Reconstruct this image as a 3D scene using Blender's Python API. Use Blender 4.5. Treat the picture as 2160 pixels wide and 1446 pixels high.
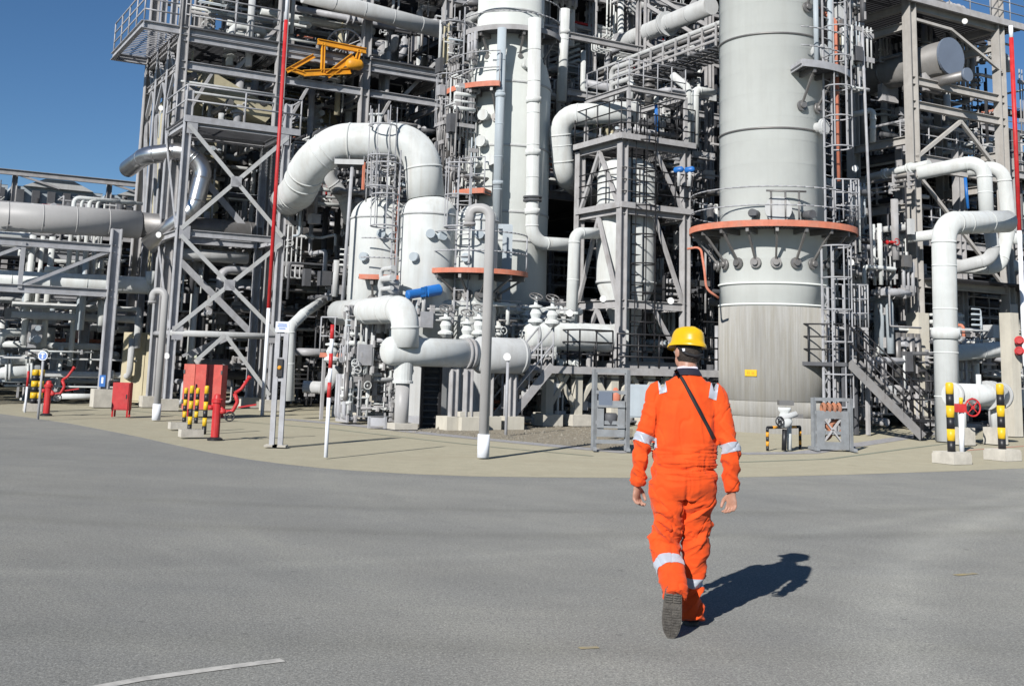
import bpy, bmesh, math, random
from mathutils import Vector, Matrix, noise
from mathutils.bvhtree import BVHTree

for o in list(bpy.data.objects):
    bpy.data.objects.remove(o, do_unlink=True)
SC = bpy.context.scene
COL = SC.collection
V = Vector
R = math.radians
PI = math.pi

# ------------------------------------------------------------------ camera
F, CX, CY = 2400.0, 1080.0, 390.0          # focal length and principal point, in pixels of the 2160 px photograph
PT, RO, CZ = R(9.0), R(1.6), 1.6           # upward tilt, roll, eye height
cam_d = bpy.data.cameras.new('camera')
cam_d.sensor_width = 36.0
cam_d.lens = F / 2160.0 * 36.0
cam_d.shift_y = (CY - 723.0) / 2160.0
cam_d.clip_end = 3000.0
cam = bpy.data.objects.new('camera', cam_d)
COL.objects.link(cam)
cam.matrix_world = Matrix.Translation((0, 0, CZ)) @ Matrix.Rotation(R(90) + PT, 4, 'X') @ Matrix.Rotation(RO, 4, 'Z')
SC.camera = cam
SC.render.resolution_x, SC.render.resolution_y = 1024, 685

# ------------------------------------------------------------------ sky, sun, exposure
SUN_EL = R(28.5)
SUN_TO = V((-0.434 * math.cos(SUN_EL), -0.901 * math.cos(SUN_EL), math.sin(SUN_EL)))   # towards the sun
world = bpy.data.worlds.new('World')
SC.world = world
world.use_nodes = True
wn, wl = world.node_tree.nodes, world.node_tree.links
bg = wn['Background']
sky = wn.new('ShaderNodeTexSky')
sky.sky_type = 'NISHITA'
sky.sun_disc = False
sky.sun_elevation = SUN_EL
sky.sun_rotation = math.atan2(SUN_TO.x, SUN_TO.y)
sky.altitude = 1800
sky.air_density = 1.0
sky.dust_density = 0.0
sky.ozone_density = 4.0
hs = wn.new('ShaderNodeHueSaturation')            # the deep clear blue of the photograph's sky, over the whole dome
hs.inputs['Saturation'].default_value = 1.12
wl.new(sky.outputs[0], hs.inputs['Color'])
wl.new(hs.outputs[0], bg.inputs[0])
bg.inputs[1].default_value = 0.068
sun_d = bpy.data.lights.new('sun', 'SUN')
sun_d.energy = 5.0
sun_d.angle = R(0.53)
sun_d.color = (1.0, 0.965, 0.925)
sun = bpy.data.objects.new('sun', sun_d)
COL.objects.link(sun)
sun.location = SUN_TO * 100
sun.rotation_euler = (-SUN_TO).to_track_quat('-Z', 'Y').to_euler()
SC.view_settings.view_transform = 'Standard'
SC.view_settings.look = 'None'
SC.view_settings.gamma = 1.0
SC.view_settings.exposure = 0.3

# ------------------------------------------------------------------ from survey pixels to the place
cp, sp_ = math.cos(PT), math.sin(PT)
C3, S3 = math.cos(R(30)), math.sin(R(30))      # the plant stands on a grid turned 30 degrees: axis A right-back, axis B left-back
AX, BX, UP = V((C3, S3, 0)), V((-S3, C3, 0)), V((0, 0, 1))
def ray(px, py):
    dx, dy = (px - CX) / F, (CY - py) / F
    u = dx * math.cos(RO) - dy * math.sin(RO)
    v = dx * math.sin(RO) + dy * math.cos(RO)
    return V((u, cp - v * sp_, sp_ + v * cp))
CAMP = V((0, 0, CZ))
def P(px, py, Y):
    d = ray(px, py); return CAMP + d * (Y / d.y)
def G(px, py, z=0.0):
    d = ray(px, py); return CAMP + d * ((z - CZ) / d.z)
def PA(px, py, B):
    d = ray(px, py); return CAMP + d * (B / d.dot(BX))
def PB(px, py, A):
    d = ray(px, py); return CAMP + d * (A / d.dot(AX))
def W(A, B, z=0.0):
    return AX * A + BX * B + V((0, 0, z))
def AB(p):
    return p.dot(AX), p.dot(BX)
def flat(p, z=0.012):
    return V((p.x, p.y, z))

# ------------------------------------------------------------------ mesh helper
def basis(d, hint=None):
    d = d.normalized()
    h = hint if hint is not None else (UP if abs(d.z) < 0.95 else AX)
    s = h.cross(d)
    if s.length < 1e-5:
        s = V((1, 0, 0)).cross(d)
    s.normalize()
    return d, s, d.cross(s)

class MB:
    def __init__(s):
        s.v, s.f, s.sm, s.mi = [], [], [], []
        s.cur = 0
    def add(s, vs, fs, smooth=False):
        n = len(s.v)
        s.v.extend(vs)
        for i, f in enumerate(fs):
            s.f.append([n + k for k in f])
            s.sm.append(smooth if not isinstance(smooth, list) else smooth[i])
            s.mi.append(s.cur)
        return s
    def box(s, c, ex, ey, ez):
        c = V(c)
        vs = [c + ex * a + ey * b + ez * d for d in (-1, 1) for b in (-1, 1) for a in (-1, 1)]
        s.add(vs, [(0, 2, 3, 1), (4, 5, 7, 6), (0, 1, 5, 4), (2, 6, 7, 3), (0, 4, 6, 2), (1, 3, 7, 5)])
        return s
    def abox(s, A0, A1, B0, B1, z0, z1):                       # box on the plant grid
        return s.box(W((A0 + A1) / 2, (B0 + B1) / 2, (z0 + z1) / 2), AX * ((A1 - A0) / 2), BX * ((B1 - B0) / 2), UP * ((z1 - z0) / 2))
    def cbox(s, c, a, b, h):                                   # box standing on point c, sizes along grid
        c = V(c)
        return s.box(c + UP * h / 2, AX * a / 2, BX * b / 2, UP * h / 2)
    def bar(s, p0, p1, w, h, hint=None):
        p0, p1 = V(p0), V(p1)
        d, x, y = basis(p1 - p0, hint)
        return s.box((p0 + p1) / 2, x * w / 2, y * h / 2, (p1 - p0) / 2)
    def ibeam(s, p0, p1, w, h, t=0.025, hint=None):
        p0, p1 = V(p0), V(p1)
        d, x, y = basis(p1 - p0, hint)
        a, b, c = w / 2, h / 2, t / 2
        pr = [(-a, -b), (a, -b), (a, -b + t), (c, -b + t), (c, b - t), (a, b - t), (a, b), (-a, b), (-a, b - t), (-c, b - t), (-c, -b + t), (-a, -b + t)]
        vs = [p0 + x * q[0] + y * q[1] for q in pr] + [p1 + x * q[0] + y * q[1] for q in pr]
        fs = [(i, (i + 1) % 12, 12 + (i + 1) % 12, 12 + i) for i in range(12)] + [tuple(range(11, -1, -1)), tuple(range(12, 24))]
        return s.add(vs, fs)
    def tube(s, pts, r, n=10, bend=0.0, caps=True, smooth=True, arc=6, r1=None):
        pts = [V(p) for p in pts]
        path = bend_path(pts, bend, arc) if bend > 0 and len(pts) > 2 else pts
        m = len(path)
        tan = []
        for i in range(m):
            a = path[max(i - 1, 0)]; b = path[min(i + 1, m - 1)]
            t1 = (path[i] - a); t2 = (b - path[i])
            t = (t1.normalized() if t1.length > 1e-9 else V((0, 0, 0))) + (t2.normalized() if t2.length > 1e-9 else V((0, 0, 0)))
            tan.append(t.normalized() if t.length > 1e-9 else UP.copy())
        d, x, y = basis(tan[0])
        vs = []
        for i in range(m):
            if i:
                q = tan[i - 1].rotation_difference(tan[i])
                x = q @ x
                x = (x - tan[i] * x.dot(tan[i])).normalized()
            y = tan[i].cross(x)
            k = 1.0
            if 0 < i < m - 1 and bend == 0:
                c = max(0.4, tan[i].dot((path[i + 1] - path[i]).normalized())); k = 1 / c
            rr = r if r1 is None else r + (r1 - r) * i / (m - 1)
            for j in range(n):
                t = 2 * PI * j / n
                vs.append(path[i] + (x * math.cos(t) + y * math.sin(t)) * rr * (k if bend == 0 else 1))
        fs = [(i * n + j, i * n + (j + 1) % n, (i + 1) * n + (j + 1) % n, (i + 1) * n + j) for i in range(m - 1) for j in range(n)]
        sm = [smooth] * len(fs)
        if caps:
            fs += [tuple(range(n - 1, -1, -1)), tuple((m - 1) * n + j for j in range(n))]
            sm += [False, False]
        return s.add(vs, fs, sm)
    def lathe(s, c, prof, n=32, axis=UP, smooth=True, caps=True):
        c = V(c)
        d, x, y = basis(axis)
        m = len(prof)
        vs = [c + d * z + (x * math.cos(2 * PI * j / n) + y * math.sin(2 * PI * j / n)) * r for r, z in prof for j in range(n)]
        fs, sm = [], []
        for i in range(m - 1):
            steep = smooth if isinstance(smooth, bool) else smooth[i]
            for j in range(n):
                fs.append((i * n + j, i * n + (j + 1) % n, (i + 1) * n + (j + 1) % n, (i + 1) * n + j)); sm.append(steep)
        if caps:
            fs += [tuple(range(n - 1, -1, -1)), tuple((m - 1) * n + j for j in range(n))]; sm += [False, False]
        return s.add(vs, fs, sm)
    def disc(s, c, axis, r, h, n=16):
        return s.tube([V(c) - axis.normalized() * h / 2, V(c) + axis.normalized() * h / 2], r, n=n)
    def ring(s, c, axis, r, t, n=20, k=6):                     # torus
        c = V(c); d, x, y = basis(axis)
        vs, fs = [], []
        for i in range(n):
            a = 2 * PI * i / n
            e = x * math.cos(a) + y * math.sin(a)
            for j in range(k):
                b = 2 * PI * j / k
                vs.append(c + e * (r + t * math.cos(b)) + d * t * math.sin(b))
        for i in range(n):
            for j in range(k):
                fs.append((i * k + j, ((i + 1) % n) * k + j, ((i + 1) % n) * k + (j + 1) % k, i * k + (j + 1) % k))
        return s.add(vs, fs, True)
    def prism(s, pts, dirv):                                   # polygon pushed along dirv
        n = len(pts); pts = [V(p) for p in pts]
        vs = pts + [p + dirv for p in pts]
        fs = [tuple(range(n - 1, -1, -1)), tuple(range(n, 2 * n))] + [(i, (i + 1) % n, n + (i + 1) % n, n + i) for i in range(n)]
        return s.add(vs, fs)
    def build(s, name, m, parent=None, loc=None, label=None):
        o = ORG.get(parent.name, V((0, 0, 0))) if parent else (V(loc) if loc is not None else V((0, 0, 0)))
        me = bpy.data.meshes.new(name)
        me.from_pydata([tuple(p - o) for p in s.v], [], s.f)
        ms = m if isinstance(m, (list, tuple)) else [m]
        for q in ms:
            me.materials.append(q)
        me.polygons.foreach_set('use_smooth', s.sm)
        if len(ms) > 1:
            me.polygons.foreach_set('material_index', s.mi)
        me.update()
        return link(name, me, parent, o, label)

ORG = {}
def link(name, me, parent, o, label=None):
    ob = bpy.data.objects.new(name, me)
    COL.objects.link(ob)
    if parent:
        ob.parent = parent
    else:
        ob.location = o
    ORG[ob.name] = V(o)
    if label:
        ob['label'] = label
    return ob
def bend_path(pts, bend, arc):
    out = [pts[0]]
    for i in range(1, len(pts) - 1):
        a, p, b = pts[i - 1], pts[i], pts[i + 1]
        u, w = (a - p), (b - p)
        lu, lw = u.length, w.length
        u.normalize(); w.normalize()
        ang = u.angle(w, PI)
        if ang > PI - 0.02 or ang < 0.15:
            out.append(p); continue
        t = min(bend / math.tan(ang / 2), lu * 0.48, lw * 0.48)
        r = t * math.tan(ang / 2)
        s0, s1 = p + u * t, p + w * t
        c = p + (u + w).normalized() * (r / math.sin(ang / 2))
        v0, v1 = s0 - c, s1 - c
        ax = v0.cross(v1)
        tot = v0.angle(v1, 0)
        for k in range(arc + 1):
            q = Matrix.Rotation(tot * k / arc, 3, ax) @ v0 if ax.length > 1e-9 else v0
            out.append(c + q)
    out.append(pts[-1])
    return out
def tag(o, label, cat, group=None, kind=None):
    if kind:
        o['kind'] = kind
    o['label'] = label
    if cat and kind != 'structure':
        o['category'] = cat
    if group:
        o['group'] = group
    return o
def thing(name, label, cat, loc, group=None):
    o = bpy.data.objects.new(name, None)
    o.empty_display_size = 0.2
    COL.objects.link(o)
    o.location = loc
    ORG[o.name] = V(loc)
    return tag(o, label, cat, group)
def struct(name, mb, m):
    o = mb.build(name, m)
    o['kind'] = 'structure'
    return o
def copy_tree(o, parent=None):
    c = o.copy(); COL.objects.link(c)
    if parent:
        c.parent = parent
    ORG[c.name] = ORG.get(o.name, V((0, 0, 0)))
    for ch in list(o.children):
        copy_tree(ch, c)
    return c

# ------------------------------------------------------------------ materials
def mat(name, col, rough=0.5, metal=0.0, var=0.08, dirt=0.0, dirtcol=(0.16, 0.13, 0.10), scale=1.5, bump=0.0, bscale=60.0, spec=0.5, streak=False, coat=0.0, dr=0.6):
    m = bpy.data.materials.new(name)
    m.use_nodes = True
    n, l = m.node_tree.nodes, m.node_tree.links
    b = n['Principled BSDF']
    b.inputs['Roughness'].default_value = rough
    b.inputs['Metallic'].default_value = metal
    b.inputs['Diffuse Roughness'].default_value = dr
    b.inputs['Specular IOR Level'].default_value = spec
    if coat:
        b.inputs['Coat Weight'].default_value = coat
    g = n.new('ShaderNodeNewGeometry')
    nz = n.new('ShaderNodeTexNoise')
    nz.inputs['Scale'].default_value = scale
    nz.inputs['Detail'].default_value = 6
    nz.inputs['Roughness'].default_value = 0.65
    l.new(g.outputs['Position'], nz.inputs['Vector'])
    rp = n.new('ShaderNodeValToRGB')
    rp.color_ramp.elements[0].position = 0.3
    rp.color_ramp.elements[1].position = 0.7
    c0 = [max(0, c * (1 - var * 1.5)) for c in col]; c1 = [min(1, c * (1 + var)) for c in col]
    rp.color_ramp.elements[0].color = (*c0, 1); rp.color_ramp.elements[1].color = (*c1, 1)
    l.new(nz.outputs['Fac'], rp.inputs['Fac'])
    last = rp.outputs['Color']
    if dirt:
        mp = n.new('ShaderNodeMapping')
        mp.inputs['Scale'].default_value = (3.2, 3.2, 0.22 if streak else 2.0)
        l.new(g.outputs['Position'], mp.inputs['Vector'])
        n2 = n.new('ShaderNodeTexNoise')
        n2.inputs['Scale'].default_value = 1.6; n2.inputs['Detail'].default_value = 8; n2.inputs['Roughness'].default_value = 0.7
        l.new(mp.outputs[0], n2.inputs['Vector'])
        r2 = n.new('ShaderNodeValToRGB')
        r2.color_ramp.elements[0].position = 0.46; r2.color_ramp.elements[1].position = 0.74
        r2.color_ramp.elements[0].color = (0, 0, 0, 1); r2.color_ramp.elements[1].color = (dirt, dirt, dirt, 1)
        l.new(n2.outputs['Fac'], r2.inputs['Fac'])
        mx = n.new('ShaderNodeMix'); mx.data_type = 'RGBA'
        l.new(r2.outputs['Color'], mx.inputs['Factor'])
        l.new(last, mx.inputs['A']); mx.inputs['B'].default_value = (*dirtcol, 1)
        last = mx.outputs['Result']
    l.new(last, b.inputs['Base Color'])
    if bump:
        n3 = n.new('ShaderNodeTexNoise'); n3.inputs['Scale'].default_value = bscale; n3.inputs['Detail'].default_value = 4
        l.new(g.outputs['Position'], n3.inputs['Vector'])
        bp = n.new('ShaderNodeBump'); bp.inputs['Strength'].default_value = bump; bp.inputs['Distance'].default_value = 0.02
        l.new(n3.outputs['Fac'], bp.inputs['Height']); l.new(bp.outputs[0], b.inputs['Normal'])
    return m

M = dict(
    white=mat('white_paint', (0.585, 0.605, 0.59), 0.55, var=0.07, dirt=0.5, dirtcol=(0.40, 0.37, 0.32), streak=True),
    white2=mat('grey_white_paint', (0.47, 0.48, 0.475), 0.6, var=0.06, dirt=0.4, dirtcol=(0.28, 0.26, 0.23), streak=True),
    shell=mat('vessel_paint', (0.63, 0.652, 0.625), 0.6, dr=1.0, var=0.05, dirt=0.4, dirtcol=(0.54, 0.55, 0.515), scale=0.7, streak=True, bump=0.12, bscale=3.5),
    galv=mat('galvanised_steel', (0.40, 0.405, 0.42), 0.6, metal=0.15, var=0.14, dirt=0.4, dirtcol=(0.24, 0.22, 0.20), scale=3),
    galvd=mat('dull_galvanised_plate', (0.25, 0.265, 0.275), 0.6, metal=0.2, var=0.15, dirt=0.5, dirtcol=(0.17, 0.16, 0.15), scale=5),
    steel=mat('painted_grey_steel', (0.36, 0.355, 0.355), 0.65, var=0.12, dirt=0.45, dirtcol=(0.20, 0.17, 0.14), scale=2),
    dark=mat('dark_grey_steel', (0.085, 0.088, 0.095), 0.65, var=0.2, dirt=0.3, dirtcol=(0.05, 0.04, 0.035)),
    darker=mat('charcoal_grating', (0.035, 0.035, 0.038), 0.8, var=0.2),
    black=mat('black_paint', (0.018, 0.018, 0.02), 0.45, var=0.1),
    alu=mat('aluminium_cladding', (0.62, 0.61, 0.60), 0.28, metal=0.95, var=0.08, bump=0.08, bscale=6),
    dalu=mat('weathered_cladding', (0.22, 0.215, 0.21), 0.5, metal=0.5, var=0.15, dirt=0.4),
    bluegrey=mat('blue_grey_paint', (0.40, 0.45, 0.48), 0.55, var=0.06, dirt=0.3, dirtcol=(0.25, 0.26, 0.26), streak=True),
    conc=mat('concrete', (0.47, 0.445, 0.385), 0.9, var=0.10, dirt=0.5, dirtcol=(0.30, 0.28, 0.24), scale=4, bump=0.25, bscale=40),
    beige=mat('beige_cladding', (0.44, 0.40, 0.275), 0.7, var=0.08, dirt=0.4, dirtcol=(0.20, 0.18, 0.13)),
    red=mat('red_paint', (0.50, 0.025, 0.028), 0.5, var=0.15, dirt=0.45, dirtcol=(0.50, 0.10, 0.08), scale=4, spec=0.4),
    redw=mat('faded_red_paint', (0.56, 0.07, 0.05), 0.55, var=0.12, dirt=0.45, dirtcol=(0.55, 0.17, 0.13), scale=6),
    orange=mat('orange_paint', (0.55, 0.185, 0.11), 0.65, var=0.12, dirt=0.6, dirtcol=(0.46, 0.27, 0.20), scale=5),
    yellow=mat('yellow_paint', (0.72, 0.47, 0.02), 0.45, var=0.07, dirt=0.3, dirtcol=(0.40, 0.27, 0.05), scale=6),
    gold=mat('amber_paint', (0.72, 0.33, 0.02), 0.5, var=0.1, dirt=0.3, dirtcol=(0.35, 0.15, 0.03)),
    blue=mat('blue_paint', (0.02, 0.15, 0.46), 0.45, var=0.1),
    signw=mat('white_sign_face', (0.75, 0.77, 0.80), 0.4, var=0.03),
    lamp=mat('white_lamp_glass', (0.80, 0.80, 0.78), 0.3, var=0.03),
    navy=mat('navy_cloth', (0.012, 0.013, 0.028), 0.85, var=0.2),
    strap=mat('black_webbing', (0.012, 0.012, 0.014), 0.75, var=0.2),
    helmet=mat('yellow_helmet_plastic', (0.68, 0.42, 0.003), 0.33, var=0.06, dirt=0.35, dirtcol=(0.42, 0.28, 0.03), scale=14, spec=0.5, coat=0.3),
    skin=mat('skin', (0.40, 0.215, 0.15), 0.5, var=0.10, scale=30),
    hair=mat('dark_brown_hair', (0.03, 0.022, 0.016), 0.6, var=0.3, scale=90, bump=0.6, bscale=160),
    tape=mat('reflective_tape', (0.42, 0.45, 0.50), 0.45, metal=0.1, var=0.05, scale=20),
    sole=mat('worn_rubber_sole', (0.085, 0.078, 0.068), 0.9, var=0.35, scale=28, dirt=0.6, dirtcol=(0.17, 0.155, 0.13), bump=0.8, bscale=90),
    boot=mat('black_boot_leather', (0.025, 0.022, 0.02), 0.5, var=0.2, scale=20),
    shirt=mat('pale_shirt', (0.62, 0.58, 0.66), 0.8, var=0.05),
)
def nodes_mat(name):
    m = bpy.data.materials.new(name); m.use_nodes = True
    m.node_tree.nodes['Principled BSDF'].inputs['Diffuse Roughness'].default_value = 0.9
    return m, m.node_tree.nodes, m.node_tree.links, m.node_tree.nodes['Principled BSDF']
def noise_n(n, l, vec, scale, detail=5, rough=0.6):
    t = n.new('ShaderNodeTexNoise'); t.inputs['Scale'].default_value = scale; t.inputs['Detail'].default_value = detail; t.inputs['Roughness'].default_value = rough
    l.new(vec, t.inputs['Vector']); return t.outputs['Fac']
def ramp(n, l, fac, stops):
    r = n.new('ShaderNodeValToRGB')
    while len(r.color_ramp.elements) < len(stops):
        r.color_ramp.elements.new(0.5)
    for e, (p, c) in zip(r.color_ramp.elements, stops):
        e.position = p; e.color = (*c, 1) if len(c) == 3 else c
    l.new(fac, r.inputs['Fac']); return r.outputs['Color']
def mixc(n, l, fac, a, b, mode='MIX'):
    x = n.new('ShaderNodeMix'); x.data_type = 'RGBA'; x.blend_type = mode
    for k, q in (('Factor', fac), ('A', a), ('B', b)):
        if isinstance(q, (int, float)): x.inputs[k].default_value = q
        elif isinstance(q, tuple): x.inputs[k].default_value = (*q, 1)
        else: l.new(q, x.inputs[k])
    return x.outputs['Result']
def mapped(n, l, vec, sc, rot=0.0):
    mp = n.new('ShaderNodeMapping'); mp.inputs['Scale'].default_value = sc; mp.inputs['Rotation'].default_value = (0, 0, rot)
    l.new(vec, mp.inputs['Vector']); return mp.outputs[0]

def asphalt():
    m, n, l, b = nodes_mat('asphalt')
    pos = n.new('ShaderNodeNewGeometry').outputs['Position']
    sep = n.new('ShaderNodeSeparateXYZ'); l.new(pos, sep.inputs[0])
    def mth(op, a, c=None):
        t = n.new('ShaderNodeMath'); t.operation = op
        for k, q in enumerate((a, c)):
            if q is None: continue
            if isinstance(q, (int, float)): t.inputs[k].default_value = q
            else: l.new(q, t.inputs[k])
        return t.outputs[0]
    def polar(cx, cy):                                    # traffic turns round the corner of the apron: marks follow arcs
        x, y = mth('SUBTRACT', sep.outputs['X'], cx), mth('SUBTRACT', sep.outputs['Y'], cy)
        r = mth('SQRT', mth('ADD', mth('MULTIPLY', x, x), mth('MULTIPLY', y, y)))
        cb = n.new('ShaderNodeCombineXYZ'); l.new(r, cb.inputs['X']); l.new(mth('MULTIPLY', mth('ARCTAN2', x, y), 2.0), cb.inputs['Y'])
        return cb.outputs[0]
    grain = ramp(n, l, noise_n(n, l, pos, 75, 4, 0.85), [(0.32, (0.085, 0.086, 0.083)), (0.50, (0.197, 0.198, 0.188)), (0.70, (0.38, 0.376, 0.355))])
    stones = ramp(n, l, noise_n(n, l, pos, 31, 3, 0.7), [(0.36, (0.82, 0.82, 0.82)), (0.62, (1.11, 1.11, 1.10))])
    c = mixc(n, l, 1.0, grain, stones, 'MULTIPLY')
    big = ramp(n, l, noise_n(n, l, pos, 0.25, 6, 0.62), [(0.3, (0.86, 0.87, 0.88)), (0.7, (1.10, 1.09, 1.05))])
    c = mixc(n, l, 1.0, c, big, 'MULTIPLY')
    blot = ramp(n, l, noise_n(n, l, pos, 1.3, 7, 0.72), [(0.35, (0.95, 0.95, 0.95)), (0.68, (1.05, 1.05, 1.04))])
    c = mixc(n, l, 1.0, c, blot, 'MULTIPLY')
    for cx, cy, sc, lo, hi in ((1.0, 34.0, (0.9, 0.35, 1), 0.95, 1.05), (14.5, 20.0, (1.1, 0.4, 1), 0.97, 1.07), (-9.0, 4.0, (1.3, 0.4, 1), 0.96, 1.05)):
        pv = polar(cx, cy)
        a = ramp(n, l, noise_n(n, l, mapped(n, l, pv, sc), 1.0, 5, 0.68), [(0.42, (lo, lo, lo)), (0.55, (1, 1, 1)), (0.72, (hi, hi, hi * 0.98))])
        c = mixc(n, l, 1.0, c, a, 'MULTIPLY')
    wob = mth('MULTIPLY', mth('SUBTRACT', noise_n(n, l, pos, 0.5, 4, 0.6), 0.5), 0.5)
    brk = noise_n(n, l, pos, 2.2, 6, 0.75)
    for cx, cy, r0, w, amp in ((21.0, 1.82, 19.4, 0.45, 1.22), (21.0, 1.82, 17.7, 0.40, 1.16), (-1.65, 31.3, 18.3, 0.30, 0.86), (-1.65, 31.3, 20.1, 0.30, 0.88), (-8.8, 27.3, 19.3, 0.25, 1.10), (-1.0, 32.0, 25.2, 0.35, 0.92)):
        sp2 = n.new('ShaderNodeSeparateXYZ'); l.new(polar(cx, cy), sp2.inputs[0])
        dd = mth('ABSOLUTE', mth('ADD', mth('SUBTRACT', sp2.outputs['X'], r0), wob))
        f = mth('MULTIPLY', mth('MAXIMUM', mth('SUBTRACT', 1.0, mth('DIVIDE', dd, w)), 0.0), brk)
        c = mixc(n, l, f, c, mixc(n, l, 1.0, c, (amp ** 2, amp ** 2, amp ** 2 * 0.98), 'MULTIPLY'))
    pits = ramp(n, l, noise_n(n, l, pos, 9, 2, 0.5), [(0.70, (1, 1, 1)), (0.76, (0.70, 0.70, 0.70))])
    c = mixc(n, l, 1.0, c, pits, 'MULTIPLY')
    dustp = ramp(n, l, noise_n(n, l, pos, 0.8, 8, 0.8), [(0.60, (0, 0, 0)), (0.80, (0.35, 0.35, 0.35))])
    c = mixc(n, l, dustp, c, (0.245, 0.232, 0.198))
    l.new(c, b.inputs['Base Color'])
    b.inputs['Roughness'].default_value = 0.9
    b.inputs['Specular IOR Level'].default_value = 0.3
    b.inputs['Diffuse Roughness'].default_value = 0.6
    bp = n.new('ShaderNodeBump'); bp.inputs['Strength'].default_value = 0.5; bp.inputs['Distance'].default_value = 0.012
    l.new(noise_n(n, l, pos, 85, 4, 0.75), bp.inputs['Height']); l.new(bp.outputs[0], b.inputs['Normal'])
    return m
def apron_mat(name, base, stain, sc=0.35):
    m, n, l, b = nodes_mat(name)
    pos = n.new('ShaderNodeNewGeometry').outputs['Position']
    c = ramp(n, l, noise_n(n, l, pos, 26, 5, 0.75), [(0.3, tuple(x * 0.86 for x in base)), (0.7, tuple(x * 1.1 for x in base))])
    c = mixc(n, l, 1.0, c, ramp(n, l, noise_n(n, l, pos, 3.0, 6, 0.7), [(0.3, (0.9, 0.9, 0.89)), (0.7, (1.08, 1.08, 1.08))]), 'MULTIPLY')
    st = ramp(n, l, noise_n(n, l, mapped(n, l, pos, (1, 2.2, 1), R(-20)), sc, 8, 0.7), [(0.50, (0, 0, 0)), (0.72, (0.65, 0.65, 0.65))])
    c = mixc(n, l, st, c, stain)
    oil = ramp(n, l, noise_n(n, l, pos, 0.9, 3, 0.5), [(0.70, (1, 1, 1)), (0.78, (0.6, 0.57, 0.53))])
    c = mixc(n, l, 1.0, c, oil, 'MULTIPLY')
    l.new(c, b.inputs['Base Color']); b.inputs['Roughness'].default_value = 0.92
    bp = n.new('ShaderNodeBump'); bp.inputs['Strength'].default_value = 0.3; bp.inputs['Distance'].default_value = 0.01
    l.new(noise_n(n, l, pos, 45, 5, 0.7), bp.inputs['Height']); l.new(bp.outputs[0], b.inputs['Normal'])
    return m
def board_concrete():
    m, n, l, b = nodes_mat('board_marked_concrete')
    tc = n.new('ShaderNodeTexCoord').outputs['Object']
    sep = n.new('ShaderNodeSeparateXYZ'); l.new(tc, sep.inputs[0])
    at = n.new('ShaderNodeMath'); at.operation = 'ARCTAN2'; l.new(sep.outputs['X'], at.inputs[0]); l.new(sep.outputs['Y'], at.inputs[1])
    cb = n.new('ShaderNodeCombineXYZ'); l.new(at.outputs[0], cb.inputs['X']); l.new(sep.outputs['Z'], cb.inputs['Z'])
    v = cb.outputs[0]
    base = ramp(n, l, noise_n(n, l, mapped(n, l, v, (9, 1, 0.32)), 1.6, 6, 0.7), [(0.30, (0.265, 0.258, 0.235)), (0.5, (0.315, 0.309, 0.286)), (0.7, (0.37, 0.366, 0.345))])
    fine = ramp(n, l, noise_n(n, l, mapped(n, l, v, (34, 1, 0.12)), 1.0, 3, 0.6), [(0.32, (0.90, 0.895, 0.885)), (0.6, (1.02, 1.02, 1.02))])
    c = mixc(n, l, 1.0, base, fine, 'MULTIPLY')
    top = ramp(n, l, sep.outputs['Z'], [(0.0, (0, 0, 0)), (1.0, (1, 1, 1))])
    st = ramp(n, l, noise_n(n, l, mapped(n, l, v, (6, 1, 0.5)), 1.4, 6, 0.7), [(0.44, (0, 0, 0)), (0.70, (0.6, 0.6, 0.6))])
    c = mixc(n, l, st, c, (0.255, 0.235, 0.185))
    l.new(c, b.inputs['Base Color']); b.inputs['Roughness'].default_value = 0.9
    bp = n.new('ShaderNodeBump'); bp.inputs['Strength'].default_value = 0.25; bp.inputs['Distance'].default_value = 0.02
    l.new(noise_n(n, l, mapped(n, l, v, (34, 1, 0.6)), 1.5, 5, 0.7), bp.inputs['Height']); l.new(bp.outputs[0], b.inputs['Normal'])
    return m
def cloth():
    m, n, l, b = nodes_mat('orange_coverall_cloth')
    pos = n.new('ShaderNodeNewGeometry').outputs['Position']
    c = ramp(n, l, noise_n(n, l, pos, 7, 5, 0.6), [(0.3, (0.62, 0.062, 0.008)), (0.7, (0.74, 0.086, 0.011))])
    l.new(c, b.inputs['Base Color']); b.inputs['Roughness'].default_value = 0.85
    b.inputs['Specular IOR Level'].default_value = 0.25
    b.inputs['Diffuse Roughness'].default_value = 0.25
    b.inputs['Sheen Weight'].default_value = 0.08
    bp = n.new('ShaderNodeBump'); bp.inputs['Strength'].default_value = 0.35; bp.inputs['Distance'].default_value = 0.006
    l.new(noise_n(n, l, mapped(n, l, pos, (1, 1, 1.8)), 22, 4, 0.6), bp.inputs['Height']); l.new(bp.outputs[0], b.inputs['Normal'])
    return m
M['asphalt'] = asphalt()
M['apron'] = apron_mat('apron_concrete', (0.258, 0.238, 0.172), (0.212, 0.188, 0.132))
M['gravel'] = apron_mat('dusty_ground', (0.23, 0.21, 0.165), (0.18, 0.16, 0.115), 0.2)
M['board'] = board_concrete()
M['cloth'] = cloth()
M['roadline'] = mat('worn_road_paint', (0.40, 0.39, 0.36), 0.8, var=0.12, dirt=0.9, dirtcol=(0.18, 0.18, 0.172), scale=14)
M['roadyel'] = mat('worn_yellow_paint', (0.26, 0.215, 0.11), 0.85, var=0.12, dirt=0.9, dirtcol=(0.18, 0.18, 0.165), scale=14)
M['greenish'] = mat('mossy_joint', (0.17, 0.185, 0.14), 0.9, var=0.15)

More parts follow.
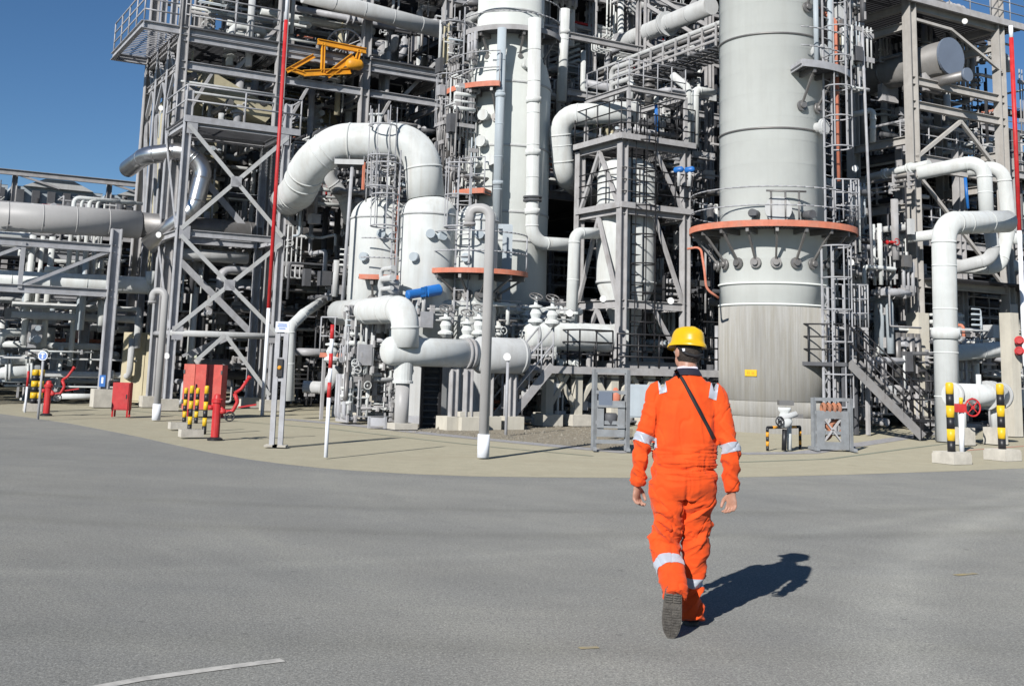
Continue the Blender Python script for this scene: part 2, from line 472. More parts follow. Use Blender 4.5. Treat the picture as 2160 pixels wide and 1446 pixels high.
# ------------------------------------------------------------------ the setting
mb = MB(); mb.add([V((-900, -60, -0.03)), V((900, -60, -0.03)), V((900, 1500, -0.03)), V((-900, 1500, -0.03))], [(0, 1, 2, 3)])
struct('ground', mb, M['gravel'])
mb = MB(); mb.add([V((-90, -40, 0)), V((90, -40, 0)), V((90, 90, 0)), V((-90, 120, 0))], [(0, 1, 2, 3)])
struct('road', mb, M['asphalt'])
edge_px = [(0, 872), (75, 882), (150, 893), (225, 907), (300, 922), (375, 939), (450, 955), (525, 968), (600, 978), (675, 986), (750, 992), (870, 999), (1000, 1004), (1150, 1006), (1300, 1007), (1500, 1007), (1650, 1004), (1800, 1000), (1980, 994), (2160, 987)]
edge = [G(*q) for q in edge_px]
edge = [edge[0] + V((-50, 86, 0))] + [edge[0] + V((-10, 17, 0))] + edge + [edge[-1] + V((20, 8, 0)), edge[-1] + V((70, 22, 0))]
def apron_sheet():
    mb = MB()
    n = len(edge)
    inner = []
    for i, p in enumerate(edge):                       # a 0.5 m edge beam cast along the road, then the slab behind it
        a = edge[max(i - 1, 0)]; b = edge[min(i + 1, n - 1)]
        t = (b - a).normalized(); q = V((-t.y, t.x, 0))
        inner.append(p + q * 0.45)
    zt = 0.006
    vs = [V((p.x, p.y, -0.01)) for p in edge] + [V((p.x, p.y, zt - 0.001)) for p in edge] + [V((p.x * 1.0, p.y, zt)) + (inner[i] - p) * 0.03 for i, p in enumerate(edge)] + [V((p.x, p.y, zt)) for p in inner]
    fs = []
    for k in range(3):
        for i in range(n - 1):
            fs.append((k * n + i, k * n + i + 1, (k + 1) * n + i + 1, (k + 1) * n + i))
    mb.add(vs, fs)
    kerb = mb.build('kerb', M['apron']); kerb['kind'] = 'structure'
    mb = MB()
    back = [V((260, 90, zt)), V((260, 260, zt)), V((-120, 260, zt))]
    poly = [V((p.x, p.y, zt - 0.001)) for p in inner] + back
    mb.add(poly, [tuple(range(len(poly)))])
    return struct('pavement', mb, M['apron'])
apron_sheet()
def strip(name, px, w, z, m, h=0.0):
    pts = [G(*q) for q in px]
    mb = MB()
    vs, fs = [], []
    for i, p in enumerate(pts):
        a = pts[max(i - 1, 0)]; b = pts[min(i + 1, len(pts) - 1)]
        t = (b - a).normalized(); q = V((-t.y, t.x, 0)) * w / 2
        vs += [V((p.x, p.y, z)) - q, V((p.x, p.y, z)) + q]
    fs = [(2 * i, 2 * i + 2, 2 * i + 3, 2 * i + 1) for i in range(len(pts) - 1)]
    mb.add(vs, fs)
    return struct(name, mb, m)
strip('drain_channel', [(600, 884), (760, 898), (900, 914), (1060, 930), (1250, 948), (1330, 955)], 0.55, 0.010, mat('drain_grating', (0.24, 0.235, 0.235), 0.8, var=0.2, scale=8))
strip('drain_channel', [(1560, 957), (1700, 955), (1830, 935), (1960, 915), (2160, 897)], 0.5, 0.010, bpy.data.materials['drain_grating'])
strip('expansion_joint', [(240, 862), (480, 887), (700, 905), (900, 928), (1060, 945), (1250, 962)], 0.10, 0.0095, M['greenish'])
strip('expansion_joint', [(1560, 975), (1750, 968), (1900, 948), (2160, 915)], 0.10, 0.0095, M['greenish'])
strip('painted_line', [(2040, 950), (2160, 941)], 0.08, 0.011, mat('faded_red_line', (0.45, 0.17, 0.12), 0.85, dirt=0.6, dirtcol=(0.4, 0.36, 0.3)))
strip('road_marking', [(150, 1460), (300, 1432), (450, 1411), (596, 1392)], 0.075, 0.004, M['roadline'])
strip('road_marking', [(1222, 1367), (1262, 1365)], 0.05, 0.004, M['roadyel'])
strip('road_marking', [(2015, 1213), (2058, 1209)], 0.06, 0.004, M['roadyel'])

def gravel_bed():
    px = [(835, 908), (950, 917), (1060, 926), (1240, 944), (1330, 950), (1335, 905), (1200, 893), (1060, 888), (900, 886)]
    mb = MB(); pts = [V((G(*q).x, G(*q).y, 0.0085)) for q in px]
    mb.add(pts, [tuple(range(len(pts)))])
    struct('gravel_bed', mb, mat('brown_gravel', (0.20, 0.175, 0.13), 0.95, var=0.35, scale=9, bump=0.8, bscale=30))
    rd = random.Random(5); mb = MB()
    for i in range(1500):
        u, v = rd.random(), rd.random()
        a = pts[0].lerp(pts[4], u); b = pts[8].lerp(pts[5], u); p = a.lerp(b, v ** 1.2)
        p += V((rd.gauss(0, 0.25), rd.gauss(0, 0.25), 0)); r = rd.uniform(0.008, 0.035) if rd.random() < 0.97 else rd.uniform(0.05, 0.09)
        vs = [p + V((rd.uniform(0.6, 1.2) * r * math.cos(k * 1.257), rd.uniform(0.6, 1.2) * r * math.sin(k * 1.257), 0)) for k in range(5)] + [p + V((rd.uniform(-.3, .3) * r, rd.uniform(-.3, .3) * r, r * rd.uniform(0.6, 1.1)))]
        mb.add(vs, [(k, (k + 1) % 5, 5) for k in range(5)])
    tag(mb.build('loose_stones', mat('stone_chips', (0.22, 0.20, 0.16), 0.9, var=0.4, scale=12)), 'loose brown stones scattered over the gravel strip', 'stones', kind='stuff')
gravel_bed()

# ------------------------------------------------------------------ builders shared by many things
def pipe(name, label, pts, r, m, bend=None, n=16, cat='pipe', group=None, bands=True, flanges=(), collars=(), supports=(), arc=7, fmat=None):
    pts = [V(p) for p in pts]
    low = min(pts, key=lambda p: p.z)
    root = thing(name, label, cat, low, group)
    bend = r * 1.9 if bend is None else bend
    MB().tube(pts, r, n=n, bend=bend, arc=arc).build('run', m, root)
    def at(f):
        tot = sum((pts[i + 1] - pts[i]).length for i in range(len(pts) - 1)); d = f * tot
        for i in range(len(pts) - 1):
            L = (pts[i + 1] - pts[i]).length
            if d <= L or i == len(pts) - 2:
                return pts[i].lerp(pts[i + 1], min(1, d / L)), (pts[i + 1] - pts[i]).normalized()
            d -= L
    if bands and len(pts) > 2:
        for i in range(1, len(pts) - 1):
            u, w = (pts[i - 1] - pts[i]), (pts[i + 1] - pts[i])
            ang = u.angle(w)
            if ang > PI - 0.1: continue
            t = min(bend / math.tan(ang / 2), u.length * 0.48, w.length * 0.48)
            for e in (u, w):
                MB().disc(pts[i] + e.normalized() * t, e, r * 1.035, 0.05, n=n).build('weld_band', m, root)
    if r > 0.12:                                        # lap joints of the cladding along straight lengths
        for i in range(len(pts) - 1):
            L = (pts[i + 1] - pts[i]).length; k = int(L / 0.95)
            for j in range(1, k):
                MB().disc(pts[i].lerp(pts[i + 1], j / k), pts[i + 1] - pts[i], r * 1.012 + 0.002, 0.035, n=n).build('lap_joint', m, root)
    for f in flanges:
        p, d = at(f)
        mb = MB(); mb.disc(p - d * 0.05, d, r * 1.42, 0.06, n=n); mb.disc(p + d * 0.05, d, r * 1.42, 0.06, n=n)
        mb.build('flange', fmat or m, root)
    for f in collars:
        p, d = at(f)
        MB().disc(p, d, r * 1.16, r * 0.9, n=n).build('collar', m, root)
    for f in supports:
        p, d = at(f)
        mb = MB(); mb.cbox(V((p.x, p.y, 0.03)), 0.5, 0.5, 0.35); mb.build('plinth', M['conc'], root)
        mb = MB(); mb.ibeam(V((p.x, p.y, 0.38)), V((p.x, p.y, p.z - r * 0.9)), 0.2, 0.2); mb.build('support_post', M['steel'], root)
    return root
def rail_mesh(mb, pts, h=1.05, gap=1.3, r=0.022, closed=False, mids=1, toe=0.0):
    pts = [V(p) for p in pts]
    seq = pts + [pts[0]] if closed else pts
    for i in range(len(seq) - 1):
        a, b = seq[i], seq[i + 1]
        L = (b - a).length
        for k in range(mids + 1):
            z = UP * (h * (1 - k / (mids + 1.0)))
            mb.tube([a + z, b + z], r, n=5)
        if L > 0.35:
            c = max(1, round(L / gap))
            for j in range(c):
                q = a.lerp(b, j / c)
                mb.tube([q, q + UP * h], r, n=5)
        if toe:
            mb.bar(a + UP * toe / 2, b + UP * toe / 2, 0.012, toe)
    if not closed:
        mb.tube([seq[-1], seq[-1] + UP * h], r, n=5)
    return mb
def grating(mb, A0, A1, B0, B1, z, pitch=0.11, wid=0.05, h=0.04, along='a'):
    if along == 'a':
        n = max(2, int((B1 - B0) / pitch))
        for i in range(n + 1):
            b = B0 + (B1 - B0) * i / n
            mb.abox(A0, A1, b - wid / 2, b + wid / 2, z - h, z)
    else:
        n = max(2, int((A1 - A0) / pitch))
        for i in range(n + 1):
            a = A0 + (A1 - A0) * i / n
            mb.abox(a - wid / 2, a + wid / 2, B0, B1, z - h, z)
    return mb
def ladder(root, p0, p1, out, w=0.45, cage=True, m=None, cage_from=2.2, stand=0.0):
    m = m or M['galv']
    p0, p1 = V(p0), V(p1)
    out = out.normalized(); side = UP.cross(out).normalized()
    mb = MB()
    for s in (-1, 1):
        mb.bar(p0 + side * s * w / 2, p1 + side * s * w / 2 + UP * 0.9, 0.05, 0.03)
    H = (p1 - p0).length
    for i in range(int(H / 0.3)):
        q = p0 + UP * (0.25 + 0.3 * i)
        mb.tube([q - side * w / 2, q + side * w / 2], 0.016, n=5)
    ld = mb.build('ladder', m, root)
    if cage:
        mb = MB()
        z = cage_from
        rr = 0.38
        angs = [PI * (-0.05 + 1.1 * k / 8) for k in range(9)]
        while z < H + 0.9:
            c = p0 + UP * z + out * 0.30
            pts = [c + side * math.cos(a) * rr + out * math.sin(a) * rr for a in angs]
            mb.tube([p0 + UP * z + side * w / 2] + pts + [p0 + UP * z - side * w / 2], 0.022, n=4)
            z += 0.85
        for a in angs[1:-1:2]:
            c = p0 + out * 0.30 + side * math.cos(a) * rr + out * math.sin(a) * rr
            mb.bar(c + UP * cage_from, c + UP * (H + 0.9), 0.04, 0.012)
        mb.build('cage', m, ld)
    return ld
def arc_pts(c, r, a0, a1, z, n=16):                 # azimuth 0 = towards the camera (-Y), positive to the right (+X)
    return [V((c.x + r * math.sin(R(a0 + (a1 - a0) * i / n)), c.y - r * math.cos(R(a0 + (a1 - a0) * i / n)), z)) for i in range(n + 1)]
def ring_platform(root, c, r0, r1, z, a0, a1, edge_m, rail=True, brackets=True, bz=1.1, rail_h=1.05, name='platform', toe=0.16, step=3.0, pad=True, bracket_step=24):
    n = max(4, int(abs(a1 - a0) / 6))
    full = abs(a1 - a0) >= 359
    mb = MB()
    k = int(abs(a1 - a0) / step)
    for i in range(k + 1):
        a = R(a0 + (a1 - a0) * i / k)
        e = V((math.sin(a), -math.cos(a), 0)); s = V((math.cos(a), math.sin(a), 0))
        mb.box(V((c.x, c.y, z - 0.03)) + e * (r0 + r1) / 2, e * (r1 - r0) / 2, s * 0.03, UP * 0.025)
    q = r0 + 0.05
    while q < r1:
        mb.tube(arc_pts(c, q, a0, a1, z - 0.03, n), 0.025, n=4, smooth=False); q += 0.16
    na = max(4, int(abs(a1 - a0) / 5)); vs = []
    for i in range(na + 1):
        a = R(a0 + (a1 - a0) * i / na); e = V((math.sin(a), -math.cos(a), 0))
        vs += [V((c.x, c.y, z - 0.012)) + e * r0, V((c.x, c.y, z - 0.012)) + e * r1, V((c.x, c.y, z - 0.002)) + e * r0, V((c.x, c.y, z - 0.002)) + e * r1]
    mb.add(vs, [q for i in range(na) for q in ((4 * i, 4 * i + 1, 4 * i + 5, 4 * i + 4), (4 * i + 2, 4 * i + 6, 4 * i + 7, 4 * i + 3))])
    deck = mb.build(name, M['dark'], root)
    mb = MB()
    pts = arc_pts(c, r1, a0, a1, z, n * 2)
    for i in range(len(pts) - 1):
        mb.bar(pts[i] - UP * 0.05 + UP * toe * 0.35, pts[i + 1] - UP * 0.05 + UP * toe * 0.35, 0.04, toe)
    if not full:
        for p in (pts[0], pts[-1]):
            e = (V((c.x, c.y, p.z)) - p).normalized()
            mb.bar(p, p + e * (r1 - r0), 0.04, toe)
    mb.build('toe_plate', edge_m, deck)
    if rail:
        mb = MB()
        pts = arc_pts(c, r1 - 0.03, a0, a1, z, n)
        rail_mesh(mb, pts, h=rail_h, gap=1.0, r=0.02)
        mb.build('handrail', M['galv'], deck)
    if brackets:
        a = a0 + bracket_step / 2
        while a < a1:
            e = V((math.sin(R(a)), -math.cos(R(a)), 0))
            mb = MB()
            o = V((c.x, c.y, 0))
            mb.bar(o + e * (r0 - 0.1) + UP * (z - 0.13), o + e * (r1 - 0.05) + UP * (z - 0.13), 0.08, 0.14)
            mb.bar(o + e * (r1 - 0.15) + UP * (z - 0.18), o + e * (r0 + 0.0) + UP * (z - bz), 0.055, 0.055)
            if pad:
                mb.disc(o + e * (r0 + 0.03) + UP * (z - bz), e, 0.15, 0.06, n=14)
                mb.disc(o + e * (r0 + 0.09) + UP * (z - bz), e, 0.08, 0.1, n=12)
            mb.build('bracket', M['dalu'], deck)
            a += bracket_step
    return deck
def member(root, name, p0, p1, w, h, m, shape='I', t=None, hint=None):
    mb = MB()
    if shape == 'I': mb.ibeam(p0, p1, w, h, t or max(0.018, w * 0.11), hint)
    elif shape == 'O': mb.tube([p0, p1], w / 2, n=10)
    else: mb.bar(p0, p1, w, h, hint)
    return mb.build(name, m, root)
def floodlight(p, face, label, post=None, size=0.17):
    base = V((p.x, p.y, post)) if post is not None else V(p)
    root = thing('flood_light', label, 'floodlight', base, 'floodlights on the plant')
    f = face.normalized()
    mb = MB()
    mb.lathe(V(p) + f * 0.0, [(size * 0.45, -size * 1.2), (size * 0.75, -size * 0.6), (size, 0.0), (size, size * 0.25)], n=14, axis=f, smooth=True)
    mb.build('lamp_head', M['lamp'], root)
    mb = MB(); mb.bar(V(p) - f * size - UP * 0.02, V(p) - f * size - UP * size * 1.6, 0.05, 0.05); mb.build('bracket', M['galv'], root)
    if post is not None:
        mb = MB(); q = V(p) - f * size - UP * size * 1.6
        mb.tube([V((q.x, q.y, post)), q], 0.035, n=8); mb.build('post', M['galv'], root)
    return root
def handwheel(mb, c, axis, r, t=0.02):
    mb.ring(c, axis, r, t, n=20, k=6)
    d, x, y = basis(axis)
    for k in range(4):
        a = PI / 4 + k * PI / 2
        mb.tube([c, c + (x * math.cos(a) + y * math.sin(a)) * r], t * 0.7, n=5)
    mb.disc(c, axis, t * 2, t * 2, n=8)
    return mb

# ------------------------------------------------------------------ foreground furniture
def bollard(base, label, h, r, n, block, tone_first='yellow', group='striped bollards'):
    root = thing('bollard', label, 'bollard', base, group)
    z0 = base.z
    if block:
        mb = MB(); b0 = V((base.x, base.y, z0))
        w = block
        ps = [(w, 0), (w, 0.16), (w * 0.93, 0.20)]
        mb.box(b0 + UP * 0.09, AX * w, BX * w, UP * 0.09); mb.box(b0 + UP * 0.195, AX * w * 0.95, BX * w * 0.95, UP * 0.02)
        mb.build('concrete_block', M['conc'], root)
        z0 += 0.2
    st = (h) / n
    for i in range(n):
        black = (i % 2 == 0)
        mb = MB(); a = V((base.x, base.y, z0 + st * i))
        if i == n - 1:
            mb.lathe(a, [(r, 0), (r, st * 0.85), (r * 0.8, st * 0.97), (r * 0.3, st)], n=14)
        else:
            mb.tube([a, a + UP * st], r, n=14)
        mb.build('stripe', M['black'] if black else M['yellow'], root)
    return root
bl = [((388, 893), 1.05, 'furthest left of the four bollards by the red hydrant'), ((399, 912), 1.22, 'tall front bollard, second from left beside the red hydrant'),
      ((413, 893), 1.05, 'rear bollard standing between the two front ones by the red hydrant'), ((430, 916), 1.24, 'front bollard nearest the red hydrant')]
for q, h, s in bl:
    bollard(flat(G(*q)), 'yellow and black striped ' + s, h * 0.80, 0.046, 6, 0.0)
mb = MB(); 
for q, s in (((68, 868), 'left'), ((80, 868), 'right')):
    bollard(flat(G(*q)), 'yellow and black bollard, %s one of the far pair at the left edge' % s, 0.92, 0.09, 6, 0.22)
bollard(flat(G(2008, 978)), 'yellow and black bollard on concrete block beside white post and red handwheel', 1.30, 0.075, 6, 0.25)
bollard(flat(G(2115, 971)), 'yellow and black bollard on concrete block at far right, past the handwheel', 1.30, 0.075, 6, 0.25)
for i, q in enumerate(((402, 925), (378, 908))):
    mb = MB(); c = flat(G(*q)); mb.box(c + UP * 0.10, AX * 0.22, BX * 0.12, UP * 0.07); mb.box(c + UP * 0.215 - UP * 0.06, AX * 0.20, BX * 0.10, UP * 0.015)
    tag(mb.build('concrete_block', M['conc'], loc=c), ['low concrete block in front of the four striped bollards', 'low concrete block at the left behind the striped bollards'][i], 'block')

def hydrant(base, label, s=1.0):
    root = thing('fire_monitor', label, 'fire hydrant', base)
    b = V(base)
    mb = MB(); mb.lathe(b, [(0.17 * s, 0), (0.17 * s, 0.03), (0.13 * s, 0.05), (0.10 * s, 0.06)], n=16, smooth=False); mb.build('base_flange', M['black'], root)
    mb = MB(); mb.lathe(b, [(0.095 * s, 0.05), (0.095 * s, 0.80 * s), (0.125 * s, 0.81 * s), (0.125 * s, 0.88 * s), (0.09 * s, 0.90 * s), (0.07 * s, 0.98 * s), (0.03 * s, 1.0 * s)], n=16, smooth=False); mb.build('barrel', M['red'], root)
    mb = MB()
    e = V((1, 0.15, 0)).normalized()
    for k, z in ((1, 0.62), (-1, 0.7)):
        mb.disc(b + UP * z * s + e * k * 0.13 * s, e, 0.055 * s, 0.12 * s, n=12)
    mb.build('outlet', M['red'], root)
    t = b + UP * 0.72 * s
    pts = [t + e * 0.05 * s, t + e * 0.16 * s - UP * 0.10 * s, t + e * 0.34 * s - UP * 0.10 * s, t + e * 0.44 * s + UP * 0.12 * s, t + e * 0.36 * s + UP * 0.30 * s, t + e * 0.50 * s + UP * 0.40 * s, t + e * 0.66 * s + UP * 0.66 * s]
    mb = MB(); mb.tube(pts[:5], 0.042 * s, n=12, bend=0.09 * s); mb.build('swivel_elbow', M['red'], root)
    mb = MB(); mb.tube(pts[4:], 0.036 * s, n=12, bend=0.06 * s); mb.disc(pts[-1], pts[-1] - pts[-2], 0.05 * s, 0.06 * s, n=14); mb.build('nozzle', M['red'], root)
    mb = MB(); handwheel(mb, t + e * 0.30 * s - UP * 0.20 * s - V((0, 0.05, 0)), V((0.2, -1, 0.2)), 0.10 * s, 0.014); mb.build('handwheel', M['black'], root)
    mb = MB(); mb.bar(t + e * 0.46 * s, t + e * 0.85 * s + UP * 0.06, 0.03, 0.03); mb.build('lever', M['red'], root)
    return root
hydrant(flat(G(453, 929)), 'red fire monitor on a post beside the four striped bollards', 0.88)
hydrant(flat(G(97, 877)), 'far red fire monitor beside the pair of bollards at the left edge', 0.88)

# big red hose screen behind the hydrant and the smaller red board
def red_panel():
    c = flat(G(418, 893))
    Y = c.y + 2.2
    p = [P(382, 862, Y), P(464, 866, Y), P(466, 768, Y), P(385, 768, Y)]
    root = thing('hose_box', 'large faded red steel hose cabinet behind the striped bollards', 'cabinet', V((p[0].x, Y, 0.03)))
    d = V((0, 0.5, 0))
    w = p[1].x - p[0].x; zt = (p[2].z + p[3].z) / 2; zb = p[0].z
    xs = [p[0].x, p[0].x + w * 0.30, p[0].x + w * 0.64, p[0].x + w]
    MB().box(V((p[0].x + w / 2, Y + 0.3, (zt + zb) / 2)), V((w / 2 - 0.005, 0, 0)), V((0, 0.27, 0)), UP * ((zt - zb) / 2 - 0.01)).build('casing', M['red'], root)
    for i in range(3):
        MB().box(V(((xs[i] + xs[i + 1]) / 2, Y + 0.012, (zt + zb) / 2)), V(((xs[i + 1] - xs[i]) / 2 - 0.008, 0, 0)), V((0, 0.018, 0)), UP * ((zt - zb) / 2)).build('panel', M['redw'] if i != 0 else M['redw2'], root)
    MB().box(V((xs[1] + 0.05, Y - 0.03, (zt + zb) / 2)), V((0.012, 0, 0)), V((0, 0.02, 0)), UP * 0.07).build('handle', M['black'], root)
    for z_ in (zb + 0.2, zt - 0.2):
        for x in (xs[0] + 0.02, xs[3] - 0.02):
            MB().box(V((x, Y - 0.012, z_)), V((0.02, 0, 0)), V((0, 0.012, 0)), UP * 0.05).build('hinge', M['dark'], root)
    for x in (xs[0] + 0.06, xs[3] - 0.06):
        for y in (Y + 0.08, Y + 0.5):
            MB().bar(V((x, y, 0.03)), V((x, y, zb)), 0.06, 0.06).build('leg', M['red'], root)
M['redw2'] = mat('sun_bleached_red', (0.60, 0.13, 0.09), 0.6, var=0.12, dirt=0.4, dirtcol=(0.6, 0.2, 0.15), scale=6)
red_panel()
def red_board():
    Y = 29.5
    a, b, c = P(234, 864, Y), P(270, 866, Y), P(272, 807, Y)
    root = thing('hose_box', 'small red upright box on four legs, left of the gooseneck pipe', 'cabinet', V((a.x, Y, 0.03)))
    w = b.x - a.x
    MB().box(V((a.x + w / 2, Y + 0.13, (a.z + c.z) / 2)), V((w / 2, 0, 0)), V((0, 0.12, 0)), UP * ((c.z - a.z) / 2)).build('casing', M['red'], root)
    MB().box(V((a.x + w / 2, Y, (a.z + c.z) / 2)), V((w / 2 - 0.02, 0, 0)), V((0, 0.012, 0)), UP * ((c.z - a.z) / 2 - 0.02)).build('door', M['red'], root)
    MB().box(V((a.x + w * 0.86, Y - 0.02, (a.z + c.z) / 2)), V((0.012, 0, 0)), V((0, 0.01, 0)), UP * 0.05).build('handle', M['black'], root)
    for x in (a.x + 0.03, b.x - 0.03):
        for y in (Y + 0.03, Y + 0.22):
            MB().bar(V((x, y, 0.03)), V((x, y, a.z)), 0.04, 0.04).build('leg', M['red'], root)
red_board()

# goosenecks (tall hooked vent pipes)
def gooseneck(px_base, px_top, hook_dx, r, label, sleeve_h, hook_drop):
    b = flat(G(*px_base)); Y = b.y
    t = P(px_top[0], px_top[1], Y)
    root = thing('gooseneck_pipe', label, 'pipe', b)
    h = t.z - r
    x0 = b.x
    dx = hook_dx
    MB().tube([V((x0, Y, 0.03)), V((x0, Y, sleeve_h))], r * 1.18, n=18).build('base_sleeve', M['signw'], root)
    MB().tube([V((x0, Y, sleeve_h)), V((x0, Y, h - abs(dx) * 0.0)), V((x0 + dx, Y + 0.05, h)), V((x0 + dx, Y + 0.05, h - hook_drop))], r, n=18, bend=abs(dx) * 0.499, arc=10).build('pole', M['polegrey'], root)
    c = V((x0 + dx, Y + 0.05, h - hook_drop))
    MB().disc(c, UP, r * 1.25, 0.05, n=16).build('end_flange', M['steel'], root)
    return root
M['polegrey'] = mat('pole_grey_paint', (0.40, 0.395, 0.385), 0.5, var=0.05, dirt=0.2, dirtcol=(0.3, 0.28, 0.26), streak=True)
gooseneck((1019, 968), (1022, 429), -0.37, 0.088, 'tall grey hooked vent pipe with white sleeve at road edge', 0.42, 0.28)
gooseneck((329, 888), (343, 606), -0.33, 0.088, 'hooked grey vent pipe with white foot, right of the small red box', 0.42, 0.28)

# red and white pole
def striped_pole(base, label, bands, r, name='marker_pole', lamp=False):
    root = thing(name, label, 'pole', base)
    for z0, z1, k in bands:
        MB().tube([V((base.x, base.y, z0)), V((base.x, base.y, z1))], r * (1.0 if k == 'w' else 1.04), n=10).build('band', M['signw'] if k == 'w' else M['red'], root)
    return root
b = flat(G(687, 968))
zz = lambda py: P(690, py, b.y).z
striped_pole(b, 'slim red and white banded pole standing alone on the apron', [(0.03, zz(838), 'w'), (zz(838), zz(806), 'r'), (zz(806), zz(776), 'w'), (zz(776), zz(745), 'r'), (zz(745), zz(714), 'w'), (zz(714), zz(684), 'r')], 0.032)
b = flat(G(52, 872)); zz = lambda py: P(55, py, b.y).z
striped_pole(b, 'thin red-topped white pole beside the far left bollards', [(0.03, zz(815), 'w'), (zz(815), zz(782), 'r')], 0.03)
b = V((P(560, 760, 32.4).x, 32.4, 0.03)); zz = lambda py: P(585, py, 32.4).z
striped_pole(b, 'very tall red and white mast in front of the braced left tower', [(0.03, zz(650), 'w'), (zz(650), zz(42), 'r'), (zz(42), zz(-60), 'w')], 0.052)
b = V((P(2150, 480, 33.5).x, 33.5, 0.03)); zz = lambda py: P(2140, py, 33.5).z
striped_pole(b, 'tall red mast at the right edge of the plant', [(0.03, zz(486), 'w'), (zz(486), zz(80), 'r'), (zz(80), zz(55), 'w')], 0.062)

# two-post sign stand
def sign_stand():
    b = flat(G(584, 945)); Y = b.y
    root = thing('sign_stand', 'galvanised two-post stand with small pale sign on top', 'sign stand', b)
    x0, x1 = P(573, 940, Y).x, P(591, 940, Y).x
    zt = P(585, 703, Y).z
    for x in (x0, x1):
        MB().ibeam(V((x, Y, 0.05)), V((x, Y, zt)), 0.09, 0.07, 0.014, hint=V((0, 1, 0))).build('post', M['galv'], root)
        MB().box(V((x, Y, 0.045)), V((0.12, 0, 0)), V((0, 0.12, 0)), UP * 0.018).build('foot_plate', M['conc'], root)
    for py in (705, 757, 800):
        z = P(585, py, Y).z
        MB().bar(V((x0, Y, z)), V((x1, Y, z)), 0.05, 0.06).build('crosspiece', M['galv'], root)
    z0, z1 = P(585, 700, Y).z, P(585, 678, Y).z
    s = MB().box(V((x0 - 0.0 + 0.08, Y - 0.05, (z0 + z1) / 2)), V((0.125, 0, 0)), V((0, 0.012, 0)), UP * ((z1 - z0) / 2)).build('sign_board', M['signw'], root)
    mb = MB()
    for k, ww in ((0.045, 0.08), (0.01, 0.09), (-0.03, 0.06)):
        mb.box(V((x0 + 0.08, Y - 0.064, (z0 + z1) / 2 + k)), V((ww, 0, 0)), V((0, 0.002, 0)), UP * 0.009)
    mb.build('lettering', M['blue'], s)
    z = P(588, 775, Y).z
    MB().box(V(((x0 + x1) / 2, Y - 0.03, z)), V((0.05, 0, 0)), V((0, 0.05, 0)), UP * 0.16).build('call_box', M['black'], root)
    MB().lathe(V(((x0 + x1) / 2, Y - 0.085, z)), [(0.03, -0.03), (0.04, 0), (0.02, 0.03)], n=10, axis=V((0, -1, 0))).build('push_button', M['gold'], root)
sign_stand()
# round blue sign far left
def round_sign():
    Y = 27.5
    c = P(92, 750, Y); b = V((c.x, Y, 0.03))
    root = thing('round_sign', 'round blue and white sign on a thin post at far left', 'sign', b)
    MB().tube([b, V((c.x, Y, c.z + 0.1))], 0.03, n=8).build('post', M['galv'], root)
    d = V((0, -1, 0))
    f = MB().disc(c + d * 0.04, d, 0.115, 0.02, n=28).build('sign_disc', M['signw'], root)
    MB().disc(c + d * 0.055, d, 0.09, 0.006, n=28).build('blue_field', M['signblue'], f)
    MB().box(c + d * 0.06, V((0.018, 0, 0)), d * 0.003, UP * 0.07).box(c + d * 0.06 + UP * 0.045, V((0.05, 0, 0)), d * 0.0025, UP * 0.014).build('symbol', M['signw'], f)
M['signblue'] = mat('sign_blue', (0.16, 0.28, 0.62), 0.4, var=0.04)
round_sign()

# instrument with yellow-black guard rail
def guard_rail():
    a, b = flat(G(1619, 951)), flat(G(1688, 948))
    root = thing('guard_rail', 'low yellow and black hoop guard in front of the concrete base', 'guard rail', a)
    z = P(1650, 902, a.y).z
    def striped(p, q, n, r=0.03):
        for i in range(n):
            MB().tube([p.lerp(q, i / n), p.lerp(q, (i + 1) / n)], r, n=8).build('stripe', M['black'] if i % 2 == 0 else M['gold'], root)
    striped(a, V((a.x, a.y, z)), 5); striped(b, V((b.x, b.y, z)), 5); striped(V((a.x, a.y, z)), V((b.x, b.y, z)), 7)
    c = flat(G(1655, 953)); Y = c.y + 0.05
    root = thing('control_valve', 'white instrument valve with dark caps behind the striped hoop guard', 'valve', c)
    MB().tube([V((c.x, Y, 0.03)), P(1655, 905, Y)], 0.05, n=10).build('stand_pipe', M['black'], root)
    MB().tube([V((c.x + 0.16, Y + 0.2, 0.03)), V((c.x + 0.16, Y + 0.2, 0.7))], 0.05, n=10).build('drain_pipe', M['white'], root)
    p = P(1655, 890, Y)
    MB().lathe(p, [(0.06, -0.12), (0.13, -0.06), (0.16, 0.02), (0.12, 0.10), (0.09, 0.2), (0.13, 0.24), (0.13, 0.30)], n=16).build('body', M['white'], root)
    MB().box(P(1657, 849, Y), V((0.15, 0, 0)), V((0, 0.1, 0)), UP * 0.05).build('position_cap', M['dalu'], root)
    MB().tube([P(1640, 885, Y - 0.1), P(1680, 872, Y - 0.05)], 0.06, n=10).build('actuator', M['white2'], root)
    MB().box(P(1680, 877, Y), V((0.12, 0, 0)), V((0, 0.08, 0)), UP * 0.04).build('junction_box', M['dalu'], root)
    mb = MB(); handwheel(mb, P(1645, 888, Y - 0.2), V((0.3, -1, 0)), 0.09, 0.014); mb.build('handwheel', M['black'], root)
guard_rail()

M['bluegrey2'] = mat('slate_blue_paint', (0.13, 0.16, 0.21), 0.6, var=0.06)
M['hose'] = mat('faded_hose', (0.42, 0.17, 0.09), 0.8, var=0.2, dirt=0.6, dirtcol=(0.2, 0.15, 0.12))
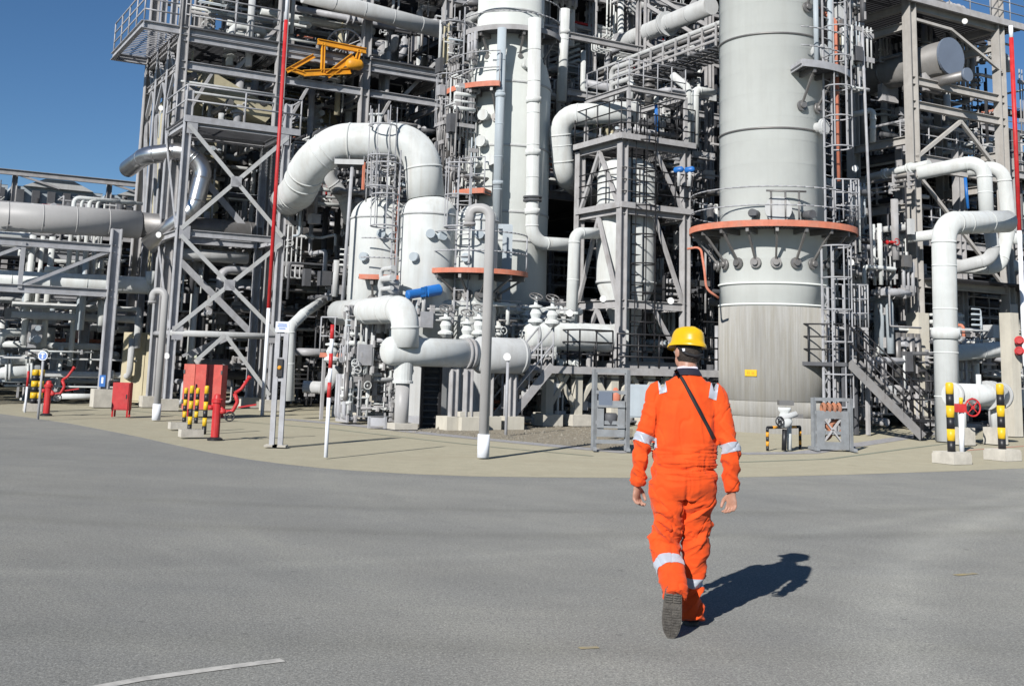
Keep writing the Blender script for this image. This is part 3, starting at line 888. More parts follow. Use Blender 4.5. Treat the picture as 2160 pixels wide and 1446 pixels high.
# galvanised hose racks
def hose_rack(px0, px1, py_t, py_b, label, panel, shelves=False):
    b = flat(G(px0, py_b)); Y = b.y
    x0, x1 = P(px0, py_b, Y).x, P(px1, py_b, Y).x
    z1 = P(px0, py_t, Y).z
    root = thing('hose_rack', label, 'hose rack', b)
    w = (x1 - x0)
    for x in (x0, x1):
        MB().bar(V((x, Y, 0.03)), V((x, Y, z1)), 0.08, 0.08).build('post', M['galvd'], root)
        MB().bar(V((x, Y - 0.35, 0.06)), V((x, Y + 0.35, 0.06)), 0.07, 0.06).build('foot', M['galvd'], root)
    for z in ([z1 - 0.03] + [z1 * f for f in (0.72, 0.35, 0.12)]):
        MB().bar(V((x0, Y, z)), V((x1, Y, z)), 0.06, 0.07).build('crossbar', M['galvd'], root)
    mb = MB(); zc = z1 * 0.40; hh = z1 * panel
    cx = (x0 + x1) / 2
    hw = w / 2 - 0.05
    for s in (-1, 1):                                   # plate with a cut-out, so four strips
        mb.box(V((cx + s * hw * 0.75, Y - 0.05, zc)), V((hw * 0.25, 0, 0)), V((0, 0.012, 0)), UP * hh)
        mb.box(V((cx, Y - 0.05, zc + s * hh * 0.8)), V((hw * 0.5, 0, 0)), V((0, 0.012, 0)), UP * hh * 0.2)
    mb.build('plate', M['galvd'], root)
    if shelves:
        for z in (z1 * 0.55, z1 * 0.30):
            MB().box(V((cx, Y + 0.1, z)), V((hw, 0, 0)), V((0, 0.2, 0)), UP * 0.02).build('shelf', M['galvd'], root)
        MB().box(V((cx - hw * 0.4, Y + 0.05, z1 * 0.55 + 0.15)), V((0.13, 0, 0)), V((0, 0.12, 0)), UP * 0.13).build('tool_box', M['bluegrey2'], root)
        MB().lathe(V((cx + hw * 0.35, Y + 0.05, z1 * 0.55 + 0.02)), [(0.1, 0), (0.1, 0.22), (0.06, 0.28), (0.03, 0.34)], n=14).build('canister', M['orange'], root)
        MB().lathe(V((cx, Y + 0.1, z1 * 0.30 + 0.02)), [(0.13, 0), (0.15, 0.2), (0.12, 0.24)], n=14).build('bucket', M['dark'], root)
        return root
    mb = MB()
    for s in (-1, 1):
        mb.bar(V((cx - hw * 0.5, Y - 0.02, zc - s * hh * 0.55)), V((cx + hw * 0.5, Y - 0.02, zc + s * hh * 0.55)), 0.03, 0.09, V((0, 1, 0)))
    mb.build('cross_brace', M['steel'], root)
    for s in (-1, 1):
        mb = MB(); mb.ring(V((cx + s * hw * 0.42, Y + 0.10, zc + 0.05 * s)), V((0.2, 1, 0)), 0.14, 0.045, n=18, k=8); mb.ring(V((cx + s * hw * 0.42, Y + 0.16, zc + 0.05 * s)), V((0.2, 1, 0)), 0.13, 0.045, n=18, k=8)
        mb.build('hose_coil', M['hose'], root)
    mb = MB()
    for k in range(4):
        mb.ring(V((cx - hw * 0.5 + k * hw * 0.32, Y + 0.05, z1 * 0.80)), V((1, 0.1, 0)), 0.10, 0.035, n=14, k=6)
    mb.build('hose_bundle', M['hose'], root)
    return root
hose_rack(1717, 1795, 838, 951, 'grey steel hose rack with cut-out plate beside the large concrete base', 0.36)
hose_rack(1252, 1322, 778, 951, 'tall grey steel rack with shelves just left of the worker', 0.22, shelves=True)

# pale cabinet behind worker's left arm
def cabinet():
    Y = 26.5
    a, c = P(1322, 880, Y), P(1390, 812, Y)
    root = thing('equipment_cabinet', 'pale blue-grey cabinet on legs behind the worker\'s left shoulder', 'cabinet', V((a.x, Y, 0.03)))
    w = c.x - a.x
    MB().box(V((a.x + w / 2, Y + 0.25, (a.z + c.z) / 2)), V((w / 2, 0, 0)), V((0, 0.25, 0)), UP * ((c.z - a.z) / 2)).build('casing', M['bluegrey'], root)
    MB().box(V((a.x + w / 2, Y - 0.01, (a.z + c.z) / 2)), V((w / 2 - 0.03, 0, 0)), V((0, 0.012, 0)), UP * ((c.z - a.z) / 2 - 0.03)).build('door', M['bluegrey'], root)
    for x in (a.x + 0.05, c.x - 0.05):
        MB().bar(V((x, Y + 0.25, 0.03)), V((x, Y + 0.25, a.z)), 0.07, 0.07).build('leg', M['dark'], root)
cabinet()

# white post and valve with red wheel, right
def right_valve():
    b = flat(G(2029, 953)); Y = b.y
    root = thing('marker_post', 'white post with red box behind the right striped bollard', 'post', b)
    MB().tube([b, P(2028, 868, Y)], 0.055, n=12).build('post', M['signw'], root)
    MB().box(P(2026, 860, Y), V((0.10, 0, 0)), V((0, 0.09, 0)), UP * 0.09).build('red_box', M['red'], root)
    MB().tube([P(2027, 852, Y), P(2027, 838, Y)], 0.04, n=8).build('yellow_cap', M['yellow'], root)
    Y = 27.6
    c0, c1 = P(2006, 832, Y), P(2112, 830, Y + 1.0)
    root = thing('gate_valve', 'grey-white flanged pipe valve with red handwheel at lower right', 'valve', V((c0.x, Y, 0.03)))
    d = (c1 - c0); d.z = 0
    MB().tube([c0, c0 + d], 0.27, n=20).build('body', M['white'], root)
    for f, k in ((0.05, 1.0), (0.72, 1.22), (0.80, 1.22), (1.0, 1.1)):
        MB().disc(c0 + d * f, d, 0.29 * k, 0.07, n=20).build('flange', M['white2'], root)
    p = c0 + d * 0.3
    MB().tube([p, p + V((0, -0.6, -0.25))], 0.07, n=10).build('stem', M['dalu'], root)
    mb = MB(); handwheel(mb, P(2052, 859, Y - 0.5), V((0.25, -1, 0.0)), 0.20, 0.02); mb.build('handwheel', M['red'], root)
    for f in (0.2, 0.85):
        q = c0 + d * f
        MB().cbox(V((q.x, q.y, 0.03)), 0.4, 0.4, 0.4).build('plinth', M['conc'], root)
        MB().tube([V((q.x, q.y, 0.43)), V((q.x, q.y, c0.z))], 0.1, n=10).build('saddle', M['white'], root)
    MB().tube([c0 + d * 0.55, c0 + d * 0.55 + UP * 0.5], 0.06, n=10).build('vent', M['white'], root)
right_valve()
# small galvanised barriers on the apron
for i, (x0, x1, yt, yb) in enumerate(((778, 812, 878, 905), (850, 890, 874, 900))):
    b = flat(G(x0, yb)); Y = b.y
    root = thing('low_barrier', ['low grey sheet barrier left of the thick pipe leg', 'low grey sheet barrier right of the thick pipe leg'][i], 'barrier', b)
    xa, xb = b.x, P(x1, yb, Y).x; z = P(x0, yt, Y).z
    for x in (xa, xb):
        MB().bar(V((x, Y, 0.03)), V((x, Y, z)), 0.06, 0.06).build('post', M['galv'], root)
    MB().box(V(((xa + xb) / 2, Y, z * 0.6)), V(((xb - xa) / 2, 0, 0)), V((0, 0.015, 0)), UP * z * 0.33).build('sheet', M['galv'], root)
# ================================================================== the plant
M['conc2'] = mat('cream_fireproofing', (0.48, 0.455, 0.385), 0.85, var=0.08, dirt=0.5, dirtcol=(0.30, 0.275, 0.23), streak=True)
rnd = random.Random(7)
def zA(px, py, B): return PA(px, py, B).z
def zY(px, py, Y): return P(px, py, Y).z

# ------------------------------------------------------------------ big right-hand column
VC = V((7.46, 32.2, 0.0))
def right_column():
    Rv = 1.50
    zf = lambda py: P(1634, py, VC.y - Rv).z
    root = thing('process_column', 'huge pale cylindrical column on a bare concrete base, right of centre', 'column', VC)
    zc = zf(645)
    j1, j2 = zf(880), zf(847)
    b = Rv + 0.02
    base = MB().lathe(VC, [(b, 0.0), (b, j1 - 0.015), (b - 0.025, j1 - 0.01), (b - 0.025, j1 + 0.01), (b, j1 + 0.015), (b, j2 - 0.015), (b - 0.025, j2 - 0.01), (b - 0.025, j2 + 0.01), (b, j2 + 0.015), (b, zc), (b - 0.05, zc + 0.005)], n=72, caps=False).build('concrete_base', M['board'], root)
    mb = MB(); pf = [(Rv - 0.01, zc - 0.02)]; zz_ = zc + 0.62
    while zz_ < 16:                                    # courses of cladding, each lapping over the one below
        pf += [(Rv - 0.014, zz_), (Rv - 0.004, zz_ + 0.004)]; zz_ += 0.66
    mb.lathe(VC, pf + [(Rv - 0.01, 16.5), (Rv * 0.9, 17.2), (Rv * 0.4, 17.6)], n=72)
    mb.build('shell', M['shell'], root)
    for py in (640, 595, 268, 68, -130):
        z = zf(py)
        MB().lathe(VC, [(Rv, z - 0.035), (Rv + 0.03, z - 0.03), (Rv + 0.03, z + 0.01), (Rv, z + 0.02)], n=72, caps=False).build('weld_band', M['dalu'] if py in (268, 68, -130) else M['shell'], root)  # upper bands are dark: the shade under each lip is in their colour
    # lower platform with orange toe plate
    zp = P(1634, 470, VC.y - 2.33).z
    ring_platform(root, VC, Rv + 0.03, 2.33, zp, -180, 179.5, M['orange'], bz=zp - zf(553), rail_h=1.0, bracket_step=20, toe=0.17)
    # manway and fittings above it
    e = V((math.sin(R(-8)), -math.cos(R(-8)), 0))
    m1 = MB(); m1.disc(VC + e * (Rv + 0.12) + UP * (zp + 0.45), e, 0.28, 0.25, n=20); m1.disc(VC + e * (Rv + 0.27) + UP * (zp + 0.45), e, 0.36, 0.06, n=20); m1.build('manway', M['white2'], root)
    mb = MB()
    for a in (-14, -2, 10):
        f = V((math.sin(R(a)), -math.cos(R(a)), 0))
        mb.tube([VC + f * (Rv + 0.3) + UP * zp, VC + f * (Rv + 0.3) + UP * (zp + 0.95)], 0.03, n=6)
    f0 = V((math.sin(R(-18)), -math.cos(R(-18)), 0)); f1 = V((math.sin(R(16)), -math.cos(R(16)), 0))
    mb.tube([VC + f0 * (Rv + 0.35) + UP * (zp + 0.95), VC + f1 * (Rv + 0.35) + UP * (zp + 0.95)], 0.03, n=6)
    mb.build('davit', M['dalu'], root)
    for a in (-30, 22):
        f = V((math.sin(R(a)), -math.cos(R(a)), 0))
        MB().disc(VC + f * (Rv + 0.15) + UP * (zp + 0.35), f, 0.12, 0.4, n=12).build('nozzle', M['dark'], root)
    # upper half platform on the right
    zu = P(1690, 146, VC.y - 1.6).z
    dk = ring_platform(root, VC, Rv + 0.03, 2.25, zu, 8, 78, M['galv'], bz=1.0, name='upper_platform', bracket_step=22, toe=0.2)
    zq = zf(-40)
    ring_platform(root, VC, Rv + 0.03, 2.2, zq + 0.4, 15, 110, M['galv'], name='top_platform', bracket_step=24)
    f = V((math.sin(R(42)), -math.cos(R(42)), 0))
    MB().disc(VC + f * (Rv + 0.12) + UP * (zu + 0.6), f, 0.22, 0.34, n=18).build('manway', M['white2'], root)
    MB().lathe(VC + f * (Rv - 0.05) + UP * (zu - 1.55), [(0.15, 0.0), (0.15, 0.22), (0.24, 0.23), (0.24, 0.29), (0.2, 0.30), (0.2, 0.34)], n=18, axis=f, smooth=False).build('nozzle', M['white2'], root)
    for a in (30, 52):
        f2 = V((math.sin(R(a)), -math.cos(R(a)), 0)); c = VC + f2 * (Rv + 0.3)
        MB().tube([c + UP * zu, c + UP * (zu + 2.7)], 0.07, n=10).build('riser_pipe', M['bluegrey'], root)
    # ladders
    a = 46
    f = V((math.sin(R(a)), -math.cos(R(a)), 0))
    ladder(root, VC + f * (Rv + 0.28) + UP * (zp + 0.05), VC + f * (Rv + 0.28) + UP * 15, f, cage=True)
    a = 38
    f = V((math.sin(R(a)), -math.cos(R(a)), 0))
    ladder(root, VC + f * (Rv + 0.35) + UP * 0.05, VC + f * (Rv + 0.35) + UP * (zp - 1.4), f, cage=True, cage_from=0.7, w=0.5)
    a = 32
    f = V((math.sin(R(a)), -math.cos(R(a)), 0)); c = VC + f * (Rv + 0.42)
    mb = MB()
    for s in (-0.1, 0.1):
        q = c + V((math.cos(R(a)), math.sin(R(a)), 0)) * s
        mb.bar(q + UP * 0.05, q + UP * (zp - 1.6), 0.06, 0.04)
    z = 0.3
    while z < zp - 1.8:
        k = V((math.cos(R(a)), math.sin(R(a)), 0)) * 0.1
        mb.bar(c - k + UP * z, c + k + UP * (z + 0.25), 0.02, 0.03); mb.bar(c + k + UP * (z + 0.25), c - k + UP * (z + 0.5), 0.02, 0.03); z += 0.5
    mb.build('cable_ladder', M['galv'], root)
    a = 57
    f = V((math.sin(R(a)), -math.cos(R(a)), 0)); c = VC + f * (Rv + 0.42)
    z0, z1 = P(1742, 382, c.y).z, P(1742, 45, c.y).z
    MB().tube([c + UP * z0, c + UP * z1, c + UP * (z1 + 0.25) + V((-0.55, 0, 0.15)), c + UP * (z1 + 1.3) + V((-0.6, 0, 0))], 0.055, n=8, bend=0.2).build('orange_conduit', M['orange'], root)
    # small yellow sign
    a = -36
    f = V((math.sin(R(a)), -math.cos(R(a)), 0)); s = V((math.cos(R(a)), math.sin(R(a)), 0)); c = VC + f * (b + 0.02) + UP * P(1546, 785, 31).z
    sg = MB().box(c, s * 0.17, f * 0.008, UP * 0.085).build('yellow_sign', M['yellow'], root)
    mb = MB()
    for k in (-0.09, -0.045, 0.04, 0.085):
        mb.box(c + f * 0.010 + s * k, s * 0.013, f * 0.002, UP * 0.035)
    mb.build('lettering', M['gold'], sg)
    return root
right_column()

# ------------------------------------------------------------------ central column and its pipes
MC = V((P(1066, 450, 36).x, 36.0, 0.0))
def central_column():
    Rv = 1.36
    root = thing('process_column', 'tall pale column left of centre with long white riser pipe beside it', 'column', MC)
    zf = lambda py: P(1066, py, MC.y - Rv).z
    zt = zf(105)
    MB().lathe(MC, [(Rv, 0.03), (Rv, zt - 0.8), (Rv * 0.80, zt + 0.3), (Rv * 0.80, 17), (Rv * 0.7, 17.5)], n=56).build('shell', M['shell'], root)
    for py in (305, 170, 445, 505):
        z = zf(py)
        MB().lathe(MC, [(Rv, z - 0.04), (Rv + 0.03, z - 0.03), (Rv + 0.03, z + 0.03), (Rv, z + 0.04)], n=56, caps=False).build('weld_band', M['white2'], root)
    for i, py in enumerate((12,)):
        z = zf(py)
        MB().lathe(MC, [(Rv * 0.80, z - 0.04), (Rv * 0.80 + 0.03, z - 0.03), (Rv * 0.80 + 0.03, z + 0.03), (Rv * 0.80, z + 0.04)], n=56, caps=False).build('weld_band', M['white2'], root)
    ring_platform(root, MC, Rv * 0.80 + 0.02, 1.65, zf(62), -75, 80, M['steel'], bz=0.8, name='platform', bracket_step=26)
    ring_platform(root, MC, Rv + 0.02, 2.1, zf(188), -75, -8, M['orange'], bz=0.9, name='platform', bracket_step=24)
    ring_platform(root, MC, Rv + 0.02, 1.95, zf(408), -75, -20, M['orange'], bz=0.8, name='platform', bracket_step=24)
    for a, z0, z1 in ((-78, zf(408), zf(196)), (-66, zf(186), zf(66)), (-74, zf(570), zf(410))):
        f = V((math.sin(R(a)), -math.cos(R(a)), 0))
        ladder(root, MC + f * (Rv + 0.35) + UP * z0, MC + f * (Rv + 0.35) + UP * z1, f, cage=True, m=M['galv'])
    for a, py in ((-12, 135), (22, 135), (-30, 300), (-28, 245), (-18, 340), (-38, 345), (-8, 345)):
        f = V((math.sin(R(a)), -math.cos(R(a)), 0)); c = MC + UP * zf(py)
        mb = MB(); mb.disc(c + f * (Rv + 0.1), f, 0.12, 0.4, n=14); mb.disc(c + f * (Rv + 0.3), f, 0.18, 0.06, n=14); mb.build('nozzle', M['white'], root)
    return root
central_column()
Y = 34.4
pipe('riser_pipe', 'long white vertical pipe running down beside the central column', [P(1128, 40, Y), P(1122, 512, Y), P(1215, 517, Y + 0.9)], 0.205, M['white'], bend=0.5, collars=(0.30, 0.49, 0.70), flanges=(0.655,), fmat=M['dark'])
pipe('downpipe', 'slim blue-grey pipe down the front of the central column', [P(1059, 60, 34.2), P(1048, 470, 34.2)], 0.14, M['bluegrey'], collars=(0.35, 0.8))
def duct():
    Y = 33.6
    root = thing('vertical_duct', 'square blue-grey duct below the central column, beside the hooked pipe', 'duct', V((P(1066, 700, Y).x, Y, 0.03)))
    x0, x1 = P(1060, 560, Y).x, P(1078, 560, Y).x
    for k, (ya, yb) in enumerate(((476, 590), (590, 640))):
        za, zb = P(1068, ya, Y).z, P(1068, yb, Y).z
        g = 0.0 if k else 0.02
        MB().box(V(((x0 + x1) / 2, Y, (za + zb) / 2)), V(((x1 - x0) / 2 + g, 0, 0)), V((0, 0.14 + g, 0)), UP * ((za - zb) / 2)).build('duct_section', M['bluegrey'], root)
    za, zb = P(1068, 640, Y).z, P(1068, 700, Y).z
    for s in (-0.17, 0.17):
        MB().box(V(((x0 + x1) / 2 + s, Y, (za + zb) / 2)), V((0.145, 0, 0)), V((0, 0.22, 0)), UP * ((za - zb) / 2)).build('silencer_box', M['white'], root)
    MB().bar(V((x0, Y, za)), V((x0, Y, 0.03)), 0.12, 0.12).build('post', M['steel'], root)
    z = P(1068, 478, Y).z
    MB().bar(V((x0 - 0.5, Y, z)), V((x1, Y, z)), 0.12, 0.14).build('top_arm', M['bluegrey'], root)
duct()

# ------------------------------------------------------------------ domed drums, arched pipe
def drum(px, Y, Rv, py_top, label, skirt, platform=None, ladder_a=None):
    c = V((P(px, 550, Y).x, Y, 0.0))
    root = thing('domed_drum', label, 'vessel', V((c.x, c.y, 0.03)))
    zt = P(px, py_top, Y).z
    h = Rv * 0.78
    prof = [(Rv, 1.5)] + [(Rv, zt - h)] + [(Rv * math.cos(R(a)), zt - h + h * math.sin(R(a))) for a in range(10, 90, 10)] + [(0.05, zt)]
    MB().lathe(c, prof, n=48).build('shell', M['white'], root)
    z = zt - h
    MB().lathe(c, [(Rv, z - 0.03), (Rv + 0.03, z - 0.025), (Rv + 0.03, z + 0.02), (Rv, z + 0.03)], n=48, caps=False).build('weld_band', M['white2'], root)
    MB().lathe(c, [(Rv * 1.02, 0.03), (Rv * 1.02, 1.5), (Rv * 0.9, 1.52)], n=24, smooth=False).build('skirt', skirt, root)
    if platform:
        r1, py, a0, a1 = platform
        ring_platform(root, c, Rv + 0.02, r1, P(px, py, Y - r1 * 0.8).z, a0, a1, M['orange'], bz=0.6, bracket_step=30, toe=0.13, step=4)
    if ladder_a is not None:
        f = V((math.sin(R(ladder_a)), -math.cos(R(ladder_a)), 0))
        ladder(root, c + f * (Rv + 0.2) + UP * 3.0, c + f * (Rv + 0.2) + UP * (zt + 0.2), f, cage=True, w=0.4)
    for a, py in ((-20, 548), (30, 503), (8, 500)):
        f = V((math.sin(R(a)), -math.cos(R(a)), 0)); q = c + UP * P(px, py, Y).z
        MB().disc(q + f * (Rv + 0.05), f, 0.12, 0.22, n=14).build('manway', M['bluegrey'], root)
    return c, zt, root
D1 = drum(799, 31.9, 0.84, 415, 'left of the two domed white drums under the arched pipe', M['conc'], (1.3, 585, -16, 38), 62)
D2 = drum(901, 31.0, 0.77, 410, 'right of the two domed white drums, joined to the arched pipe', M['white2'], None, -64)
D3 = drum(1003, 31.2, 0.60, 432, 'third domed white drum, half hidden by the hooked pipe', M['white2'], (1.45, 571, -90, 80), -25)
# lettering plate on the right drum
Yp = 32.0
pipe('arched_pipe', 'fat white pipe arching over from the right domed drum to the braced tower', [V((D2[0].x - 0.1, 31.0, D2[1] - 0.12)), P(887, 298, 31.0), P(712, 299, 31.2), P(654, 345, 31.4), P(630, 402, 32.2), P(604, 425, 36.5)], 0.52, M['white'], bend=1.1, n=28, arc=10, collars=(), flanges=())
pipe('branch_pipe', 'dark inner pipe nested under the arch of the fat white pipe', [P(712, 330, 32.9), P(690, 370, 33.1), P(728, 420, 33.4), P(740, 470, 33.6)], 0.20, M['white2'], bend=0.5)
for i, (px, py, s) in enumerate(((785, 262, 'left'), (800, 262, 'right'))):
    c = P(px, py, 31.8)
    root = thing('vent_nozzle', 'short white vent stub on top of the arched pipe, %s of two' % s, 'vent', c)
    MB().tube([c - UP * 0.2, c + UP * 0.28], 0.07, n=10).build('stub', M['white'], root)
    MB().disc(c + UP * 0.28, UP, 0.11, 0.05, n=12).build('cap', M['white'], root)
# little access platform hung in the arch
def arch_platform():
    Y = 30.9
    z = P(750, 342, Y).z
    x0, x1 = P(706, 342, Y).x, P(768, 342, Y).x
    root = thing('access_platform', 'small railed access platform with orange trim under the arched pipe', 'platform', V((x0, Y, z)))
    mb = MB()
    for k in range(9):
        mb.box(V(((x0 + x1) / 2, Y + 0.1 * k, z - 0.02)), V(((x1 - x0) / 2, 0, 0)), V((0, 0.03, 0)), UP * 0.02)
    mb.build('grating', M['dark'], root)
    MB().bar(V((x0, Y - 0.03, z)), V((x1, Y - 0.03, z)), 0.03, 0.14).build('toe_plate', M['white2'], root)
    mb = MB(); rail_mesh(mb, [V((x0, Y + 0.8, z)), V((x0, Y, z)), V((x1, Y, z))], h=0.95, gap=0.45); mb.build('handrail', M['galv'], root)
    mb = MB(); mb.bar(V((x1, Y, z)), V((x1, Y, P(766, 400, Y).z)), 0.06, 0.06); mb.build('hanger', M['orange'], root)
    # cluster of valves and caged ladder to the right
    x2 = P(835, 342, Y).x
    mb = MB()
    for k in range(3):
        zz_ = z - 0.2 - 0.45 * k
        rail_mesh(mb, [V((x1 + 0.1, Y, zz_)), V((x2, Y, zz_)), V((x2, Y + 0.7, zz_))], h=0.8, gap=0.4)
    mb.build('handrail', M['galv'], root)
    ladder(root, V((P(800, 415, Y).x, Y - 0.1, P(800, 415, Y).z)), V((P(800, 300, Y).x, Y - 0.1, P(800, 300, Y).z)), V((0.2, -1, 0)), cage=True, cage_from=0.2)
    for k in range(6):
        q = P(rnd.uniform(775, 840), rnd.uniform(345, 410), Y + 0.3)
        mb = MB(); mb.disc(q, V((rnd.uniform(-1, 1), -1, rnd.uniform(-.4, .4))), rnd.uniform(0.07, 0.14), 0.25, n=10); handwheel(mb, q + V((0, -0.22, 0)), V((0.2, -1, 0)), 0.12, 0.014)
        mb.build('valve', M[rnd.choice(['white2', 'galv', 'dalu'])], root)
arch_platform()
pipe('orange_conduit', 'thin orange conduit dropping between the two domed drums', [P(843, 395, 30.9), P(835, 470, 30.9), P(834, 560, 30.9)], 0.03, M['orange'], bands=False, n=8)
pipe('thin_riser', 'thin grey vertical line left of the domed drums', [P(743, 350, 31), P(722, 640, 31)], 0.05, M['galv'], bands=False, n=8)

# ------------------------------------------------------------------ S-shaped thick pipe in front
YS = 27.6
c0 = P(855, 652, YS); A0 = AB(c0)[0]
pB = PB(714, 664, A0)
lowL = P(822, 740, YS); lowB = AB(lowL)[1]
lowR = PA(1000, 739, lowB)
low = [V((c0.x + 0.02, c0.y, lowL.z + 0.0))]
pipe('thick_pipe', 'thick white pipe coming forward then elbowing down, in front of the drums', [V((pB.x, pB.y, c0.z + 0.02)), c0, V((c0.x + 0.03, c0.y + 0.02, lowL.z + 0.1))], 0.335, M['white'], bend=0.50, n=24, arc=9)
def thick_header():
    z = lowL.z
    a, b = V((lowL.x, lowL.y, z)), V((lowR.x, lowR.y, z))
    d = (b - a).normalized()
    root = thing('header_pipe', 'thick white horizontal pipe resting on a grey leg and a steel post', 'pipe', V((c0.x, c0.y, 0.03)))
    r = 0.345
    MB().lathe(a, [(0.06, -r * 0.62), (r * 0.45, -r * 0.56), (r * 0.75, -r * 0.40), (r * 0.94, -r * 0.18), (r, 0.0), (r, (b - a).length)], n=28, axis=d).build('run', M['white'], root)
    for f in (0.90, 0.95):
        MB().disc(a.lerp(b, f), d, r * 1.12, 0.07, n=24).build('clamp', M['steel'], root)
    q = a + d * 0.38
    zt = P(850, 808, q.y).z
    MB().lathe(V((q.x, q.y, zt)), [(0.25, 0.0), (0.25, 0.06), (0.225, 0.07), (0.225, z - zt - 0.1)], n=20, smooth=False).build('trunnion', M['white'], root)
    MB().tube([V((q.x, q.y, 0.03)), V((q.x, q.y, zt))], 0.17, n=18).build('leg', M['polegrey'], root)
    MB().cbox(V((q.x, q.y, 0.03)), 0.6, 0.6, 0.14).build('plinth', M['conc'], root)
    q = a.lerp(b, 0.92)
    MB().ibeam(V((q.x, q.y, 0.45)), V((q.x, q.y, z - 0.25)), 0.22, 0.22).build('support_post', M['steel'], root)
    MB().cbox(V((q.x, q.y, 0.03)), 0.62, 0.62, 0.42).build('plinth', M['conc'], root)
    return b, d, z
hb, hd, hz = thick_header()
def hdrum(p0, p1, r, label, m, name='horizontal_drum', saddles=(0.25, 0.8)):
    d = (p1 - p0).normalized(); L = (p1 - p0).length
    root = thing(name, label, 'vessel', V((p0.x, p0.y, 0.03)))
    MB().lathe(p0, [(0.05, -r * 0.5), (r * 0.5, -r * 0.42), (r * 0.86, -r * 0.2), (r, 0), (r, L), (r * 0.86, L + r * 0.2), (r * 0.5, L + r * 0.42), (0.05, L + r * 0.5)], n=32, axis=d).build('shell', m, root)
    for f in (0.04, 0.96):
        MB().disc(p0 + d * L * f, d, r * 1.025, 0.06, n=32).build('weld_band', M['white2'], root)
    for f in saddles:
        q = p0 + d * L * f
        MB().cbox(V((q.x, q.y, 0.012)), 0.5, 0.5, 0.32).build('plinth', M['conc2'], root)
        MB().ibeam(V((q.x, q.y, 0.33)), V((q.x, q.y, p0.z - r * 0.8)), 0.18, 0.18).build('saddle_post', M['steel'], root)
    return root
a = hb + hd * 0.15; b = PA(1098, 745, AB(hb)[1])
hdrum(V((a.x, a.y, hz - 0.02)), V((b.x, b.y, hz - 0.02)), 0.45, 'short white horizontal drum behind the tall hooked pipe', M['white2'])
a = P(1116, 712, 32.0); bq = AB(a)[1]; b = PA(1300, 708, bq)
zdr = a.z + 0.08
hdrum(V((a.x, a.y, zdr)), V((b.x, b.y, zdr)), 0.40, 'white horizontal drum lying on the raised steel deck', M['white'], saddles=(0.2, 0.7))
pipe('white_pipe', 'straight white pipe behind the blue actuator', [PA(880, 657, AB(P(880, 657, 31.5))[1]), PA(1010, 664, AB(P(880, 657, 31.5))[1])], 0.20, M['white'], flanges=(0.4, 0.75), bands=False)
pipe('white_pipe', 'slender white pipe running right from the square duct to the mid tower', [PA(980, 653, 27.9), PA(1225, 657, 27.9)], 0.11, M['white'], flanges=(0.25, 0.5, 0.8), bands=False)
# blue actuator
def actuator():
    p0, p1 = P(858, 622, 29.6), P(930, 610, 30.2)
    d = (p1 - p0).normalized()
    root = thing('valve_actuator', 'bright blue valve actuator above the thick white pipe', 'actuator', p0)
    L = (p1 - p0).length
    MB().lathe(p0, [(0.08, 0), (0.12, 0.03), (0.12, L * 0.45), (0.10, L * 0.46), (0.10, L * 0.55), (0.15, L * 0.56), (0.15, L * 0.95), (0.09, L)], n=18, axis=d, smooth=False).build('cylinder', M['blue'], root)
    MB().box(p0 + d * L * 0.5, d * 0.09, V((0, 0.13, 0)), UP * 0.13).build('gearbox', M['blue'], root)
    MB().tube([p0 + d * L * 0.5, p0 + d * L * 0.5 - UP * 0.6], 0.06, n=10).build('stem', M['white2'], root)
actuator()
def valve_set(px, py, Y, label, s=1.0, m='white'):
    p = P(px, py, Y)
    root = thing('pipe_valve', label, 'valve', p)
    MB().lathe(p, [(0.08 * s, -0.3 * s), (0.22 * s, -0.2 * s), (0.22 * s, -0.14 * s), (0.12 * s, -0.08 * s), (0.17 * s, 0.05 * s), (0.10 * s, 0.2 * s), (0.20 * s, 0.23 * s), (0.20 * s, 0.28 * s), (0.06 * s, 0.31 * s), (0.04 * s, 0.55 * s)], n=16, smooth=False).build('body', M[m], root)
    mb = MB(); handwheel(mb, p + UP * 0.55 * s, V((0.2, -0.6, 1)), 0.19 * s, 0.018); mb.build('handwheel', M['dalu'], root)
for i, (px, py, s) in enumerate(((940, 690, 'white valve with dark wheel right of the thick pipe elbow'), (985, 700, 'white valve just left of the hooked pipe stem'), (1010, 690, 'white valve half hidden behind the hooked pipe stem'), (1130, 665, 'white valve on top left of the raised drum'), (1165, 668, 'white valve above the middle of the raised drum'), (700, 745, 'grey valve left of the orange-edged low platform'))):
    valve_set(px, py, 29.9, s, 0.9)

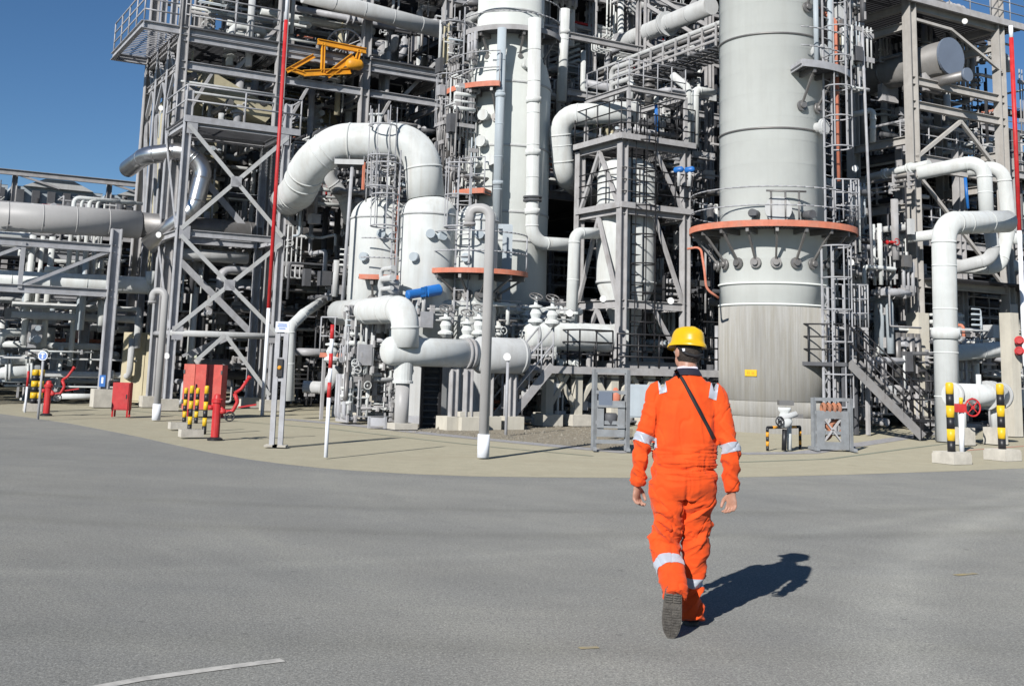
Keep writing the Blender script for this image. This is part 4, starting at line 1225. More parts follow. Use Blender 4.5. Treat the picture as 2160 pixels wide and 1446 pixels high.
# ------------------------------------------------------------------ raised steel deck with black rails, legs, left stair
MT = P(1310, 600, 33.0); MA, MBq = AB(MT)
def low_deck():
    Bd = 26.2
    z = PA(1130, 770, Bd).z
    A_l = AB(PA(1102, 770, Bd))[0]; A_r = AB(PA(1525, 772, Bd))[0]
    root = thing('steel_deck', 'raised steel deck with black railings behind the worker', 'platform', W(A_l, Bd, 0.03))
    MB().abox(A_l, A_r, Bd, Bd + 0.14, z - 0.2, z).build('edge_beam', M['steel'], root)
    MB().abox(A_l, A_l + 0.14, Bd + 0.14, Bd + 3.0, z - 0.2, z - 0.003).build('edge_beam', M['steel'], root)
    mb = MB(); grating(mb, A_l + 0.15, A_r, Bd + 0.15, Bd + 3.0, z - 0.02, pitch=0.10, wid=0.055); mb.build('grating', M['darker'], root)
    mb = MB(); A2 = AB(PA(1222, 770, Bd))[0]; A3 = AB(PA(1292, 770, Bd))[0]
    rail_mesh(mb, [W(A2, Bd + 1.2, z), W(A2, Bd, z), W(A3, Bd, z), W(A3, Bd + 0.9, z)], h=1.0, gap=0.6, mids=2, r=0.025)
    mb.build('handrail', M['black'], root)
    mb = MB(); rail_mesh(mb, [W(A3 + 0.3, Bd + 0.2, z), W(A_r, Bd + 0.2, z)], h=0.95, gap=0.8, mids=2, r=0.025); mb.build('handrail', M['black'], root)
    for px in (1155, 1216, 1292, 1370, 1450):
        A_ = AB(PA(px, 830, Bd + 0.3))[0]
        p = W(A_, Bd + 0.3, 0)
        MB().cbox(V((p.x, p.y, 0.03)), 0.62, 0.62, 0.30).build('plinth', M['conc'], root)
        MB().bar(V((p.x, p.y, 0.33)), V((p.x, p.y, z - 0.2)), 0.24, 0.24).build('leg', M['conc2'], root)
        for s in (-1, 1):
            if px != 1155 or s > 0:
                MB().bar(V((p.x, p.y, 0.45)), V((p.x, p.y, z - 0.22)) + AX * 0.62 * s, 0.12, 0.12).build('brace', M['conc2'], root)
        for k in (0.80, 0.88):
            MB().bar(V((p.x, p.y, z * k - 0.012)), V((p.x, p.y, z * k + 0.012)), 0.262, 0.262).build('strap_band', M['black'], root)
    return z, A_l, Bd
DZ, DA, DB = low_deck()
def stair(p0, p1, width, label, step_m, rail_m, string_m):
    root = thing('steel_stair', label, 'stair', V((p0.x, p0.y, 0.03)))
    d = p1 - p0; hz_ = V((d.x, d.y, 0)).normalized(); sd = UP.cross(hz_)
    for s in (-1, 1):
        MB().bar(p0 + sd * s * width / 2, p1 + sd * s * width / 2, 0.04, 0.22).build('stringer', string_m, root)
        mb = MB()
        for h in (1.0, 0.55):
            mb.tube([p0 + sd * s * width / 2 + UP * h, p1 + sd * s * width / 2 + UP * h], 0.024, n=6)
        for k in range(5):
            q = (p0 + sd * s * width / 2).lerp(p1 + sd * s * width / 2, k / 4); mb.tube([q, q + UP], 0.022, n=6)
        mb.build('handrail', rail_m, root)
    n = max(3, int(d.z / 0.22))
    for k in range(n):
        q = p0.lerp(p1, (k + 0.5) / n)
        MB().box(q, hz_ * 0.12, sd * width / 2, UP * 0.018).build('tread', step_m, root)
    return root
s1 = PA(1150, 775, DB - 0.4); s1 = V((s1.x, s1.y, DZ)); s0 = PA(1048, 880, DB - 0.4); s0.z = 0.1
stair(s0, s1, 0.75, 'steel stair with grey rails climbing to the deck from the hooked pipe', M['steel'], M['galv'], M['steel'])
r1 = P(1800, 765, 30.6); r0 = P(1955, 905, 29.6); r0.z = 0.1
stair(r0, r1, 0.8, 'steep stair with black handrails right of the large column', M['dark'], M['black'], M['dalu'])
def stair_landing():
    z = r1.z
    root = thing('stair_landing', 'dark landing with black rails at the head of the right-hand stair', 'platform', V((r1.x, r1.y, 0.03)))
    q = V((r1.x, r1.y, z)); d = (r1 - r0); hz_ = V((d.x, d.y, 0)).normalized(); sd = UP.cross(hz_)
    MB().box(q + hz_ * 0.8 - UP * 0.05, hz_ * 0.8, sd * 0.6, UP * 0.05).build('plate', M['dark'], root)
    mb = MB(); rail_mesh(mb, [q + sd * 0.55, q + hz_ * 1.55 + sd * 0.55, q + hz_ * 1.55 - sd * 0.55, q - sd * 0.55], h=1.0, gap=0.5, mids=2, r=0.022); mb.build('handrail', M['black'], root)
    for a in (0.1, 1.45):
        for s in (-0.5, 0.5):
            p = q + hz_ * a + sd * s
            MB().bar(V((p.x, p.y, 0.03)), V((p.x, p.y, z - 0.1)), 0.1, 0.1).build('post', M['dark'], root)
    b = r0 - hz_ * 0.15
    root2 = thing('stair_cage', 'black railed box at the foot of the right-hand stair', 'railing', V((b.x, b.y, 0.03)))
    mb = MB(); pts = [V((b.x, b.y, 0.55)) + V((0.4 * i, 0.25 * j, 0)) for i, j in ((-1, -1), (1, -1), (1, 1), (-1, 1))]
    rail_mesh(mb, pts, h=0.95, gap=0.5, mids=1, closed=True, r=0.022); mb.build('handrail', M['black'], root2)
    MB().box(V((b.x, b.y, 0.5)), V((0.42, 0, 0)), V((0, 0.28, 0)), UP * 0.03).build('plate', M['black'], root2)
    for i, j in ((-1, -1), (1, -1), (1, 1), (-1, 1)):
        MB().bar(V((b.x + 0.38 * i, b.y + 0.23 * j, 0.03)), V((b.x + 0.38 * i, b.y + 0.23 * j, 0.5)), 0.05, 0.05).build('leg', M['black'], root2)
stair_landing()

# ------------------------------------------------------------------ mid tower (2 x 2 m open steel tower)
def mid_tower():
    B1 = AB(PB(1222, 450, MA))[1]; A1 = AB(PA(1445, 450, MBq))[0]
    root = thing('steel_tower', 'slender open steel tower around a white vessel, centre right', 'tower', W(MA, MBq, 0.03))
    zs = [PB(1310, py, MA).z for py in (770, 640, 442, 300)]
    zt = zs[3]
    for (a, b) in ((MA, MBq), (MA, B1), (A1, MBq), (A1, B1)):
        member(root, 'column', W(a, b, 0.03), W(a, b, zt), 0.24, 0.24, M['steel'])
    for k, z in enumerate(zs):
        for p, q in (((MA, MBq), (A1, MBq)), ((MA, MBq), (MA, B1)), ((A1, MBq), (A1, B1)), ((MA, B1), (A1, B1))):
            member(root, 'beam', W(*p, z), W(*q, z), 0.14, 0.24, M['steel'])
    Bm = (MBq + B1) / 2; Am = (MA + A1) / 2
    for k in range(3):
        z0, z1 = zs[k] + 0.1, zs[k + 1] - 0.15
        member(root, 'brace', W(MA - 0.05, MBq + 0.1, z0), W(MA - 0.05, Bm, z1), 0.10, 0.10, M['steel'], 'B')
        member(root, 'brace', W(MA - 0.05, B1 - 0.1, z0), W(MA - 0.05, Bm, z1), 0.10, 0.10, M['steel'], 'B')
        member(root, 'brace', W(A1 - 0.1, MBq - 0.05, z0), W(Am, MBq - 0.05, z1), 0.10, 0.10, M['steel'], 'B')
    for z, ext in ((zs[2], 0.10), (zs[3], 0.22)):
        mb = MB(); grating(mb, MA - ext, A1 + 0.2, MBq - ext, B1, z + 0.16, pitch=0.12, wid=0.05); mb.build('grating', M['darker'], root)
        mb = MB(); mb.abox(MA - ext - 0.03, A1 + 0.2, MBq - ext - 0.06, MBq - ext, z + 0.05, z + 0.22); mb.build('edge_beam', M['steel'], root)
        mb = MB(); mb.abox(MA - ext - 0.06, MA - ext, MBq - ext, B1, z + 0.05, z + 0.22); mb.build('edge_beam', M['steel'], root)
        mb = MB(); rail_mesh(mb, [W(MA - ext, B1, z + 0.2), W(MA - ext, MBq - ext, z + 0.2), W(A1 + 0.2, MBq - ext, z + 0.2)], h=1.05, gap=0.7, mids=2, r=0.022); mb.build('handrail', M['black'], root)
    # caged black ladder inside
    f = -BX
    for z0, z1 in ((zs[0], zs[2]), (zs[2], zs[3])):
        q = W(MA + 0.75, MBq + 0.25, 0)
        ladder(root, q + UP * z0, q + UP * z1, f, m=M['black'], cage_from=0.4)
    # roof over the top level
    z = PB(1310, 185, MA).z
    for (a, b) in ((MA + 0.2, MBq), (A1, MBq), (MA + 0.2, B1)):
        member(root, 'post', W(a, b, zt), W(a, b, z), 0.10, 0.10, M['steel'], 'B')
    for p, q in (((MA + 0.2, MBq), (A1, MBq)), ((MA + 0.2, MBq), (MA + 0.2, B1)), ((A1, MBq), (A1, B1))):
        member(root, 'roof_beam', W(*p, z), W(*q, z), 0.12, 0.16, M['steel'])
    mb = MB(); rail_mesh(mb, [W(MA + 0.2, B1, z), W(MA + 0.2, MBq, z), W(A1, MBq, z)], h=0.9, gap=0.6, r=0.02); mb.build('handrail', M['galv'], root)
    # vessel standing within
    c = W(MA + 0.98, Bm, 0)
    v = thing('tower_vessel', 'white vessel standing inside the open steel tower', 'vessel', V((c.x, c.y, 0.03)))
    zt2 = P(1300, 335, c.y).z; r = 0.90
    zk = zs[1] + 0.2
    MB().lathe(c, [(0.35, 0.4), (0.35, zk - 0.9), (r, zk + 0.5), (r, zt2 - 0.45), (r * 0.9, zt2 - 0.2), (r * 0.6, zt2 - 0.05), (0.1, zt2)], n=40).build('shell', M['white'], v)
    for z in (zk + 0.5, zs[2] + 0.3, zt2 - 0.6):
        MB().disc(V((c.x, c.y, z)), UP, r * 1.03, 0.06, n=40).build('weld_band', M['white2'], v)
    MB().lathe(c, [(0.7, 0.03), (0.7, 0.5), (0.36, 0.52)], n=20, smooth=False).build('foundation', M['conc'], v)
    return zs, A1, B1
mzs, mA1, mB1 = mid_tower()
pipe('white_pipe', 'white pipe rising up the left face of the mid tower with an elbow', [P(1205, 690, 33.2), P(1212, 492, 33.2), P(1262, 492, 34)], 0.17, M['white'], bend=0.3)

# ------------------------------------------------------------------ overhead pipes between the columns
ad = AB(P(1350, 80, 39))[0]
pipe('overhead_pipe', 'thick pale pipe slanting up to the right between the two columns', [PB(1205, 135, ad), PB(1500, 12, ad)], 0.31, M['white2'], collars=(0.05,), flanges=(0.72,), bands=False, n=20)
Yw = 35.2
pipe('elbow_pipe', 'white pipe with large elbow curving behind the central column', [P(1250, 420, Yw + 5), P(1190, 372, Yw + 0.4), P(1178, 243, Yw), P(1345, 236, Yw - 0.6)], 0.34, M['white'], bend=0.6, n=22)
pipe('vertical_pipe', 'white vertical pipe above the big elbow right of the central column', [P(1192, 20, 37), P(1184, 215, 37)], 0.17, M['white'], collars=(0.25,))
pipe('twin_pipe', 'left of two upright white pipes between mid tower and large column', [P(1452, 310, 35), P(1450, 185, 35), P(1420, 160, 35.5)], 0.13, M['white'], bend=0.2)
pipe('twin_pipe', 'right of two upright white pipes between mid tower and large column', [P(1466, 310, 35), P(1466, 190, 35), P(1505, 196, 35.6)], 0.13, M['white'], bend=0.2)
for i, (px, py, s) in enumerate(((1432, 358, 'bright blue actuator beside the mid tower, left of two'), (1455, 358, 'bright blue actuator beside the mid tower, right of two'))):
    p = P(px, py, 33.4)
    root = thing('valve_actuator', s, 'actuator', p)
    MB().lathe(p, [(0.04, -0.16), (0.09, -0.12), (0.09, 0.10), (0.04, 0.15)], n=14, axis=V((1, -0.5, 0.1))).build('cylinder', M['blue'], root)
    MB().tube([p, p - UP * 0.5], 0.05, n=8).build('stem', M['white2'], root)
# sloping cable tray
def tray():
    A_ = AB(P(1400, 110, 36))[0]
    p0, p1 = PB(1190, 205, A_), PB(1510, 85, A_)
    root = thing('pipe_bridge', 'narrow lattice walkway of pipes slanting up towards the large column', 'pipe bridge', p0)
    d = (p1 - p0)
    for k, (o, m, r) in enumerate(((0, 'steel', 0.05), (0.22, 'steel', 0.05), (0.45, 'dalu', 0.07), (0.65, 'white2', 0.08), (-0.2, 'steel', 0.05))):
        MB().tube([p0 + UP * o + AX * 0.1 * k, p1 + UP * o + AX * 0.1 * k], r, n=8).build('rail' if k in (0, 1, 4) else 'pipe_line', M[m], root)
    for k in range(14):
        q = p0 + d * (k / 13)
        MB().bar(q - UP * 0.2, q + UP * 0.55, 0.05, 0.05).build('hanger', M['steel'], root)
    mb = MB()
    for k in range(30):
        q = p0 + d * (k / 29); mb.box(q - UP * 0.22 + AX * 0.5, AX * 0.6, d.normalized() * 0.08, UP * 0.02)
    mb.build('grating', M['dark'], root)
tray()
# ------------------------------------------------------------------ left braced tower
TB = AB(G(352, 867))[1]; TA = 8.37; TA1 = 11.50
def braced_tower():
    root = thing('braced_tower', 'tall cross-braced steel tower behind the big red cabinet', 'tower', W(TA, TB, 0.03))
    zt = PA(395, 258, TB).z; z2 = PA(480, 498, TB).z; z1 = PA(480, 706, TB).z
    Bb = TB + 2.2
    for a, b in ((TA, TB), (TA1, TB), (TA, Bb), (TA1, Bb)):
        member(root, 'column', W(a, b, 0.35), W(a, b, zt + (1.0 if b == TB else 0)), 0.22, 0.22, M['galv'])
        MB().cbox(W(a, b, 0.03), 0.55, 0.55, 0.33).build('plinth', M['conc'], root)
    for z in (zt, z2):
        for p, q in (((TA, TB), (TA1, TB)), ((TA, TB), (TA, Bb)), ((TA1, TB), (TA1, Bb)), ((TA, Bb), (TA1, Bb))):
            member(root, 'beam', W(*p, z), W(*q, z), 0.14, 0.20, M['galv'])
    member(root, 'tube_beam', W(TA - 0.1, TB - 0.05, z1), W(TA1 + 0.3, TB - 0.05, z1), 0.19, 0.19, M['white2'], 'O')
    member(root, 'tube_beam', W(TA, TB, z1), W(TA, Bb, z1), 0.16, 0.16, M['galv'], 'O')
    for za, zb in ((z2, zt), (z1, z2)):
        member(root, 'brace', W(TA, TB - 0.13, za + 0.1), W(TA1, TB - 0.13, zb - 0.1), 0.03, 0.12, M['white2'], 'B')
        member(root, 'brace', W(TA, TB - 0.17, zb - 0.1), W(TA1, TB - 0.17, za + 0.1), 0.03, 0.12, M['white2'], 'B')
        member(root, 'brace', W(TA - 0.12, TB, za + 0.1), W(TA - 0.12, Bb, zb - 0.1), 0.03, 0.10, M['galv'], 'B')
        member(root, 'rear_brace', W(TA, Bb + 0.1, zb - 0.1), W(TA1, Bb + 0.1, za + 0.1), 0.06, 0.2, M['galv'], 'B')
    for zc_ in ((z2 + zt) / 2, (z1 + z2) / 2):
        MB().box(W((TA + TA1) / 2, TB - 0.15, zc_), AX * 0.16, BX * 0.035, UP * 0.16).build('gusset_plate', M['galv'], root)
    for zc_ in (zt - 0.15, z2, z1):
        for a_ in (TA + 0.12, TA1 - 0.12):
            MB().box(W(a_, TB - 0.12, zc_), AX * 0.16, BX * 0.012, UP * 0.2).build('gusset_plate', M['galv'], root)
    Am = TA + 1.55
    member(root, 'brace', W(Am, TB - 0.13, z1), W(TA + 0.75, TB - 0.13, 1.5), 0.03, 0.11, M['white2'], 'B')
    member(root, 'brace', W(Am, TB - 0.13, z1), W(TA1 - 0.1, TB - 0.13, 0.5), 0.03, 0.11, M['white2'], 'B')
    for s in (0.0, 0.22):
        member(root, 'brace', W(Am + 0.4 + s, TB + 1.0, z1), W(TA + 0.6 + s, TB + 1.0, 1.6), 0.03, 0.09, M['galv'], 'B')
    mb = MB(); grating(mb, TA - 0.1, TA1 + 0.4, TB - 0.1, Bb + 0.2, zt + 0.18, pitch=0.11, wid=0.05); mb.build('grating', M['dark'], root)
    mb = MB(); mb.abox(TA - 0.14, TA1 + 0.4, TB - 0.15, TB - 0.1, zt + 0.0, zt + 0.2); mb.build('edge_beam', M['galv'], root)
    mb = MB(); rail_mesh(mb, [W(TA - 0.1, Bb + 0.2, zt + 0.2), W(TA - 0.1, TB - 0.1, zt + 0.2), W(TA1 + 0.4, TB - 0.1, zt + 0.2), W(TA1 + 0.4, Bb, zt + 0.2)], h=0.95, gap=1.5, r=0.03); mb.build('handrail', M['galv'], root)
braced_tower()

# ------------------------------------------------------------------ big upper structure (air cooler gantry) behind it
UB = 36.5; UB2 = 41.2; UZ = 12.05
UAs = [8.57, 11.87, 14.95, 18.1]
def gantry():
    root = thing('cooler_gantry', 'towering steel gantry of beams and decks at upper left', 'gantry', W(UAs[0], UB, 0.03))
    top = 17.5
    for a in UAs:
        for b in (UB, UB2):
            member(root, 'column', W(a, b, 0.1), W(a, b, top), 0.30, 0.30, M['steel'])
    for b in (UB + 1.6, UB + 3.2):
        member(root, 'column', W(UAs[0], b, 0.1), W(UAs[0], b, top), 0.20, 0.20, M['galv'])
    zl = [PA(590, 168, UB).z, UZ, 15.0]
    for z in zl + [PA(590, 112, UB).z]:
        for b in (UB, UB2):
            member(root, 'beam', W(UAs[0] - (1.25 if z == UZ else 0), b, z), W(UAs[-1] + 0.8, b, z), 0.18, 0.26, M['galv'])
        for a in UAs:
            member(root, 'cross_beam', W(a, UB, z), W(a, UB2, z), 0.15, 0.24, M['steel'])
    member(root, 'cantilever_beam', W(UAs[0] - 1.3, UB - 0.1, UZ), W(UAs[0] - 1.3, UB2 + 0.1, UZ), 0.15, 0.25, M['galv'])
    mb = MB(); grating(mb, UAs[0] - 1.25, UAs[0], UB - 0.05, UB2 + 0.05, UZ + 0.15, pitch=0.22, wid=0.05, h=0.03); mb.build('cantilever_grating', M['galv'], root)
    for z, a0 in ((UZ + 0.15, UAs[0] - 1.3), (15.2, UAs[0])):
        mb = MB(); grating(mb, UAs[0] + 0.1, UAs[-1] + 0.8, UB - 0.1, UB2 + 0.1, z, pitch=0.16, wid=0.10, h=0.05); mb.build('grating', M['dark'], root)
        mb = MB(); rail_mesh(mb, [W(a0, UB2, z), W(a0, UB - 0.1, z), W(UAs[0] - 0.2, UB - 0.1, z)], h=1.05, gap=1.2, r=0.028, mids=2); mb.build('handrail', M['galv'], root)
    mb = MB(); rail_mesh(mb, [W(UAs[0], UB - 0.1, UZ + 0.2), W(UAs[1], UB - 0.1, UZ + 0.2)], h=1.05, gap=1.5, r=0.028, mids=2); mb.build('handrail', M['galv'], root)
    # X braces on the left side face and the front
    zb = zl[0]
    for b0, b1 in ((UB, UB + 1.6), (UB + 1.6, UB + 3.2), (UB + 3.2, UB2)):
        member(root, 'brace', W(UAs[0], b0, zb - 1.0), W(UAs[0], b1, UZ - 0.2), 0.10, 0.10, M['galv'], 'B')
        member(root, 'brace', W(UAs[0], b1, zb - 1.0), W(UAs[0], b0, UZ - 0.2), 0.10, 0.10, M['galv'], 'B')
        member(root, 'brace', W(UAs[0], b0, 4.6), W(UAs[0], b1, zb - 1.1), 0.10, 0.10, M['galv'], 'B')
    for a0, a1 in ((0, 1), (1, 2), (2, 3)):
        A0_, A1_ = UAs[a0], UAs[a1]; Am = (A0_ + A1_) / 2
        member(root, 'knee_brace', W(A1_ - 0.1, UB + 0.05, 12.8), W(A1_ - 1.5, UB + 0.6, 11.0), 0.12, 0.12, M['steel'], 'B')
        member(root, 'knee_brace', W(A0_ + 0.1, UB, zl[0] - 2.0), W(A0_ + 1.0, UB, zl[0] - 0.15), 0.09, 0.09, M['steel'], 'B')
    for py in (186, 205):
        z = PA(480, py, UB).z
        member(root, 'rail_beam', W(UAs[0] - 0.1, UB - 0.03, z), W(UAs[1], UB - 0.03, z), 0.08, 0.09, M['white2'], 'O')
    mb = MB()
    for k in range(22):
        mb.abox(UAs[0], UAs[-1], UB + 0.2 + k * 0.21, UB + 0.33 + k * 0.21, 16.9, 17.0)
    mb.build('louvre_bank', M['dark'], root)
gantry()
pipe('gantry_pipe', 'thick white pipe along the top of the gantry, partly shadowed', [PA(640, -12, UB - 0.6), PA(945, 68, UB - 0.6)], 0.30, M['white2'], bands=False, n=20)
pipe('clad_pipe', 'shiny aluminium clad pipe curving out of the left tower', [PA(270, 356, 38.8), PA(308, 328, 37.0), PA(390, 318, 36.2), PA(432, 352, 36.0), PA(410, 440, 36.0), PA(310, 520, 36.6)], 0.29, M['alu'], bend=0.7, n=22, arc=8)
# beige ducts
def beige_duct():
    root = thing('beige_duct', 'beige clad duct slanting down behind the gantry columns', 'duct', W(9.5, 40, 0.03))
    B_ = 39.2
    p = [PA(438, 145, 37.1), PA(585, 232, 37.1), PA(560, 258, 37.1), PA(425, 190, 37.1)]
    MB().prism(p, BX * 1.0).build('sloping_section', M['beige'], root)
    for (x0, x1, ya, yb) in ((345, 425, 205, 480), (432, 470, 150, 480)):
        a0, a1 = AB(PA(x0, 300, B_ + 0.8))[0], AB(PA(x1, 300, B_ + 0.8))[0]
        z1 = PA(x0, ya, B_ + 0.8).z
        MB().abox(a0, a1, B_ + 0.8, B_ + 2.4, 4.0, z1).build('wall_panel', M['beige'], root)
        for k in range(4):
            z = 4.0 + (z1 - 4.0) * (k + 0.5) / 4
            MB().abox(a0 - 0.03, a1 + 0.03, B_ + 0.74, B_ + 0.80, z - 0.06, z + 0.06).build('stiffener', M['beige'], root)
    p2 = [PA(420, 425, B_ - 1.6), PA(455, 418, B_ - 1.6), PA(462, 440, B_ - 1.6), PA(440, 462, B_ - 1.6), PA(420, 458, B_ - 1.6)]
    MB().prism(p2, BX * 1.0).build('end_hood', M['beige'], root)
    root = thing('beige_duct', 'broad beige panelled duct in the gantry, behind the red mast', 'duct', W(13, 41, 0.03))
    p = [PA(560, 190, 40), PA(690, 205, 40), PA(730, 300, 40), PA(600, 290, 40)]
    MB().prism(p, BX * 2.0).build('sloping_section', M['beige'], root)
    for k in range(4):
        MB().bar(p[0].lerp(p[1], (k + 0.5) / 4) - BX * 0.05, p[3].lerp(p[2], (k + 0.5) / 4) - BX * 0.05, 0.08, 0.08).build('stiffener', M['beige'], root)
    # beige cabinet at ground level seen behind the small red box
    root = thing('equipment_cabinet', 'tall beige cabinet under the pipe rack behind the small red box', 'cabinet', P(290, 860, 37))
    a, b = P(262, 700, 37), P(325, 835, 37)
    MB().box(V(((a.x + b.x) / 2, 37.4, (a.z + 0.1) / 2)), V(((b.x - a.x) / 2, 0, 0)), V((0, 0.4, 0)), UP * ((a.z - 0.1) / 2)).build('casing', M['cream'], root)
    for k in range(3):
        w = (b.x - a.x) / 3
        MB().box(V((a.x + w * (k + 0.5), 36.985, (a.z + 0.1) / 2)), V((w / 2 - 0.02, 0, 0)), V((0, 0.012, 0)), UP * ((a.z - 0.1) / 2 - 0.06)).build('door', M['cream'], root)
M['cream'] = mat('cream_paint', (0.56, 0.50, 0.34), 0.7, var=0.08, dirt=0.3, dirtcol=(0.3, 0.26, 0.18), streak=True)
beige_duct()
# yellow hoist and fan
def hoist():
    B_ = 36.5
    root = thing('hoist_beam', 'amber yellow hoist trolley and beams inside the gantry', 'hoist', PA(690, 100, B_))
    for q in (((670, 88), (772, 108), 0.20), ((605, 150), (662, 118), 0.16), ((640, 155), (740, 150), 0.22), ((690, 160), (745, 118), 0.22), ((682, 92), (680, 152), 0.12), ((758, 106), (750, 138), 0.14), ((612, 146), (640, 156), 0.14)):
        MB().ibeam(PA(*q[0], B_ - 0.3), PA(*q[1], B_ - 0.3), 0.12, q[2]).build('beam', M['gold'], root)
    MB().lathe(PA(748, 136, B_ - 0.6), [(0.1, -0.3), (0.19, -0.2), (0.19, 0.2), (0.1, 0.3)], n=16, axis=AX).build('motor', M['gold'], root)
    root = thing('cooling_fan', 'spoked fan wheel above the amber hoist beam', 'fan', PA(725, 95, B_ + 0.4))
    c = PA(727, 98, B_ + 0.3)
    ax = V((0.1, -0.85, -0.5)).normalized()
    MB().ring(c, ax, 0.62, 0.035, n=32, k=6).build('rim', M['galv'], root)
    d, x, y = basis(ax)
    for k in range(14):
        t = 2 * PI * k / 14
        e = x * math.cos(t) + y * math.sin(t)
        MB().bar(c, c + e * 0.6, 0.05, 0.02).build('blade', M['galv'], root)
    MB().disc(c, ax, 0.09, 0.12, n=14).build('hub', M['galv'], root)
hoist()
# blue-grey rungs under the air cooler at the top centre
def utubes():
    B_ = 38.0
    root = thing('cooler_tubes', 'row of hooked grey tubes hanging under the cooler at top centre', 'tubes', PA(1270, 40, B_))
    for k in range(7):
        px = 1208 + k * 18.5
        p0, p1 = PA(px + 4, -40, B_), PA(px, 22 + k * 4.0, B_)
        MB().tube([p0, p1, p1 + V((-0.25, 0, -0.2)), p1 + V((-0.5, 0.3, -0.1))], 0.075, n=8, bend=0.15).build('tube', M['white2'], root)
    MB().bar(PA(1195, 44, B_ - 0.2), PA(1280, 62, B_ - 0.2), 0.12, 0.16).build('beam', M['galv'], root)
    MB().bar(PA(1195, 82, B_ - 0.2), PA(1280, 62, B_ - 0.2), 0.10, 0.10).build('brace', M['galv'], root)
utubes()
def right_frame():
    Yc = 38.5
    root = thing('lattice_frame', 'lattice steel frame carrying pipes behind the thick slanting pipe', 'frame', V((P(1352, 200, Yc).x, Yc, 0.03)))
    for px in (1345, 1362):
        p = P(px, 200, Yc); MB().ibeam(V((p.x, p.y, 0.1)), V((p.x, p.y, 17)), 0.14, 0.14).build('column', M['steel'], root)
    for q in (((1362, 10), (1510, 100)), ((1465, 0), (1385, 130)), ((1362, 90), (1420, 130)), ((1362, -20), (1500, 60))):
        MB().bar(P(*q[0], Yc), P(*q[1], Yc - 0.4), 0.12, 0.12).build('brace', M['steel'], root)
    for py in (-5, 105, 220):
        z = P(1350, py, Yc).z; p = P(1350, py, Yc)
        MB().ibeam(W(AB(p)[0] - 3, AB(p)[1], z), W(AB(p)[0] + 4, AB(p)[1], z), 0.15, 0.22).build('beam', M['steel'], root)
    for px in (1492, 1500):
        p = P(px, 40, 37.5); MB().ibeam(V((p.x, p.y, 0.1)), V((p.x, p.y, 17)), 0.14, 0.14).build('column', M['steel'], root)
right_frame()

# ------------------------------------------------------------------ right-hand structure
RC = P(1925, 300, 36.0); RA, RB = AB(RC)
def right_structure():
    root = thing('steel_structure', 'heavy steel frame on pale concrete columns at the right', 'structure', W(RA, RB, 0.03))
    RA1 = AB(PA(2112, 262, RB))[0]; RB1 = AB(PB(1800, 318, RA))[1]
    zc = P(1932, 660, 36).z
    cols = [(RA, RB), (RA1, RB), (RA, RB1), (RA1, RB1)]
    for a, b in cols:
        MB().abox(a - 0.24, a + 0.24, b - 0.24, b + 0.24, 0.03, zc).build('concrete_column', M['conc2'], root)
        member(root, 'column', W(a, b, zc), W(a, b, 16.5), 0.32, 0.32, M['steelw'])
    MB().abox(RA1 - 0.20, RA1 + 0.20, RB - 0.2, RB + 0.2, zc, zc + 0.5).build('gusset', M['steelw'], root)
    z1 = PA(1935, 222, RB).z; z2 = PA(1935, 262 + 60, RB).z
    for z in (z1, PA(1935, 172, RB).z, PA(1935, 350, RB).z, PA(2000, 602, RB).z, P(1915, 12, 36).z):
        member(root, 'beam', W(RA, RB, z), W(RA1 + 0.2, RB, z), 0.18, 0.26, M['steelw'])
    for z in (PB(1860, 306, RA).z, PB(1860, 70, RA).z, PB(1860, 375, RA).z, PB(1860, 445, RA).z, P(1915, 12, 36).z):
        member(root, 'beam', W(RA, RB, z), W(RA, RB1 + 0.2, z), 0.18, 0.26, M['steelw'])
        member(root, 'beam', W(RA1, RB, z), W(RA1, RB1, z), 0.18, 0.26, M['steelw'])
    Am = (RA + RA1) / 2
    member(root, 'brace', W(RA + 0.1, RB - 0.1, z2 - 0.15), W(Am, RB - 0.1, z1 - 0.3), 0.11, 0.11, M['steelw'], 'B')
    member(root, 'brace', W(RA1 - 0.1, RB - 0.1, z2 - 0.4), W(Am, RB - 0.1, z1 - 0.3), 0.11, 0.11, M['steelw'], 'B')
    member(root, 'brace', W(RA + 0.1, RB - 0.1, PA(1935, 370, RB).z), W(RA1 - 0.4, RB - 0.1, PA(2000, 590, RB).z), 0.10, 0.10, M['steelw'], 'B')
    member(root, 'brace', W(RA + 0.2, RB - 0.1, PA(1935, 45, RB).z), W(RA + 1.9, RB - 0.1, PA(2025, 70, RB).z), 0.09, 0.09, M['steelw'], 'B')
    member(root, 'brace', W(RA + 1.9, RB - 0.1, PA(2025, 70, RB).z), W(RA1, RB - 0.1, PA(2100, 150, RB).z), 0.09, 0.09, M['steelw'], 'B')
    zd = P(1915, 8, 36).z + 0.2
    mb = MB(); grating(mb, RA - 3.5, RA1 + 1.5, RB - 0.2, RB1 + 3, zd, pitch=0.14, wid=0.10); mb.build('grating', M['darker'], root)
    mb = MB(); rail_mesh(mb, [W(RA - 3.5, RB - 0.2, zd), W(RA1 + 1.5, RB - 0.2, zd)], h=1.05, gap=1.0, mids=2); mb.build('handrail', M['galv'], root)
    MB().abox(RA - 3.5, RA1 + 1.5, RB - 0.3, RB - 0.2, zd - 0.2, zd + 0.02).build('edge_beam', M['steel'], root)
    zd2 = PA(2000, 602, RB).z + 0.15
    mb = MB(); grating(mb, RA + 0.2, RA1 + 3.0, RB - 0.8, RB1, zd2, pitch=0.12, wid=0.08); mb.build('grating', M['darker'], root)
    return RA1, RB1
M['steelw'] = mat('warm_grey_steel', (0.40, 0.385, 0.36), 0.6, var=0.10, dirt=0.4, dirtcol=(0.25, 0.21, 0.17), scale=2, streak=True)
RA1, RB1 = right_structure()
